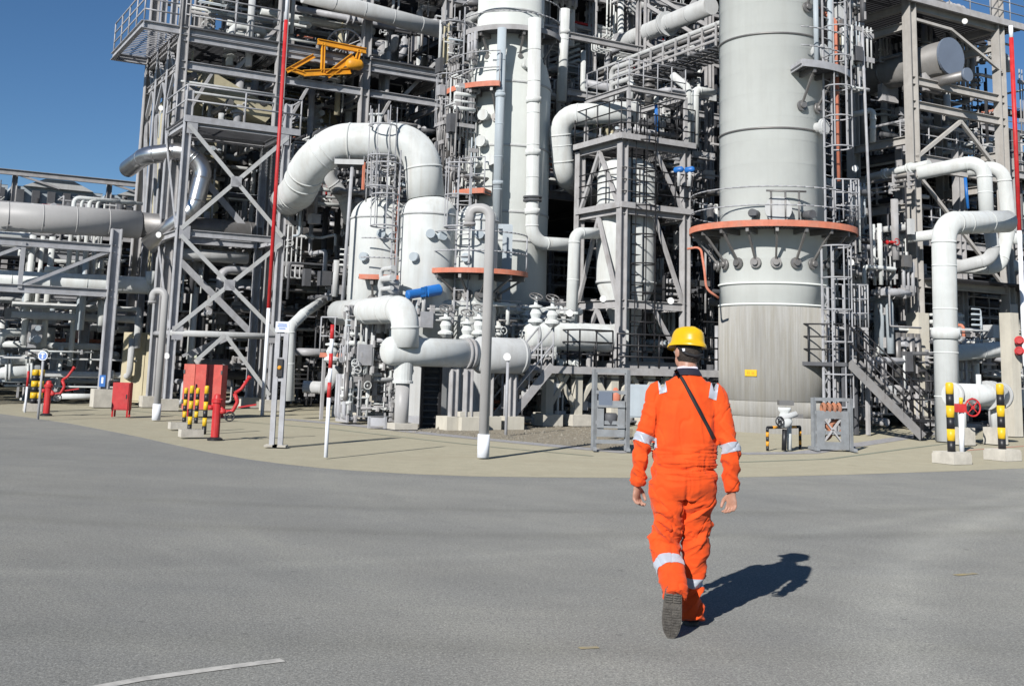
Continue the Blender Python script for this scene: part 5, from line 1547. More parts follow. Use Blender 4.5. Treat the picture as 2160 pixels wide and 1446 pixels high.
# insulated exchanger shell
a_ = AB(P(2000, 118, 36.6))[0]
e0 = PB(2003, 120, a_); e1 = PB(1755, 178, a_)
e1.z = e0.z
def exchanger():
    root = thing('heat_exchanger', 'long grey horizontal exchanger with round flat end, upper right', 'vessel', V((e0.x, e0.y, e0.z)))
    d = (e1 - e0)
    L = d.length; d.normalize()
    MB().lathe(e0, [(0.58, 0), (0.58, L)], n=32, axis=d).build('shell', M['exch'], root)
    MB().lathe(e0, [(0.64, -0.08), (0.64, 0.0)], n=32, axis=d, smooth=False).build('end_cover', M['bluegrey2'], root)
    for f in (0.25, 0.5):
        MB().disc(e0 + d * L * f, d, 0.60, 0.08, n=32).build('band', M['dalu'], root)
    for f in (0.15, 0.5):
        q = e0 + d * L * f
        MB().box(q - UP * 0.75, AX * 0.4, BX * 0.1, UP * 0.3).build('saddle', M['steel'], root)
    c = PB(2040, 158, a_ - 0.2)
    root = thing('blind_flange', 'small round grey blind flange beside the exchanger end', 'flange', c)
    MB().disc(c, d, 0.23, 0.1, n=24).build('cover', M['bluegrey2'], root)
    MB().tube([c, c + d * 2.5], 0.17, n=16).build('stub_pipe', M['dalu'], root)
M['exch'] = mat('grey_insulation', (0.23, 0.225, 0.215), 0.55, metal=0.1, var=0.12, dirt=0.3)
exchanger()
Yr = 30.0
Yr = 29.0
pipe('loop_pipe', 'thick white pipe rising from the ground and turning right, lower right', [V((P(1997, 860, Yr).x, Yr, 0.03)), V((P(1990, 470, Yr).x, Yr, P(1990, 471, Yr).z)), P(2125, 467, Yr + 1.6)], 0.30, M['white'], bend=0.55, n=24, arc=9, collars=(0.32,))
Yr2 = Yr + 1.3
pipe('loop_pipe', 'white pipe crossing from the right structure then bending down, behind the thick one', [PA(1935, 366, 22.9), PA(2075, 338, 21.4), PA(2082, 475, 21.4)], 0.21, M['white'], bend=0.42, n=20, arc=8)
pipe('loop_pipe', 'outer white loop pipe bending down at the right edge', [PA(2040, 360, 23.2), PA(2116, 352, 22.4), PA(2128, 480, 22.4), PA(2108, 565, 22.4), PA(2000, 562, 23.4)], 0.21, M['white'], bend=0.42, n=20, arc=8)
pipe('loop_pipe', 'inner white loop pipe sweeping under the thick elbow', [PA(2086, 470, 21.9), PA(2098, 545, 21.9), PA(2010, 566, 22.8)], 0.19, M['white2'], bend=0.4, n=20, arc=8)
pipe('right_pipe', 'white horizontal pipe leaving the frame at right, upper of two', [PA(2130, 502, 24.8), PA(2230, 512, 24.8)], 0.19, M['white'], n=18)
pipe('right_pipe', 'white horizontal pipe leaving the frame at right, lower of two', [PA(2128, 560, 24.8), PA(2230, 568, 24.8)], 0.20, M['white'], n=18)
pipe('cross_pipe', 'white pipe reaching from large column to right frame below orange ring', [PB(1818, 515, RA - 0.6), PB(1990, 492, RA - 0.6)], 0.16, M['white'], flanges=(0.2,), bands=False)
pipe('cross_pipe', 'white pipe crossing the right frame just below lamp level', [PB(1830, 375, RA - 0.5), PB(1960, 345, RA - 0.5)], 0.12, M['white'], flanges=(0.3, 0.7), bands=False)
pipe('cross_pipe', 'horizontal white pipe low behind the right concrete columns', [P(2005, 745, 34), P(2130, 735, 35)], 0.24, M['white'], bands=False)
pipe('vent_stack', 'white safety valve riser with hooked arm above the right frame beam', [P(1840, 300, 35.2), P(1842, 232, 35.2), P(1795, 243, 35.6)], 0.09, M['white'], bend=0.12, collars=(0.25, 0.42))
pipe('tall_mast', 'slim light grey mast between large column and right frame', [P(1840, 560, 31.5) , P(1818, 60, 31.5)], 0.04, M['galv'], bands=False, n=8)
pipe('blue_line', 'thin bright blue vertical line behind the white loop pipes', [P(2042, 440, 37), P(2036, 375, 37)], 0.05, M['blue'], bands=False, n=8)
pipe('blue_line', 'thin bright blue vertical line in the top of the mid tower', [P(1385, 278, 34.0), P(1384, 222, 34.0)], 0.05, M['blue'], bands=False, n=8)
pipe('hose_line', 'orange armoured hose looping left of the large column', [P(1450, 525, 31.2), P(1478, 520, 31), P(1486, 570, 30.6), P(1490, 610, 30.6), P(1516, 628, 30.7)], 0.032, M['orange'], bend=0.3, bands=False, n=8)
# platform cage beside the large column
def side_cage():
    Y = 31.0
    root = thing('ladder_cage', 'open galvanised cage platform right of the large column, above the stair', 'platform', V((P(1790, 700, Y).x, Y, 0.03)))
    z0, z1 = P(1790, 690, Y).z, P(1790, 600, Y).z
    x0, x1 = P(1762, 690, Y).x, P(1832, 690, Y).x
    mb = MB(); rail_mesh(mb, [V((x0, Y, z0)), V((x1, Y, z0)), V((x1, Y + 1.2, z0))], h=z1 - z0, gap=0.22, mids=2, r=0.022); mb.build('handrail', M['galv'], root)
    MB().box(V(((x0 + x1) / 2, Y + 0.6, z0 - 0.03)), V(((x1 - x0) / 2, 0, 0)), V((0, 0.6, 0)), UP * 0.04).build('plate', M['steel'], root)
    for x in (x0 + 0.05, x1 - 0.05):
        for y in (Y + 0.05, Y + 1.1):
            MB().bar(V((x, y, 0.03)), V((x, y, z0 - 0.07)), 0.09, 0.09).build('post', M['steel'], root)
    z0, z1 = P(1790, 462, Y).z, P(1790, 378, Y).z
    mb = MB(); rail_mesh(mb, [V((P(1762, 420, Y).x, Y, z0)), V((P(1812, 420, Y).x, Y, z0)), V((P(1812, 420, Y).x, Y + 0.9, z0))], h=z1 - z0, gap=0.2, mids=2, r=0.022); mb.build('gate', M['galv'], root)
side_cage()
# extra pedestals and concrete under the right frame
for i, (px, py, Y, s) in enumerate(((2132, 770, 32.5, 'pale concrete column at the right edge with red valves on it'),)):
    p = P(px, py, Y)
    root = thing('concrete_column', s, 'column', V((p.x, Y, 0.03)))
    MB().bar(V((p.x, Y, 0.03)), V((p.x, Y, P(px, 660, Y).z)), 0.36, 0.36).build('shaft', M['conc2'], root)
    for py2 in (718, 740):
        q = P(2150, py2, Y - 0.35)
        mb = MB(); handwheel(mb, q, V((-0.4, -1, 0.1)), 0.11, 0.02); mb.disc(q, V((-0.4, -1, 0)), 0.09, 0.2, n=10); mb.build('red_valve', M['red'], root)

# ------------------------------------------------------------------ left pipe rack
KB = AB(G(215, 860))[1]; KA = AB(G(215, 860))[0]
def left_rack():
    root = thing('pipe_rack', 'grey steel pipe rack with big plinth crossing the left edge', 'pipe rack', W(KA, KB, 0.03))
    MB().cbox(W(KA, KB, 0.03), 0.62, 0.62, P(215, 822, 34.8).z).build('plinth', M['conc'], root)
    zp = P(215, 822, 34.8).z
    zu = PA(235, 482, KB).z
    member(root, 'column', W(KA, KB, zp), W(KA, KB, zu), 0.30, 0.30, M['galv'])
    member(root, 'column', W(KA, KB + 4, 0.1), W(KA, KB + 4, zu), 0.30, 0.30, M['galv'])
    member(root, 'column', W(KA - 6.5, KB, 0.1), W(KA - 6.5, KB, zu), 0.28, 0.28, M['galv'])
    za, zb = PA(232, 524, KB).z, PA(225, 618, KB).z
    for z in (za, zb):
        member(root, 'beam', W(KA, KB, z), W(KA - 9, KB, z), 0.18, 0.24, M['galv'])
        member(root, 'beam', W(KA, KB + 4, z), W(KA - 9, KB + 4, z), 0.18, 0.24, M['galv'])
        member(root, 'cross_beam', W(KA, KB, z), W(KA, KB + 4, z), 0.16, 0.22, M['steel'])
    member(root, 'hanger', W(KA - 2.6, KB, zb), W(KA - 2.6, KB, za), 0.12, 0.12, M['galv'], 'B')
    member(root, 'brace', W(KA - 0.2, KB, za - 0.1), W(KA - 2.5, KB, zb + 0.1), 0.10, 0.10, M['galv'], 'B')
    member(root, 'brace', W(KA - 2.6, KB, za - 0.1), W(KA - 5.0, KB, zb + 0.1), 0.10, 0.10, M['galv'], 'B')
    c = P(216, 803, 34.5)
    s = thing('wall_sign', 'small blue sign on the foot of the left rack column', 'sign', c)
    MB().box(c, V((0.09, 0, 0)), V((0, 0.01, 0)), UP * 0.17).build('plate', M['blue'], s)
    MB().box(c - V((0, 0.012, 0)) + UP * 0.02, V((0.03, 0, 0)), V((0, 0.002, 0)), UP * 0.09).build('pictogram', M['signw'], s)
left_rack()
zb1 = PA(120, 463, KB + 0.6)
pipe('rack_pipe', 'very thick pale pipe crossing the left edge on top of the rack', [PA(-60, 452, KB + 0.6), PA(295, 474, KB + 0.6)], 0.44, M['polegrey'], bands=False, n=28)
pipe('rack_pipe', 'dark clad continuation of the thick rack pipe behind the braced tower', [PA(295, 474, KB + 0.6), PA(395, 482, KB + 0.6), PA(760, 515, KB + 0.6)], 0.40, M['dalu'], bands=False, n=24)
pipe('rack_pipe', 'white medium pipe on the lower level of the left rack', [PA(-60, 586, KB + 1.0), PA(330, 603, KB + 1.0), PA(332, 640, KB + 1.0)], 0.27, M['white'], bend=0.3, n=20)
pipe('rack_pipe', 'white tee branch with cap standing on the lower rack pipe', [PA(318, 600, KB + 0.8), PA(318, 572, KB + 0.8)], 0.16, M['white'], bands=False)
pipe('rack_pipe', 'blue-grey pipe running behind the braced tower at mid height', [PA(430, 600, KB + 2.0), PA(735, 606, KB + 2.0)], 0.24, M['bluegrey'], bands=False, n=20)
pipe('elbow_riser', 'white insulated elbow pipe right of the two-post sign', [P(690, 628, 37.0), P(640, 662, 31.8), P(612, 690, 31.2), P(610, 845, 31.2)], 0.14, M['white'], bend=0.25, n=16)
pipe('low_pipe', 'low white pipe on the ground left of the drum skirts', [P(640, 815, 32), P(690, 818, 32), P(712, 775, 32.2)], 0.17, M['white2'], bend=0.25, n=14)

# ------------------------------------------------------------------ far-left coolers
def far_coolers():
    B_ = 62.0
    for i in range(4):
        A0_ = 2.0 + i * 4.6
        root = thing('air_cooler', 'far air cooler box on the skyline at left, %s from the edge' % ['first', 'second', 'third', 'fourth'][i], 'air cooler', W(A0_, B_, 0.03), 'air coolers on the skyline')
        zb = 9.0
        MB().abox(A0_, A0_ + 4.4, B_, B_ + 4, zb, zb + 0.9).build('header_box', M['bluegrey'], root)
        vs = [W(A0_ + 0.5, B_ - 0.3, zb + 0.9), W(A0_ + 3.9, B_ - 0.3, zb + 0.9), W(A0_ + 2.9, B_ - 0.3, zb + 1.35), W(A0_ + 1.5, B_ - 0.3, zb + 1.35)]
        MB().prism(vs, BX * 4).build('fan_plenum', M['white2'], root)
        for k in range(6):
            MB().abox(A0_ + 0.2 + k * 0.74, A0_ + 0.55 + k * 0.74, B_ - 0.35, B_ - 0.05, zb - 0.6, zb + 0.7).build('louvre', M['dark'], root)
        member(root, 'leg', W(A0_ + 0.1, B_, 0.03), W(A0_ + 0.1, B_, zb + 1.5), 0.25, 0.25, M['steel'])
        member(root, 'top_beam', W(A0_, B_ - 0.4, zb + 1.5), W(A0_ + 4.6, B_ - 0.4, zb + 1.5), 0.2, 0.28, M['steel'])
        member(root, 'rail_beam', W(A0_, B_ - 0.6, zb - 0.8), W(A0_ + 4.6, B_ - 0.6, zb - 0.8), 0.2, 0.25, M['galv'])
        member(root, 'brace', W(A0_ + 0.2, B_ - 0.4, zb + 1.4), W(A0_ + 2.2, B_ - 0.4, zb + 0.9), 0.1, 0.1, M['steel'], 'B')
far_coolers()
# twin columns with orange ring far left, small white vessels
def far_left_vessels():
    Y = 42.0
    for i, (px, s) in enumerate(((152, 'left'), (182, 'right'))):
        p = P(px, 740, Y)
        root = thing('twin_vessel', 'slim white vessel on tan skirt at far left, %s one of the pair' % s, 'vessel', V((p.x, Y, 0.03)))
        MB().tube([V((p.x, Y, 0.03)), V((p.x, Y, P(px, 765, Y).z))], 0.21, n=16).build('skirt', M['tan'], root)
        MB().lathe(V((p.x, Y, 0)), [(0.21, P(px, 765, Y).z), (0.21, P(px, 650, Y).z), (0.1, P(px, 640, Y).z)], n=16).build('shell', M['white'], root)
    a, b = P(116, 717, Y), P(205, 717, Y)
    root = thing('access_platform', 'orange-edged platform around the twin slim vessels at far left', 'platform', V((a.x, Y, 0.03)))
    MB().box(V(((a.x + b.x) / 2, Y, a.z)), V(((b.x - a.x) / 2, 0, 0)), V((0, 0.8, 0)), UP * 0.06).build('plate', M['orange'], root)
    for x in (a.x + 0.1, b.x - 0.1):
        MB().bar(V((x, Y, 0.03)), V((x, Y, a.z)), 0.1, 0.1).build('post', M['steel'], root)
    mb = MB(); rail_mesh(mb, [V((a.x, Y - 0.8, a.z)), V((b.x, Y - 0.8, a.z))], h=1.0, gap=0.6); mb.build('handrail', M['galv'], root)
    for i, (px, r, s) in enumerate(((62, 0.30, 'leftmost of the'), (88, 0.26, 'second of the'), (104, 0.2, 'thinnest of the'))):
        p = P(px, 700, 40)
        root = thing('small_vessel', '%s small white upright vessels under the left rack' % s, 'vessel', V((p.x, 40, 0.03)))
        z1, z0 = P(px, 655, 40).z, P(px, 742, 40).z
        MB().lathe(V((p.x, 40, 0)), [(r * 0.5, z0 - 0.2), (r, z0), (r, z1 - 0.15), (r * 0.6, z1)], n=18).build('shell', M['white'], root)
        for s2 in (-1, 1):
            MB().bar(V((p.x + s2 * r * 0.7, 40, 0.03)), V((p.x + s2 * r * 0.7, 40, z0)), 0.07, 0.07).build('leg', M['galv'], root)
    pipe('ground_pipe', 'white pipe low at the left edge with flanges, upper of two', [P(-30, 762, 36), P(70, 757, 36.5)], 0.16, M['white'], flanges=(0.5, 0.9), bands=False)
    pipe('ground_pipe', 'white pipe low at the left edge with flanges, lower of two', [P(-30, 788, 35), P(85, 782, 35.6)], 0.18, M['white'], flanges=(0.4, 0.8), bands=False)
M['tan'] = mat('tan_fireproofing', (0.46, 0.40, 0.32), 0.85, var=0.08, dirt=0.3)
far_left_vessels()
# low orange platform and railing beside drum skirts
def low_platform():
    Y = 30.6
    a, b = P(674, 748, Y), P(733, 748, Y)
    root = thing('access_platform', 'low orange-edged platform left of the domed drum skirt', 'platform', V((a.x, Y, 0.03)))
    MB().box(V(((a.x + b.x) / 2, Y + 0.5, a.z - 0.04)), V(((b.x - a.x) / 2, 0, 0)), V((0, 0.5, 0)), UP * 0.03).build('plate', M['dark'], root)
    MB().bar(V((a.x, Y, a.z)), V((b.x, Y, a.z)), 0.03, 0.12).build('toe_plate', M['orange'], root)
    mb = MB(); rail_mesh(mb, [V((a.x, Y, a.z)), V((b.x, Y, a.z)), V((b.x, Y + 1, a.z))], h=1.0, gap=0.35); mb.build('handrail', M['galv'], root)
    for x in (a.x + 0.05, b.x - 0.05):
        MB().bar(V((x, Y + 0.5, 0.03)), V((x, Y + 0.5, a.z)), 0.08, 0.08).build('post', M['steel'], root)
low_platform()
def gatepost():
    p = flat(G(735, 880)); z = P(740, 690, p.y).z
    root = thing('steel_post', 'grey steel post on a concrete foot before the domed drum skirt', 'post', p)
    MB().cbox(p, 0.75, 0.75, 0.32).build('plinth', M['conc'], root)
    MB().ibeam(p + UP * 0.32, V((p.x, p.y, z)), 0.26, 0.26).build('shaft', M['polegrey'], root)
gatepost()
# dark lattice column and cable ladder under the header pipe
def dark_stand():
    p = flat(P(905, 890, 28.6)); z = P(908, 772, p.y).z
    root = thing('cable_stand', 'black lattice cable stand under the thick horizontal pipe', 'stand', p)
    for dx in (-0.22, 0.22):
        MB().bar(p + V((dx, 0.3, 0)), V((p.x + dx, p.y + 0.3, z)), 0.07, 0.07).build('upright', M['black'], root)
    k = 0.1
    while k < z:
        MB().bar(p + V((-0.22, 0.3, k)), p + V((0.22, 0.3, k)), 0.04, 0.04).build('rung', M['black'], root); k += 0.16
    MB().box(p + V((0, 0.4, z / 2)), V((0.2, 0, 0)), V((0, 0.04, 0)), UP * (z / 2)).build('cable_bundle', M['darker'], root)
    for i, px in enumerate((954, 985)):
        q = flat(P(px, 895, 28.4))
        r2 = thing('steel_post', ['left short steel post on white plinth under the header pipe', 'right short steel post on white plinth beside the hooked pipe'][i], 'post', q)
        MB().cbox(q, 0.6, 0.6, 0.32).build('plinth', M['conc2'], r2)
        MB().ibeam(q + UP * 0.32, V((q.x, q.y, P(px, 778, q.y).z)), 0.18, 0.18).build('shaft', M['steel'], r2)
dark_stand()
# floodlights
cd = V((-0.2, -1, -0.35))
for px, py, Y, s, po in ((1070, 752, 26.5, 'white floodlight on a thin post just right of the hooked pipe', 0.03), (1795, 553, 31.0, 'white floodlight right of the large column below its orange ring', None), (1804, 355, 31.4, 'white floodlight on the slim mast beside the right frame', None),
                     (1272, 630, 31.5, 'white floodlight on the left corner of the mid tower', None), (1415, 634, 31.0, 'white floodlight on the right side of the mid tower', None), (1330, 175, 33.5, 'white floodlight at the top corner of the mid tower', None), (1202, 660, 30.0, 'white floodlight above the raised drum', None),
                     (340, 228, 37.5, 'white floodlight among the left gantry columns', None), (335, 495, 34.5, 'white floodlight on the braced tower above the white elbow', None), (2035, 45, 35.6, 'white floodlight under the top deck at right', None), (352, 750, 33.4, 'white floodlight low on the braced tower leg', None)):
    floodlight(P(px, py, Y), cd, s, po, 0.09)

# ------------------------------------------------------------------ background: decks and dark backing added for shade, pipework too dense to count
def background_structure(name, label, A0, A1, B0, B1, levels, bay, top, deck_m='darker'):
    root = thing(name, label, 'structure', W(A0, B0, 0.03))
    n = max(1, round((A1 - A0) / bay))
    for i in range(n + 1):
        a = A0 + (A1 - A0) * i / n
        for b in (B0, B1):
            member(root, 'column', W(a, b, 0.03), W(a, b, top), 0.28, 0.28, M['steel'])
        for z in levels:
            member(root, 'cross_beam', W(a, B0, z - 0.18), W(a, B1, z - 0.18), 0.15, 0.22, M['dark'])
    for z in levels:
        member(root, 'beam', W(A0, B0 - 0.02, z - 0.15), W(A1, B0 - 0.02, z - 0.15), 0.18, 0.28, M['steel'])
        MB().abox(A0, A1, B0 + 0.1, B1, z - 0.03, z).build('deck_plate', M[deck_m], root)  # near-black plates added to shade the interior
        mb = MB(); rail_mesh(mb, [W(A0, B0, z), W(A1, B0, z)], h=1.05, gap=1.4, mids=2, r=0.025); mb.build('handrail', M['galv'], root)
    return root
background_structure('filler_decks', 'deep stack of dark decks added for shade behind the central columns', 13.0, 46.0, 45.0, 53.0, [3.6, 7.2, 10.8, 14.4, 18.0, 21.6], 4.1, 23)  # added decks keep the sun off the backing behind them
background_structure('filler_decks', 'stack of dark decks added for shade behind the right steel frame', 34.0, 48.0, 33.0, 44.0, [3.4, 6.6, 9.8, 13.0], 3.5, 13.4)  # added decks fill the space behind the frame with shade
mb = MB()
for k in range(120):
    mb.abox(14.5 + k * 0.4, 14.5 + k * 0.4 + 0.3, 53.2, 53.5, 0, 24)
mb.abox(14.4, 62.6, 53.35, 53.8, 0, 24.2)
tag(mb.build('dark_backing', M['dark']), 'dark ribbed backing added for interior shade at the back of the plant', 'wall')  # backing added; the plant's inner shade is put into its dark colour
mb = MB(); mb.abox(48.6, 49.0, 30, 53, 0, 12.5)
for k in range(57):
    mb.abox(48.5, 48.62, 30 + k * 0.4, 30.28 + k * 0.4, 0, 12.5)
tag(mb.build('dark_backing', M['dark']), 'dark ribbed backing added for shade behind the right-hand frame', 'wall')  # added to close the right side, with shade in its dark colour
CM = ['white', 'white2', 'steel', 'galv', 'dalu', 'dark', 'bluegrey', 'orange', 'white', 'darker', 'red', 'beige']
def clutter(name, label, A0, A1, B0, B1, z0, z1, n, seed, rmin=0.03, rmax=0.16, weights=None, valves=0.25, vert=0.35, lmax=5.0):
    rd = random.Random(seed)
    mb = MB()
    w = weights or [5, 7, 5, 5, 5, 4, 2, 0.3, 3, 2, 0.25, 0.5]
    for i in range(n):
        mb.cur = rd.choices(range(len(CM)), w)[0]
        a, b, z = rd.uniform(A0, A1), rd.uniform(B0, B1), rd.uniform(z0, z1)
        r = rmin + (rmax - rmin) * rd.random() ** 2.2
        if CM[mb.cur] in ('red', 'orange'): r = min(r, 0.05)
        L = rd.uniform(0.8, lmax)
        dirs = [AX, -AX, BX, -BX, UP, -UP]
        p = W(a, b, z)
        u = rd.random()
        d = (UP if rd.random() < 0.5 else -UP) if u < vert else (rd.choice([AX, -AX]) if u < vert + 0.4 else rd.choice([BX, -BX]))
        pts = [p]
        for s in range(rd.choice([1, 1, 2, 3])):
            q = pts[-1] + d * (L if s == 0 else rd.uniform(0.3, 1.6))
            qa, qb = AB(q); q = W(min(max(qa, A0), A1), min(max(qb, B0), B1), min(max(q.z, z0), z1))
            if (q - pts[-1]).length > 0.25:
                pts.append(q)
            d = rd.choice([e for e in dirs if abs(e.dot(d)) < 0.5])
        if len(pts) < 2: continue
        k = rd.choice([1, 1, 1, 2, 3, 4]) if r < 0.11 else rd.choice([1, 1, 2])      # lines run in ordered banks
        e0 = (pts[1] - pts[0]).normalized(); sd = rd.choice([e for e in (AX, BX, UP) if abs(e.dot(e0)) < 0.5]) * (r * 2 + 0.09)
        for q in range(k):
            mb.tube([p_ + sd * q for p_ in pts], r * (1 if q % 2 == 0 else 0.7), n=8 if r > 0.07 else 6, bend=r * 2.2, arc=3)
        if k > 1:
            cur = mb.cur; mb.cur = 2
            for f_ in (0.2, 0.8):
                c = pts[0].lerp(pts[1], f_) - sd.normalized() * 0.1
                mb.bar(c, c + sd * (k - 1) + sd.normalized() * 0.2, 0.05, r * 2 + 0.08)
            mb.cur = cur
        if rd.random() < valves:
            c = pts[0].lerp(pts[1], rd.uniform(0.2, 0.8)); e = (pts[1] - pts[0]).normalized()
            mb.disc(c, e, r * 1.7, 0.07, n=10); mb.disc(c + e * 0.2, e, r * 1.7, 0.07, n=10)
            if rd.random() < 0.5:
                c2 = c + e * 0.1
                v = rd.choice([UP, -BX, -AX])
                mb.tube([c2, c2 + v * (r + 0.22)], 0.03, n=5); mb.ring(c2 + v * (r + 0.25), v, 0.10, 0.014, n=10, k=4)
        elif rd.random() < 0.14:
            c = pts[0]
            mb.cur = rd.choice([1, 3, 4, 5])
            mb.box(c, AX * rd.uniform(0.06, 0.2), BX * rd.uniform(0.06, 0.2), UP * rd.uniform(0.08, 0.3))
    return tag(mb.build(name, [M[k] for k in CM]), label, 'pipework', kind='stuff')
dk = [2, 4, 5, 4, 6, 6, 1.5, 0.2, 1.5, 4, 0.15, 0.4]
clutter('background_pipework', 'dense grey pipework on the decks behind the central columns', 14, 45, 44.0, 47.5, 0.2, 21, 430, 11, weights=dk, rmax=0.22)
clutter('background_pipework', 'dense pipework at the back of the right frame', RA - 1, 47, RB + 1.2, 33.5, 0.2, 12.5, 360, 12, weights=dk, rmax=0.18)
clutter('background_pipework', 'tangle of pipes under the gantry at left', 9.0, 18, 36.8, 41.0, 0.1, 9.0, 300, 13, weights=dk, rmax=0.2)
clutter('background_pipework', 'thin lines and brackets high in the gantry', 9.0, 18, 36.9, 42.0, 8.6, 16.5, 300, 14, weights=[6, 6, 6, 8, 3, 2, 2, 0.2, 4, 1, 0.1, 1.5], rmax=0.15)
clutter('background_pipework', 'pipes and valves between the drums and the central column', 14.0, 20.5, 29.5, 34.0, 0.1, 3.4, 260, 15, rmax=0.12, lmax=2.2)
clutter('background_pipework', 'small-bore lines clinging to the left flank of the central column', AB(MC)[0] - 2.3, AB(MC)[0] - 1.45, AB(MC)[1] - 0.8, AB(MC)[1] + 0.6, 3.5, 12.5, 80, 16, rmin=0.02, rmax=0.07, vert=0.7, lmax=2.5)
clutter('background_pipework', 'pipes and valves under the raised deck behind the worker', DA, DA + 7.5, DB + 0.4, DB + 3.4, 0.1, DZ - 0.25, 150, 17, rmax=0.13, lmax=1.8)
clutter('background_pipework', 'pipe bundles between mid tower and large column', mA1 - 0.2, mA1 + 3.0, MBq + 0.6, MBq + 5, 0.2, 11, 190, 18, rmax=0.14, weights=dk, lmax=2.5)
clutter('background_pipework', 'overhead pipe bundles between the two tall columns', 19.0, 27, 31.5, 38.0, 8.0, 16.0, 260, 19, rmax=0.18, weights=[6, 6, 6, 8, 3, 2, 2, 0.2, 4, 1, 0.1, 0.5])
clutter('background_pipework', 'pipework between large column and right frame', RA - 3.2, RA - 0.4, RB - 0.8, RB + 4, 0.1, 7.6, 170, 20, rmax=0.13, weights=dk, lmax=2.2)
clutter('background_pipework', 'ground-level pipes and valves below the right frame', RA - 1.5, RA + 6, RB - 2.0, RB + 2.5, 0.1, 3.2, 170, 21, rmax=0.14, lmax=2.0)
clutter('background_pipework', 'white and grey pipe jumble under the left rack', -4, KA + 1.2, KB + 1.5, KB + 14, 0.1, 6.5, 380, 22, rmax=0.16, weights=[8, 7, 4, 4, 2, 3, 3, 0.3, 6, 2, 0.3, 0.6])
clutter('background_pipework', 'far pipe jumble below the skyline coolers at left', -6, 16, 56, 61, 0.1, 9.0, 320, 23, rmax=0.2, weights=dk)
clutter('background_pipework', 'pipes behind the domed drums and the arch', 11.6, 17.5, 30.5, 35.5, 3.4, 8.5, 130, 24, rmax=0.11, weights=dk, lmax=3)
clutter('background_pipework', 'lines around the top of the right frame', RA + 1.5, RA + 8, RB + 1.5, RB + 6, 8.5, 15.0, 130, 25, rmax=0.12, weights=dk)
background_structure('filler_decks', 'dark decks added for shade between the central column and the large column', 20.2, 27.5, 33.0, 44.0, [4.0, 7.6, 11.2, 15.0], 3.6, 16)  # floors added to darken the gap between the columns
background_structure('filler_decks', 'dark decks added for shade inside the foot of the gantry', 11.9, 18.1, 37.4, 44.0, [4.4, 8.0], 3.1, 8.4)  # floors added to cut the sunlight under the gantry
background_structure('filler_decks', 'dark decks added for shade inside the right steel frame', RA + 0.6, RA + 9.0, RB + 1.0, RB + 8.0, [3.3, 6.2, 9.0], 3.0, 9.4)  # floors added to keep the inside of the frame dark
mb = MB(); mb.abox(-14, 14.4, 60.0, 60.3, 0, 7.6)
for k in range(70):
    mb.abox(-14 + k * 0.4, -13.7 + k * 0.4, 59.85, 60.02, 0, 7.6)
tag(mb.build('dark_backing', M['dark']), 'low dark ribbed backing added to block sky far behind the left pipe rack', 'wall')  # added backing that stops bright sky showing between the pipes
clutter('background_pipework', 'small valves and lines in front of the left drum skirt', *[f(AB(P(735, 720, 29.4))[i], AB(P(830, 720, 30.4))[i]) for i in (0, 1) for f in (min, max)], 0.1, 3.0, 70, 31, rmin=0.02, rmax=0.07, lmax=1.2, vert=0.5)
clutter('background_pipework', 'small-bore lines on the upper right flank of the large column', AB(VC)[0] + 0.9, AB(VC)[0] + 2.0, AB(VC)[1] - 1.9, AB(VC)[1] - 1.0, 9.6, 14.0, 60, 32, rmin=0.02, rmax=0.08, lmax=2.0, vert=0.7)
clutter('background_pipework', 'valves and flanged stubs along the raised drum and header', DA - 3.5, DA + 2.0, DB + 0.8, DB + 2.5, DZ + 0.1, DZ + 1.6, 110, 33, rmin=0.025, rmax=0.10, lmax=1.0, vert=0.5, weights=[9, 7, 2, 3, 2, 1, 2, 0.4, 6, 0.5, 0.2, 0.2], valves=0.6)
# unseen mass behind the left jumble
background_structure('filler_decks', 'low dark structure behind the left pipe rack', -8.0, 13.0, 52.0, 58.0, [3.6, 6.8], 4.2, 7.2)
# ================================================================== the worker
def catmull(pts, rad, k=5):
    out = []
    n = len(pts)
    for i in range(n - 1):
        p0, p1, p2, p3 = pts[max(i - 1, 0)], pts[i], pts[i + 1], pts[min(i + 2, n - 1)]
        for j in range(k):
            t = j / k
            q = 0.5 * ((2 * p1) + (p2 - p0) * t + (2 * p0 - 5 * p1 + 4 * p2 - p3) * t * t + (3 * p1 - p0 - 3 * p2 + p3) * t ** 3)
            ra, rb = rad[i], rad[i + 1]
            s = t * t * (3 - 2 * t)
            out.append((q, tuple(a + (b - a) * s for a, b in zip(ra, rb))))
    out.append((pts[-1], rad[-1]))
    return out
def loft(mb, pts, rad, k=5, n=22, side=V((1, 0, 0))):
    rings = catmull([V(p) for p in pts], [(r, r) if not isinstance(r, tuple) else r for r in rad], k)
    m = len(rings); vs = []
    for i, (c, (rx, ry)) in enumerate(rings):
        t = (rings[min(i + 1, m - 1)][0] - rings[max(i - 1, 0)][0]).normalized()
        x = (side - t * side.dot(t)).normalized(); y = t.cross(x)
        for j in range(n):
            a = 2 * PI * j / n
            vs.append(c + x * math.cos(a) * rx + y * math.sin(a) * ry)
    fs = [(i * n + j, i * n + (j + 1) % n, (i + 1) * n + (j + 1) % n, (i + 1) * n + j) for i in range(m - 1) for j in range(n)]
    fs += [tuple(range(n - 1, -1, -1)), tuple((m - 1) * n + j for j in range(n))]
    mb.add(vs, fs, True)
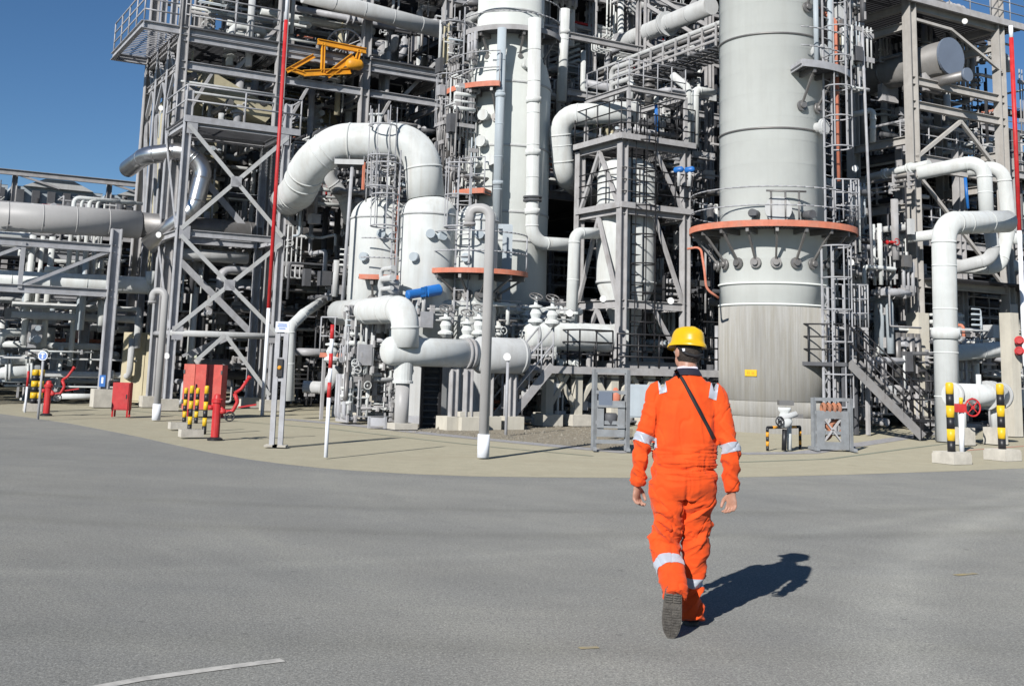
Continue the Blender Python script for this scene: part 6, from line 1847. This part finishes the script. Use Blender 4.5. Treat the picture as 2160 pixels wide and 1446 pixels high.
def ellipsoid(mb, c, rx, ry, rz, rot=None, n=24, k=14):
    c = V(c); vs, fs = [], []
    for i in range(1, k):
        th = PI * i / k
        for j in range(n):
            a = 2 * PI * j / n
            p = V((rx * math.sin(th) * math.cos(a), ry * math.sin(th) * math.sin(a), rz * math.cos(th)))
            vs.append(c + (rot @ p if rot else p))
    top = V((0, 0, rz)); bot = V((0, 0, -rz))
    vs += [c + (rot @ top if rot else top), c + (rot @ bot if rot else bot)]
    for i in range(k - 2):
        for j in range(n):
            fs.append((i * n + j, (i + 1) * n + j, (i + 1) * n + (j + 1) % n, i * n + (j + 1) % n))
    T, Bm = len(vs) - 2, len(vs) - 1
    for j in range(n):
        fs.append((T, j, (j + 1) % n)); fs.append((Bm, (k - 2) * n + (j + 1) % n, (k - 2) * n + j))
    mb.add(vs, fs, True)
def voxel(mb, size, smooth=4, fac=0.5):
    me = bpy.data.meshes.new('tmp'); me.from_pydata([tuple(p) for p in mb.v], [], mb.f); me.update()
    bm = bmesh.new(); bm.from_mesh(me); bmesh.ops.recalc_face_normals(bm, faces=bm.faces); bm.to_mesh(me); bm.free()
    ob = bpy.data.objects.new('tmp', me); COL.objects.link(ob)
    md = ob.modifiers.new('r', 'REMESH'); md.mode = 'VOXEL'; md.voxel_size = size; md.adaptivity = 0
    dg = bpy.context.evaluated_depsgraph_get(); dg.update()
    out = bpy.data.meshes.new_from_object(ob.evaluated_get(dg))
    bpy.data.objects.remove(ob)
    bm = bmesh.new(); bm.from_mesh(out)
    for _ in range(smooth):
        bmesh.ops.smooth_vert(bm, verts=bm.verts, factor=fac, use_axis_x=True, use_axis_y=True, use_axis_z=True)
    bm.normal_update()
    return bm
def bm_object(bm, name, m, parent, smooth=True):
    me = bpy.data.meshes.new(name)
    o = ORG[parent.name]
    for v in bm.verts: v.co -= o
    bm.to_mesh(me); bm.free()
    me.materials.append(m)
    for p in me.polygons: p.use_smooth = smooth
    ob = bpy.data.objects.new(name, me); COL.objects.link(ob); ob.parent = parent
    ORG[ob.name] = o
    return ob
def worker():
    base = V((1.13, 7.38, 0.0))
    root = thing('person', 'person in orange coverall and yellow hard hat walking away from us', 'person', base)
    # joints
    shL, elL, wrL = V((0.985, 7.44, 1.455)), V((0.876, 7.40, 1.13)), V((0.853, 7.46, 0.87))
    shR, elR, wrR = V((1.350, 7.44, 1.448)), V((1.430, 7.38, 1.10)), V((1.445, 7.42, 0.845))
    hpL, knL, anL = V((1.042, 7.42, 0.90)), V((1.030, 7.49, 0.50)), V((1.070, 7.27, 0.27))
    hpR, knR, anR = V((1.243, 7.43, 0.90)), V((1.238, 7.54, 0.50)), V((1.222, 7.60, 0.12))
    hd = V((1.172, 7.475, 1.725))
    # ---------------- body: one continuous skin surface
    mb = MB()
    loft(mb, [(1.15, 7.43, 0.86), (1.15, 7.43, 1.0), (1.155, 7.435, 1.2), (1.16, 7.44, 1.38), (1.165, 7.445, 1.50), (1.168, 7.45, 1.57), (1.172, 7.465, 1.66)], [(0.14, 0.09), (0.145, 0.095), (0.145, 0.09), (0.15, 0.09), (0.12, 0.068), (0.062, 0.065), (0.058, 0.062)])
    yaw = Matrix.Rotation(R(24), 3, 'Z')
    ellipsoid(mb, hd, 0.076, 0.098, 0.115, yaw)
    ellipsoid(mb, hd + yaw @ V((0, 0.035, -0.06)), 0.060, 0.066, 0.065, yaw)                # jaw
    ellipsoid(mb, hd + yaw @ V((0, 0.103, -0.02)), 0.013, 0.022, 0.026, yaw, 10, 8)         # nose
    ellipsoid(mb, hd + yaw @ V((0, 0.092, -0.068)), 0.026, 0.012, 0.010, yaw, 10, 8)        # lips
    for s in (-1, 1):
        ellipsoid(mb, hd + yaw @ V((0.030 * s, 0.088, 0.008)), 0.014, 0.010, 0.010, yaw, 10, 8)   # eyes
        ellipsoid(mb, hd + yaw @ V((0.080 * s, -0.006, -0.012)), 0.011, 0.020, 0.033, yaw, 12, 8)  # ears
    for sh, el, wr in ((shL, elL, wrL), (shR, elR, wrR)):
        loft(mb, [sh, sh.lerp(el, 0.5), el, el.lerp(wr, 0.4), wr], [0.046, 0.042, 0.036, 0.034, (0.029, 0.025)])
    for hp, kn, an in ((hpL, knL, anL), (hpR, knR, anR)):
        loft(mb, [hp, hp.lerp(kn, 0.5), kn, kn.lerp(an, 0.35), an], [0.070, 0.062, 0.048, 0.046, 0.034])
    def hand(w, el, nrm, th):
        d = (w - el).normalized(); d = (d + V((0, 0, -0.6))).normalized()
        nrm = (nrm - d * nrm.dot(d)).normalized(); t = d.cross(nrm); t = t if t.dot(th) > 0 else -t
        kn = w + d * 0.085
        loft(mb, [w - d * 0.02, w + d * 0.02, w + d * 0.055, kn, kn + d * 0.008], [(0.027, 0.020), (0.032, 0.019), (0.041, 0.018), (0.042, 0.015), (0.036, 0.010)], side=t, n=18)
        for k, (off, L) in enumerate(((-0.034, 0.058), (-0.0115, 0.074), (0.0115, 0.080), (0.034, 0.072))):
            p = kn + t * off - d * 0.006
            a0 = 0.75 + 0.16 * (3 - k)
            pts = [p]; ang = a0 * 0.6
            sp = t * off * 0.25
            for f in (0.46, 0.30, 0.24):
                e = (d * math.cos(ang) + nrm * math.sin(ang)).normalized()
                pts.append(pts[-1] + e * L * f + sp * f * 0.5); ang += 0.62
            loft(mb, pts, [0.0092, 0.0088, 0.0082, 0.0062], k=4, n=12)
        p = w + d * 0.025 + t * 0.026
        pts = [p, p + (t * 0.75 + d * 0.7 + nrm * 0.25).normalized() * 0.040, p + (t * 0.75 + d * 0.7 + nrm * 0.25).normalized() * 0.04 + (d * 0.9 + t * 0.2 + nrm * 0.45).normalized() * 0.030, p + (t * 0.75 + d * 0.7 + nrm * 0.25).normalized() * 0.04 + (d * 0.9 + nrm * 0.55).normalized() * 0.055]
        loft(mb, pts, [0.015, 0.0125, 0.0105, 0.0075], k=4, n=12)
    hand(wrL, elL, V((0.80, -0.60, 0)), V((0.5, 0.8, 0)))
    hand(wrR, elR, V((-0.80, -0.60, 0)), V((-0.5, 0.8, 0)))
    bm = voxel(mb, 0.0038, smooth=2, fac=0.4)
    bm_object(bm, 'body', M['skin'], root)
    # ---------------- coverall
    mb = MB()
    loft(mb, [(1.143, 7.425, 0.80), (1.143, 7.42, 0.88), (1.143, 7.418, 0.95), (1.146, 7.42, 0.995), (1.148, 7.422, 1.05), (1.153, 7.428, 1.18), (1.158, 7.435, 1.34), (1.163, 7.44, 1.44), (1.166, 7.445, 1.515), (1.168, 7.45, 1.565), (1.170, 7.455, 1.585)],
         [(0.165, 0.10), (0.212, 0.142), (0.214, 0.146), (0.205, 0.138), (0.207, 0.143), (0.200, 0.140), (0.200, 0.134), (0.186, 0.116), (0.136, 0.092), (0.086, 0.080), (0.070, 0.072)], n=30)
    for sh, el, wr, s in ((shL, elL, wrL, -1), (shR, elR, wrR, 1)):
        loft(mb, [sh + V((-s * 0.07, 0, 0.0)), sh, sh.lerp(el, 0.35), sh.lerp(el, 0.75), el, el.lerp(wr, 0.35), el.lerp(wr, 0.72), el.lerp(wr, 0.90), wr], [0.080, 0.076, 0.071, 0.064, 0.062, 0.059, 0.053, 0.050, 0.043])
    loft(mb, [hpL + V((0.02, 0, 0.06)), hpL, hpL.lerp(knL, 0.3), hpL.lerp(knL, 0.65), knL, knL.lerp(anL, 0.35), knL.lerp(anL, 0.75), anL, anL + V((0.0, -0.035, -0.035))], [0.105, 0.118, 0.117, 0.110, 0.103, 0.092, 0.083, 0.081, 0.074])
    loft(mb, [hpR + V((-0.02, 0, 0.06)), hpR, hpR.lerp(knR, 0.3), hpR.lerp(knR, 0.65), knR, knR.lerp(anR, 0.35), knR.lerp(anR, 0.7), anR.lerp(knR, 0.10), anR + V((0.0, -0.035, -0.085))], [0.105, 0.116, 0.111, 0.101, 0.092, 0.080, 0.072, 0.077, 0.084])
    bm = voxel(mb, 0.0065, smooth=5, fac=0.5)
    nz = lambda x, y, z: noise.noise(V((x, y, z)))
    def ridge(x, y, z):
        a = nz(x + 0.35 * nz(x * 1.7, y * 1.7, z * 0.6), y, z + 0.5 * nz(x * 0.8 + 9, y, z * 0.5))
        return 1.0 - 2.6 * abs(a) ** 0.85
    def wrinkle(p):
        z = p.z
        leg = max(0.0, min(1.0, (0.86 - z) / 0.1)); arm = 1.0 if (p.x < 0.955 or p.x > 1.355) and z < 1.40 else 0.0
        d = 0.004 * nz(p.x * 5, p.y * 5, z * 5)
        knee = math.exp(-((z - 0.60) / 0.16) ** 2); bot = math.exp(-((z - 0.20) / 0.13) ** 2); seat = math.exp(-((z - 0.80) / 0.09) ** 2)
        d += leg * (0.015 * (0.30 + knee * 0.9 + bot * 0.8 + seat * 0.7)) * (ridge(p.x * 5 + 3, p.y * 4, z * 13 + p.x * 8 * (1 if p.x < 1.14 else -1)) - 0.45)
        d += leg * 0.003 * (ridge(p.x * 9, p.y * 9, z * 30) - 0.45) * (0.3 + knee + bot)
        el_ = math.exp(-((z - 1.10) / 0.10) ** 2) + math.exp(-((z - 0.93) / 0.06) ** 2)
        d += arm * 0.016 * (0.35 + 0.8 * el_) * (ridge(p.x * 7, p.y * 5, z * 15 + p.x * 10 + p.y * 8) - 0.5)
        cr = abs(nz(p.x * 6 + 0.4 * nz(p.x * 9, p.y * 9, z * 3), p.y * 5 + 4, z * 9 + p.x * 7 * (1 if p.x < 1.14 else -1)))
        cr2 = abs(nz(p.x * 11 + 5, p.y * 9, z * 17 - p.x * 5))
        d -= (leg * (0.30 + knee + bot + seat) + arm * 0.9) * 0.0075 * math.exp(-(cr / 0.055) ** 2)
        d -= (leg * (0.25 + knee + bot) + arm * 0.7) * 0.003 * math.exp(-(cr2 / 0.06) ** 2)
        tor = (1 - leg) * (1 - arm)
        d -= tor * 0.006 * math.exp(-(abs(nz(p.x * 7 + 2, p.y * 4, z * 3.5 + p.x * 3)) / 0.05) ** 2)
        wst = math.exp(-((z - 1.03) / 0.07) ** 2)
        d += tor * (0.006 + 0.007 * wst) * (ridge(p.x * 5 + 1, p.y * 4, z * (5 + 8 * wst)) - 0.45)
        d += tor * 0.007 * (ridge(p.x * 11 + 7, p.y * 5, z * 3.2) - 0.5) * (1 if z > 1.06 else 0.3)
        d -= tor * 0.014 * math.exp(-((z - 0.992 - 0.012 * math.sin(p.x * 22)) / 0.011) ** 2)
        d += tor * 0.004 * math.exp(-((z - 1.022) / 0.02) ** 2)
        if abs(p.x - 1.145) < 0.03 and 0.70 < z < 0.97 and p.y < 7.42:                       # seat seam
            d -= 0.013 * math.exp(-((p.x - 1.145) / 0.010) ** 2) * (1 - abs(z - 0.83) / 0.16)
        return d
    bm.verts.ensure_lookup_table()
    mv = [(v, v.co + v.normal * wrinkle(v.co)) for v in bm.verts]
    for v, q in mv: v.co = q
    bmesh.ops.smooth_vert(bm, verts=bm.verts, factor=0.12, use_axis_x=True, use_axis_y=True, use_axis_z=True)
    bm.normal_update()
    # reflective bands cut from the same surface
    def band(p, d, w, keep, name='reflective_band'):
        d = d.normalized()
        c = bm.copy()
        for s in (-1, 1):
            g = list(c.verts) + list(c.edges) + list(c.faces)
            bmesh.ops.bisect_plane(c, geom=g, plane_co=p + d * s * w / 2, plane_no=d * s, clear_outer=True)
        kill = [f for f in c.faces if not keep(f.calc_center_median())]
        bmesh.ops.delete(c, geom=kill, context='FACES')
        c.normal_update()
        for v in c.verts: v.co += v.normal * 0.0035
        return c
    parts = [(elL.lerp(shL, 0.10), shL - elL, 0.058, lambda q: q.x < 0.965), (elR.lerp(shR, 0.06), shR - elR, 0.058, lambda q: q.x > 1.345),
             (knL.lerp(anL, 0.46), knL - anL, 0.070, lambda q: q.x < 1.145 and q.z < 0.6), (knR.lerp(anR, 0.58), knR - anR, 0.062, lambda q: q.x > 1.13 and q.y > 7.42)]
    def patch(quad):
        c = bm.copy(); cx = sum(q[0] for q in quad) / 4; cy = sum(q[1] for q in quad) / 4
        for k in range(4):
            r0, r1 = ray(*quad[k]), ray(*quad[(k + 1) % 4]); no = r0.cross(r1).normalized()
            if no.dot(ray(cx, cy)) > 0: no = -no
            bmesh.ops.bisect_plane(c, geom=list(c.verts) + list(c.edges) + list(c.faces), plane_co=CAMP, plane_no=no, clear_outer=True)
        bmesh.ops.delete(c, geom=[f for f in c.faces if f.normal.dot(ray(cx, cy)) > 0 or f.calc_center_median().y > 7.47], context='FACES')
        c.normal_update()
        for v in c.verts: v.co += v.normal * 0.0035
        return c
    patches = [patch([(1387, 796), (1403, 792), (1407, 826), (1391, 831)]), patch([(1500, 804), (1516, 811), (1511, 844), (1494, 838)])]
    bands = [band(*q) for q in parts]
    tree = BVHTree.FromBMesh(bm)
    cov = bm_object(bm, 'coverall', M['cloth'], root)
    for c in bands:
        bm_object(c, 'reflective_band', M['tape'], cov)
    for c in patches:
        bm_object(c, 'shoulder_patch', M['tape'], cov)
    def on_back(px, py, lift):
        o = CAMP; d = ray(px, py).normalized()
        h = tree.ray_cast(o, d)
        return (h[0] + h[1] * lift) if h[0] is not None else P(px, py, 7.32)
    # strap
    mbs = MB(); vs = []
    n = 26
    ln = [(1424, 780), (1440, 800), (1466, 850), (1492, 898), (1505, 925)]
    seq = []
    for i in range(n + 1):
        t = i / n * (len(ln) - 1); k = min(int(t), len(ln) - 2); f = t - k
        seq.append((ln[k][0] * (1 - f) + ln[k + 1][0] * f, ln[k][1] * (1 - f) + ln[k + 1][1] * f))
    for i, (x, y) in enumerate(seq):
        a = seq[max(i - 1, 0)]; b = seq[min(i + 1, n)]
        t = V((b[0] - a[0], b[1] - a[1], 0)).normalized(); s = (-t.y * 3.6, t.x * 3.6)
        for q in ((x - s[0], y - s[1]), (x + s[0], y + s[1])):
            vs.append(on_back(q[0], q[1], 0.006)); 
        for q in ((x + s[0], y + s[1]), (x - s[0], y - s[1])):
            vs.append(on_back(q[0], q[1], 0.001))
    fs = []
    for i in range(n):
        for k in range(4):
            fs.append((i * 4 + k, i * 4 + (k + 1) % 4, (i + 1) * 4 + (k + 1) % 4, (i + 1) * 4 + k))
    mbs.add(vs, fs, True)
    mbs.build('bag_strap', M['strap'], root)
    # collar and shirt
    mbs = MB(); mbs.lathe(V((1.169, 7.452, 1.555)), [(0.094, 0.006), (0.090, 0.020), (0.080, 0.038), (0.073, 0.052), (0.064, 0.050), (0.066, 0.02)], n=28, axis=V((0.0, 0.12, 1)), caps=False); mbs.build('collar', M['navy'], cov)
    mbs = MB(); mbs.lathe(V((1.170, 7.456, 1.595)), [(0.072, -0.01), (0.068, 0.010), (0.064, 0.024), (0.060, 0.022)], n=28, axis=V((0.0, 0.15, 1)), caps=False); mbs.build('shirt_collar', M['shirt'], root)
    # hair
    mbs = MB()
    ellipsoid(mbs, hd + yaw @ V((0, -0.012, 0.0)), 0.081, 0.093, 0.112, yaw, 28, 18)
    hb_ = bmesh.new(); me = bpy.data.meshes.new('t'); me.from_pydata([tuple(p) for p in mbs.v], [], mbs.f); hb_.from_mesh(me)
    iy = yaw.inverted()
    kill = [f for f in hb_.faces if (iy @ (f.calc_center_median() - hd)).y > 0.030 - 0.25 * max(0, -(f.calc_center_median() - hd).z - 0.0) or (f.calc_center_median() - hd).z < -0.078]
    bmesh.ops.delete(hb_, geom=kill, context='FACES')
    bm_object(hb_, 'hair', M['hair'], root)
    # helmet
    tilt = Matrix.Rotation(R(7), 3, 'Y') @ yaw @ Matrix.Rotation(R(-6), 3, 'X')
    hc = hd + V((0.0, 0.0, 0.036))
    mbs = MB(); vs = []; n = 44
    prof = [(1.13, -0.014), (1.15, -0.006), (1.11, 0.004), (1.03, 0.014), (1.0, 0.030), (0.97, 0.055), (0.90, 0.080), (0.76, 0.100), (0.52, 0.113), (0.25, 0.119), (0.03, 0.120)]
    for k, (f, z) in enumerate(prof):
        for j in range(n):
            a = 2 * PI * j / n
            c, s = math.cos(a), math.sin(a)
            peak = max(0.0, s) ** 3 * 0.040 if k < 3 else 0.0
            rid = 0.004 * math.exp(-(c / 0.22) ** 2) if 3 < k < 10 else 0
            vs.append(hc + tilt @ V((0.098 * f * c, 0.128 * f * s + peak, z + rid - (0.012 * max(0, s) ** 2 if k < 3 else 0))))
    fs = [(i * n + j, i * n + (j + 1) % n, (i + 1) * n + (j + 1) % n, (i + 1) * n + j) for i in range(len(prof) - 1) for j in range(n)]
    fs.append(tuple((len(prof) - 1) * n + j for j in range(n)))
    mbs.add(vs, fs, True)
    # inner shell so the helmet has thickness
    vs2 = [hc + tilt @ V((0.094 * f * math.cos(2 * PI * j / n), 0.124 * f * math.sin(2 * PI * j / n), z)) for f, z in ((1.20, -0.014), (0.99, 0.01), (0.95, 0.05), (0.6, 0.105), (0.05, 0.115)) for j in range(n)]
    mbs.add(vs2, [(i * n + j, (i + 1) * n + j, (i + 1) * n + (j + 1) % n, i * n + (j + 1) % n) for i in range(4) for j in range(n)], True)
    hel = mbs.build('hard_hat', M['helmet'], root)
    mbs = MB(); mbs.tube([hd + yaw @ V((-0.082, -0.02, 0.02)), hd + yaw @ V((-0.06, -0.085, -0.022)), hd + yaw @ V((0.0, -0.108, -0.035)), hd + yaw @ V((0.06, -0.085, -0.022)), hd + yaw @ V((0.082, -0.02, 0.02))], 0.010, n=8, bend=0.03); mbs.build('headband', M['strap'], hel)
    mbs = MB(); mbs.box(hd + yaw @ V((-0.070, -0.058, 0.004)), yaw @ V((0.003, 0.012, 0)), yaw @ V((0.006, -0.003, 0)), V((0, 0, 0.009))); mbs.build('buckle', M['signw'], hel)
    # boots
    def boot(heel, f, u, label=None):
        f = f.normalized(); u = (u - f * u.dot(f)).normalized(); r = f.cross(u)
        L = 0.305
        wd = lambda s: 0.036 + 0.018 * math.sin(PI * min(1, s * 0.9 + 0.12)) ** 1.0 + 0.007 * math.exp(-((s - 0.70) / 0.2) ** 2)
        bt = thing if False else None
        mb1 = MB(); rings = []
        for i in range(15):
            s = i / 14
            e = 1.0
            if s < 0.06: e = 0.75 + s / 0.06 * 0.25
            if s > 0.86: e = math.sqrt(max(0.02, 1 - ((s - 0.86) / 0.145) ** 2))
            w = wd(s) * e * 0.97
            h = 0.115 if s < 0.22 else (0.115 - (s - 0.22) / 0.4 * 0.045 if s < 0.62 else 0.07 - (s - 0.62) / 0.38 * 0.022)
            rings.append((s, w, h))
        vs = []; n = 16
        for s, w, h in rings:
            for j in range(n):
                a = 2 * PI * j / n
                x = w * math.copysign(abs(math.cos(a)) ** 0.7, math.cos(a)); z = math.sin(a)
                zz_ = 0.022 + (h - 0.022) * (0.5 + 0.5 * math.copysign(abs(z) ** 0.8, z))
                vs.append(heel + f * s * L + r * x * (1 - 0.25 * max(0, z)) + u * zz_)
        fs = [(i * n + j, i * n + (j + 1) % n, (i + 1) * n + (j + 1) % n, (i + 1) * n + j) for i in range(14) for j in range(n)] + [tuple(range(n - 1, -1, -1)), tuple(14 * n + j for j in range(n))]
        mb1.add(vs, fs, True)
        mb1.tube([heel + f * 0.055 + u * 0.08, heel + f * 0.06 + u * 0.2], 0.052, n=14)
        bo = mb1.build('boot', M['boot'], root)
        mb2 = MB()
        out = [(s, wd(s) * (0.72 + s / 0.06 * 0.28 if s < 0.06 else (math.sqrt(max(0.03, 1 - ((s - 0.84) / 0.165) ** 2)) if s > 0.84 else 1.0)) + 0.002) for s in [i / 24 for i in range(25)]]
        poly = [heel + f * s * L * 1.01 + r * w + u * 0.012 for s, w in out] + [heel + f * s * L * 1.01 - r * w + u * 0.012 for s, w in reversed(out)]
        mb2.prism(poly, u * 0.016)
        for s in [0.02 + 0.045 * k for k in range(7)] + [0.42 + 0.05 * k for k in range(11)]:     # tread lugs
            s2 = s + (0.030 if s < 0.36 else 0.032)
            ww = min(wd(s), wd(min(s2, 1))) * (0.93 if s < 0.86 else max(0.25, math.sqrt(max(0.03, 1 - ((s2 - 0.84) / 0.165) ** 2))))
            if s < 0.02: ww *= 0.75
            for k in (-1, 1):
                th = 0.006 if s > 0.36 else 0.010
                mb2.box(heel + f * (s + s2) / 2 * L + r * k * ww * 0.52 + u * (0.012 - th / 2 + 0.001), f * (s2 - s) / 2 * L, r * ww * 0.44, u * th / 2)
        mb2.build('sole', M['sole'], bo)
    toe = G(1415, 1353)
    fL = V((-0.06, -0.05, -1.0)).normalized()
    boot(V((toe.x + 0.012, toe.y + 0.075, 0.004)) - fL * 0.302, fL, V((0.05, 1, -0.05)))
    boot(V((1.215, 7.545, 0.0)), V((0.06, 1, 0)), UP)
worker()
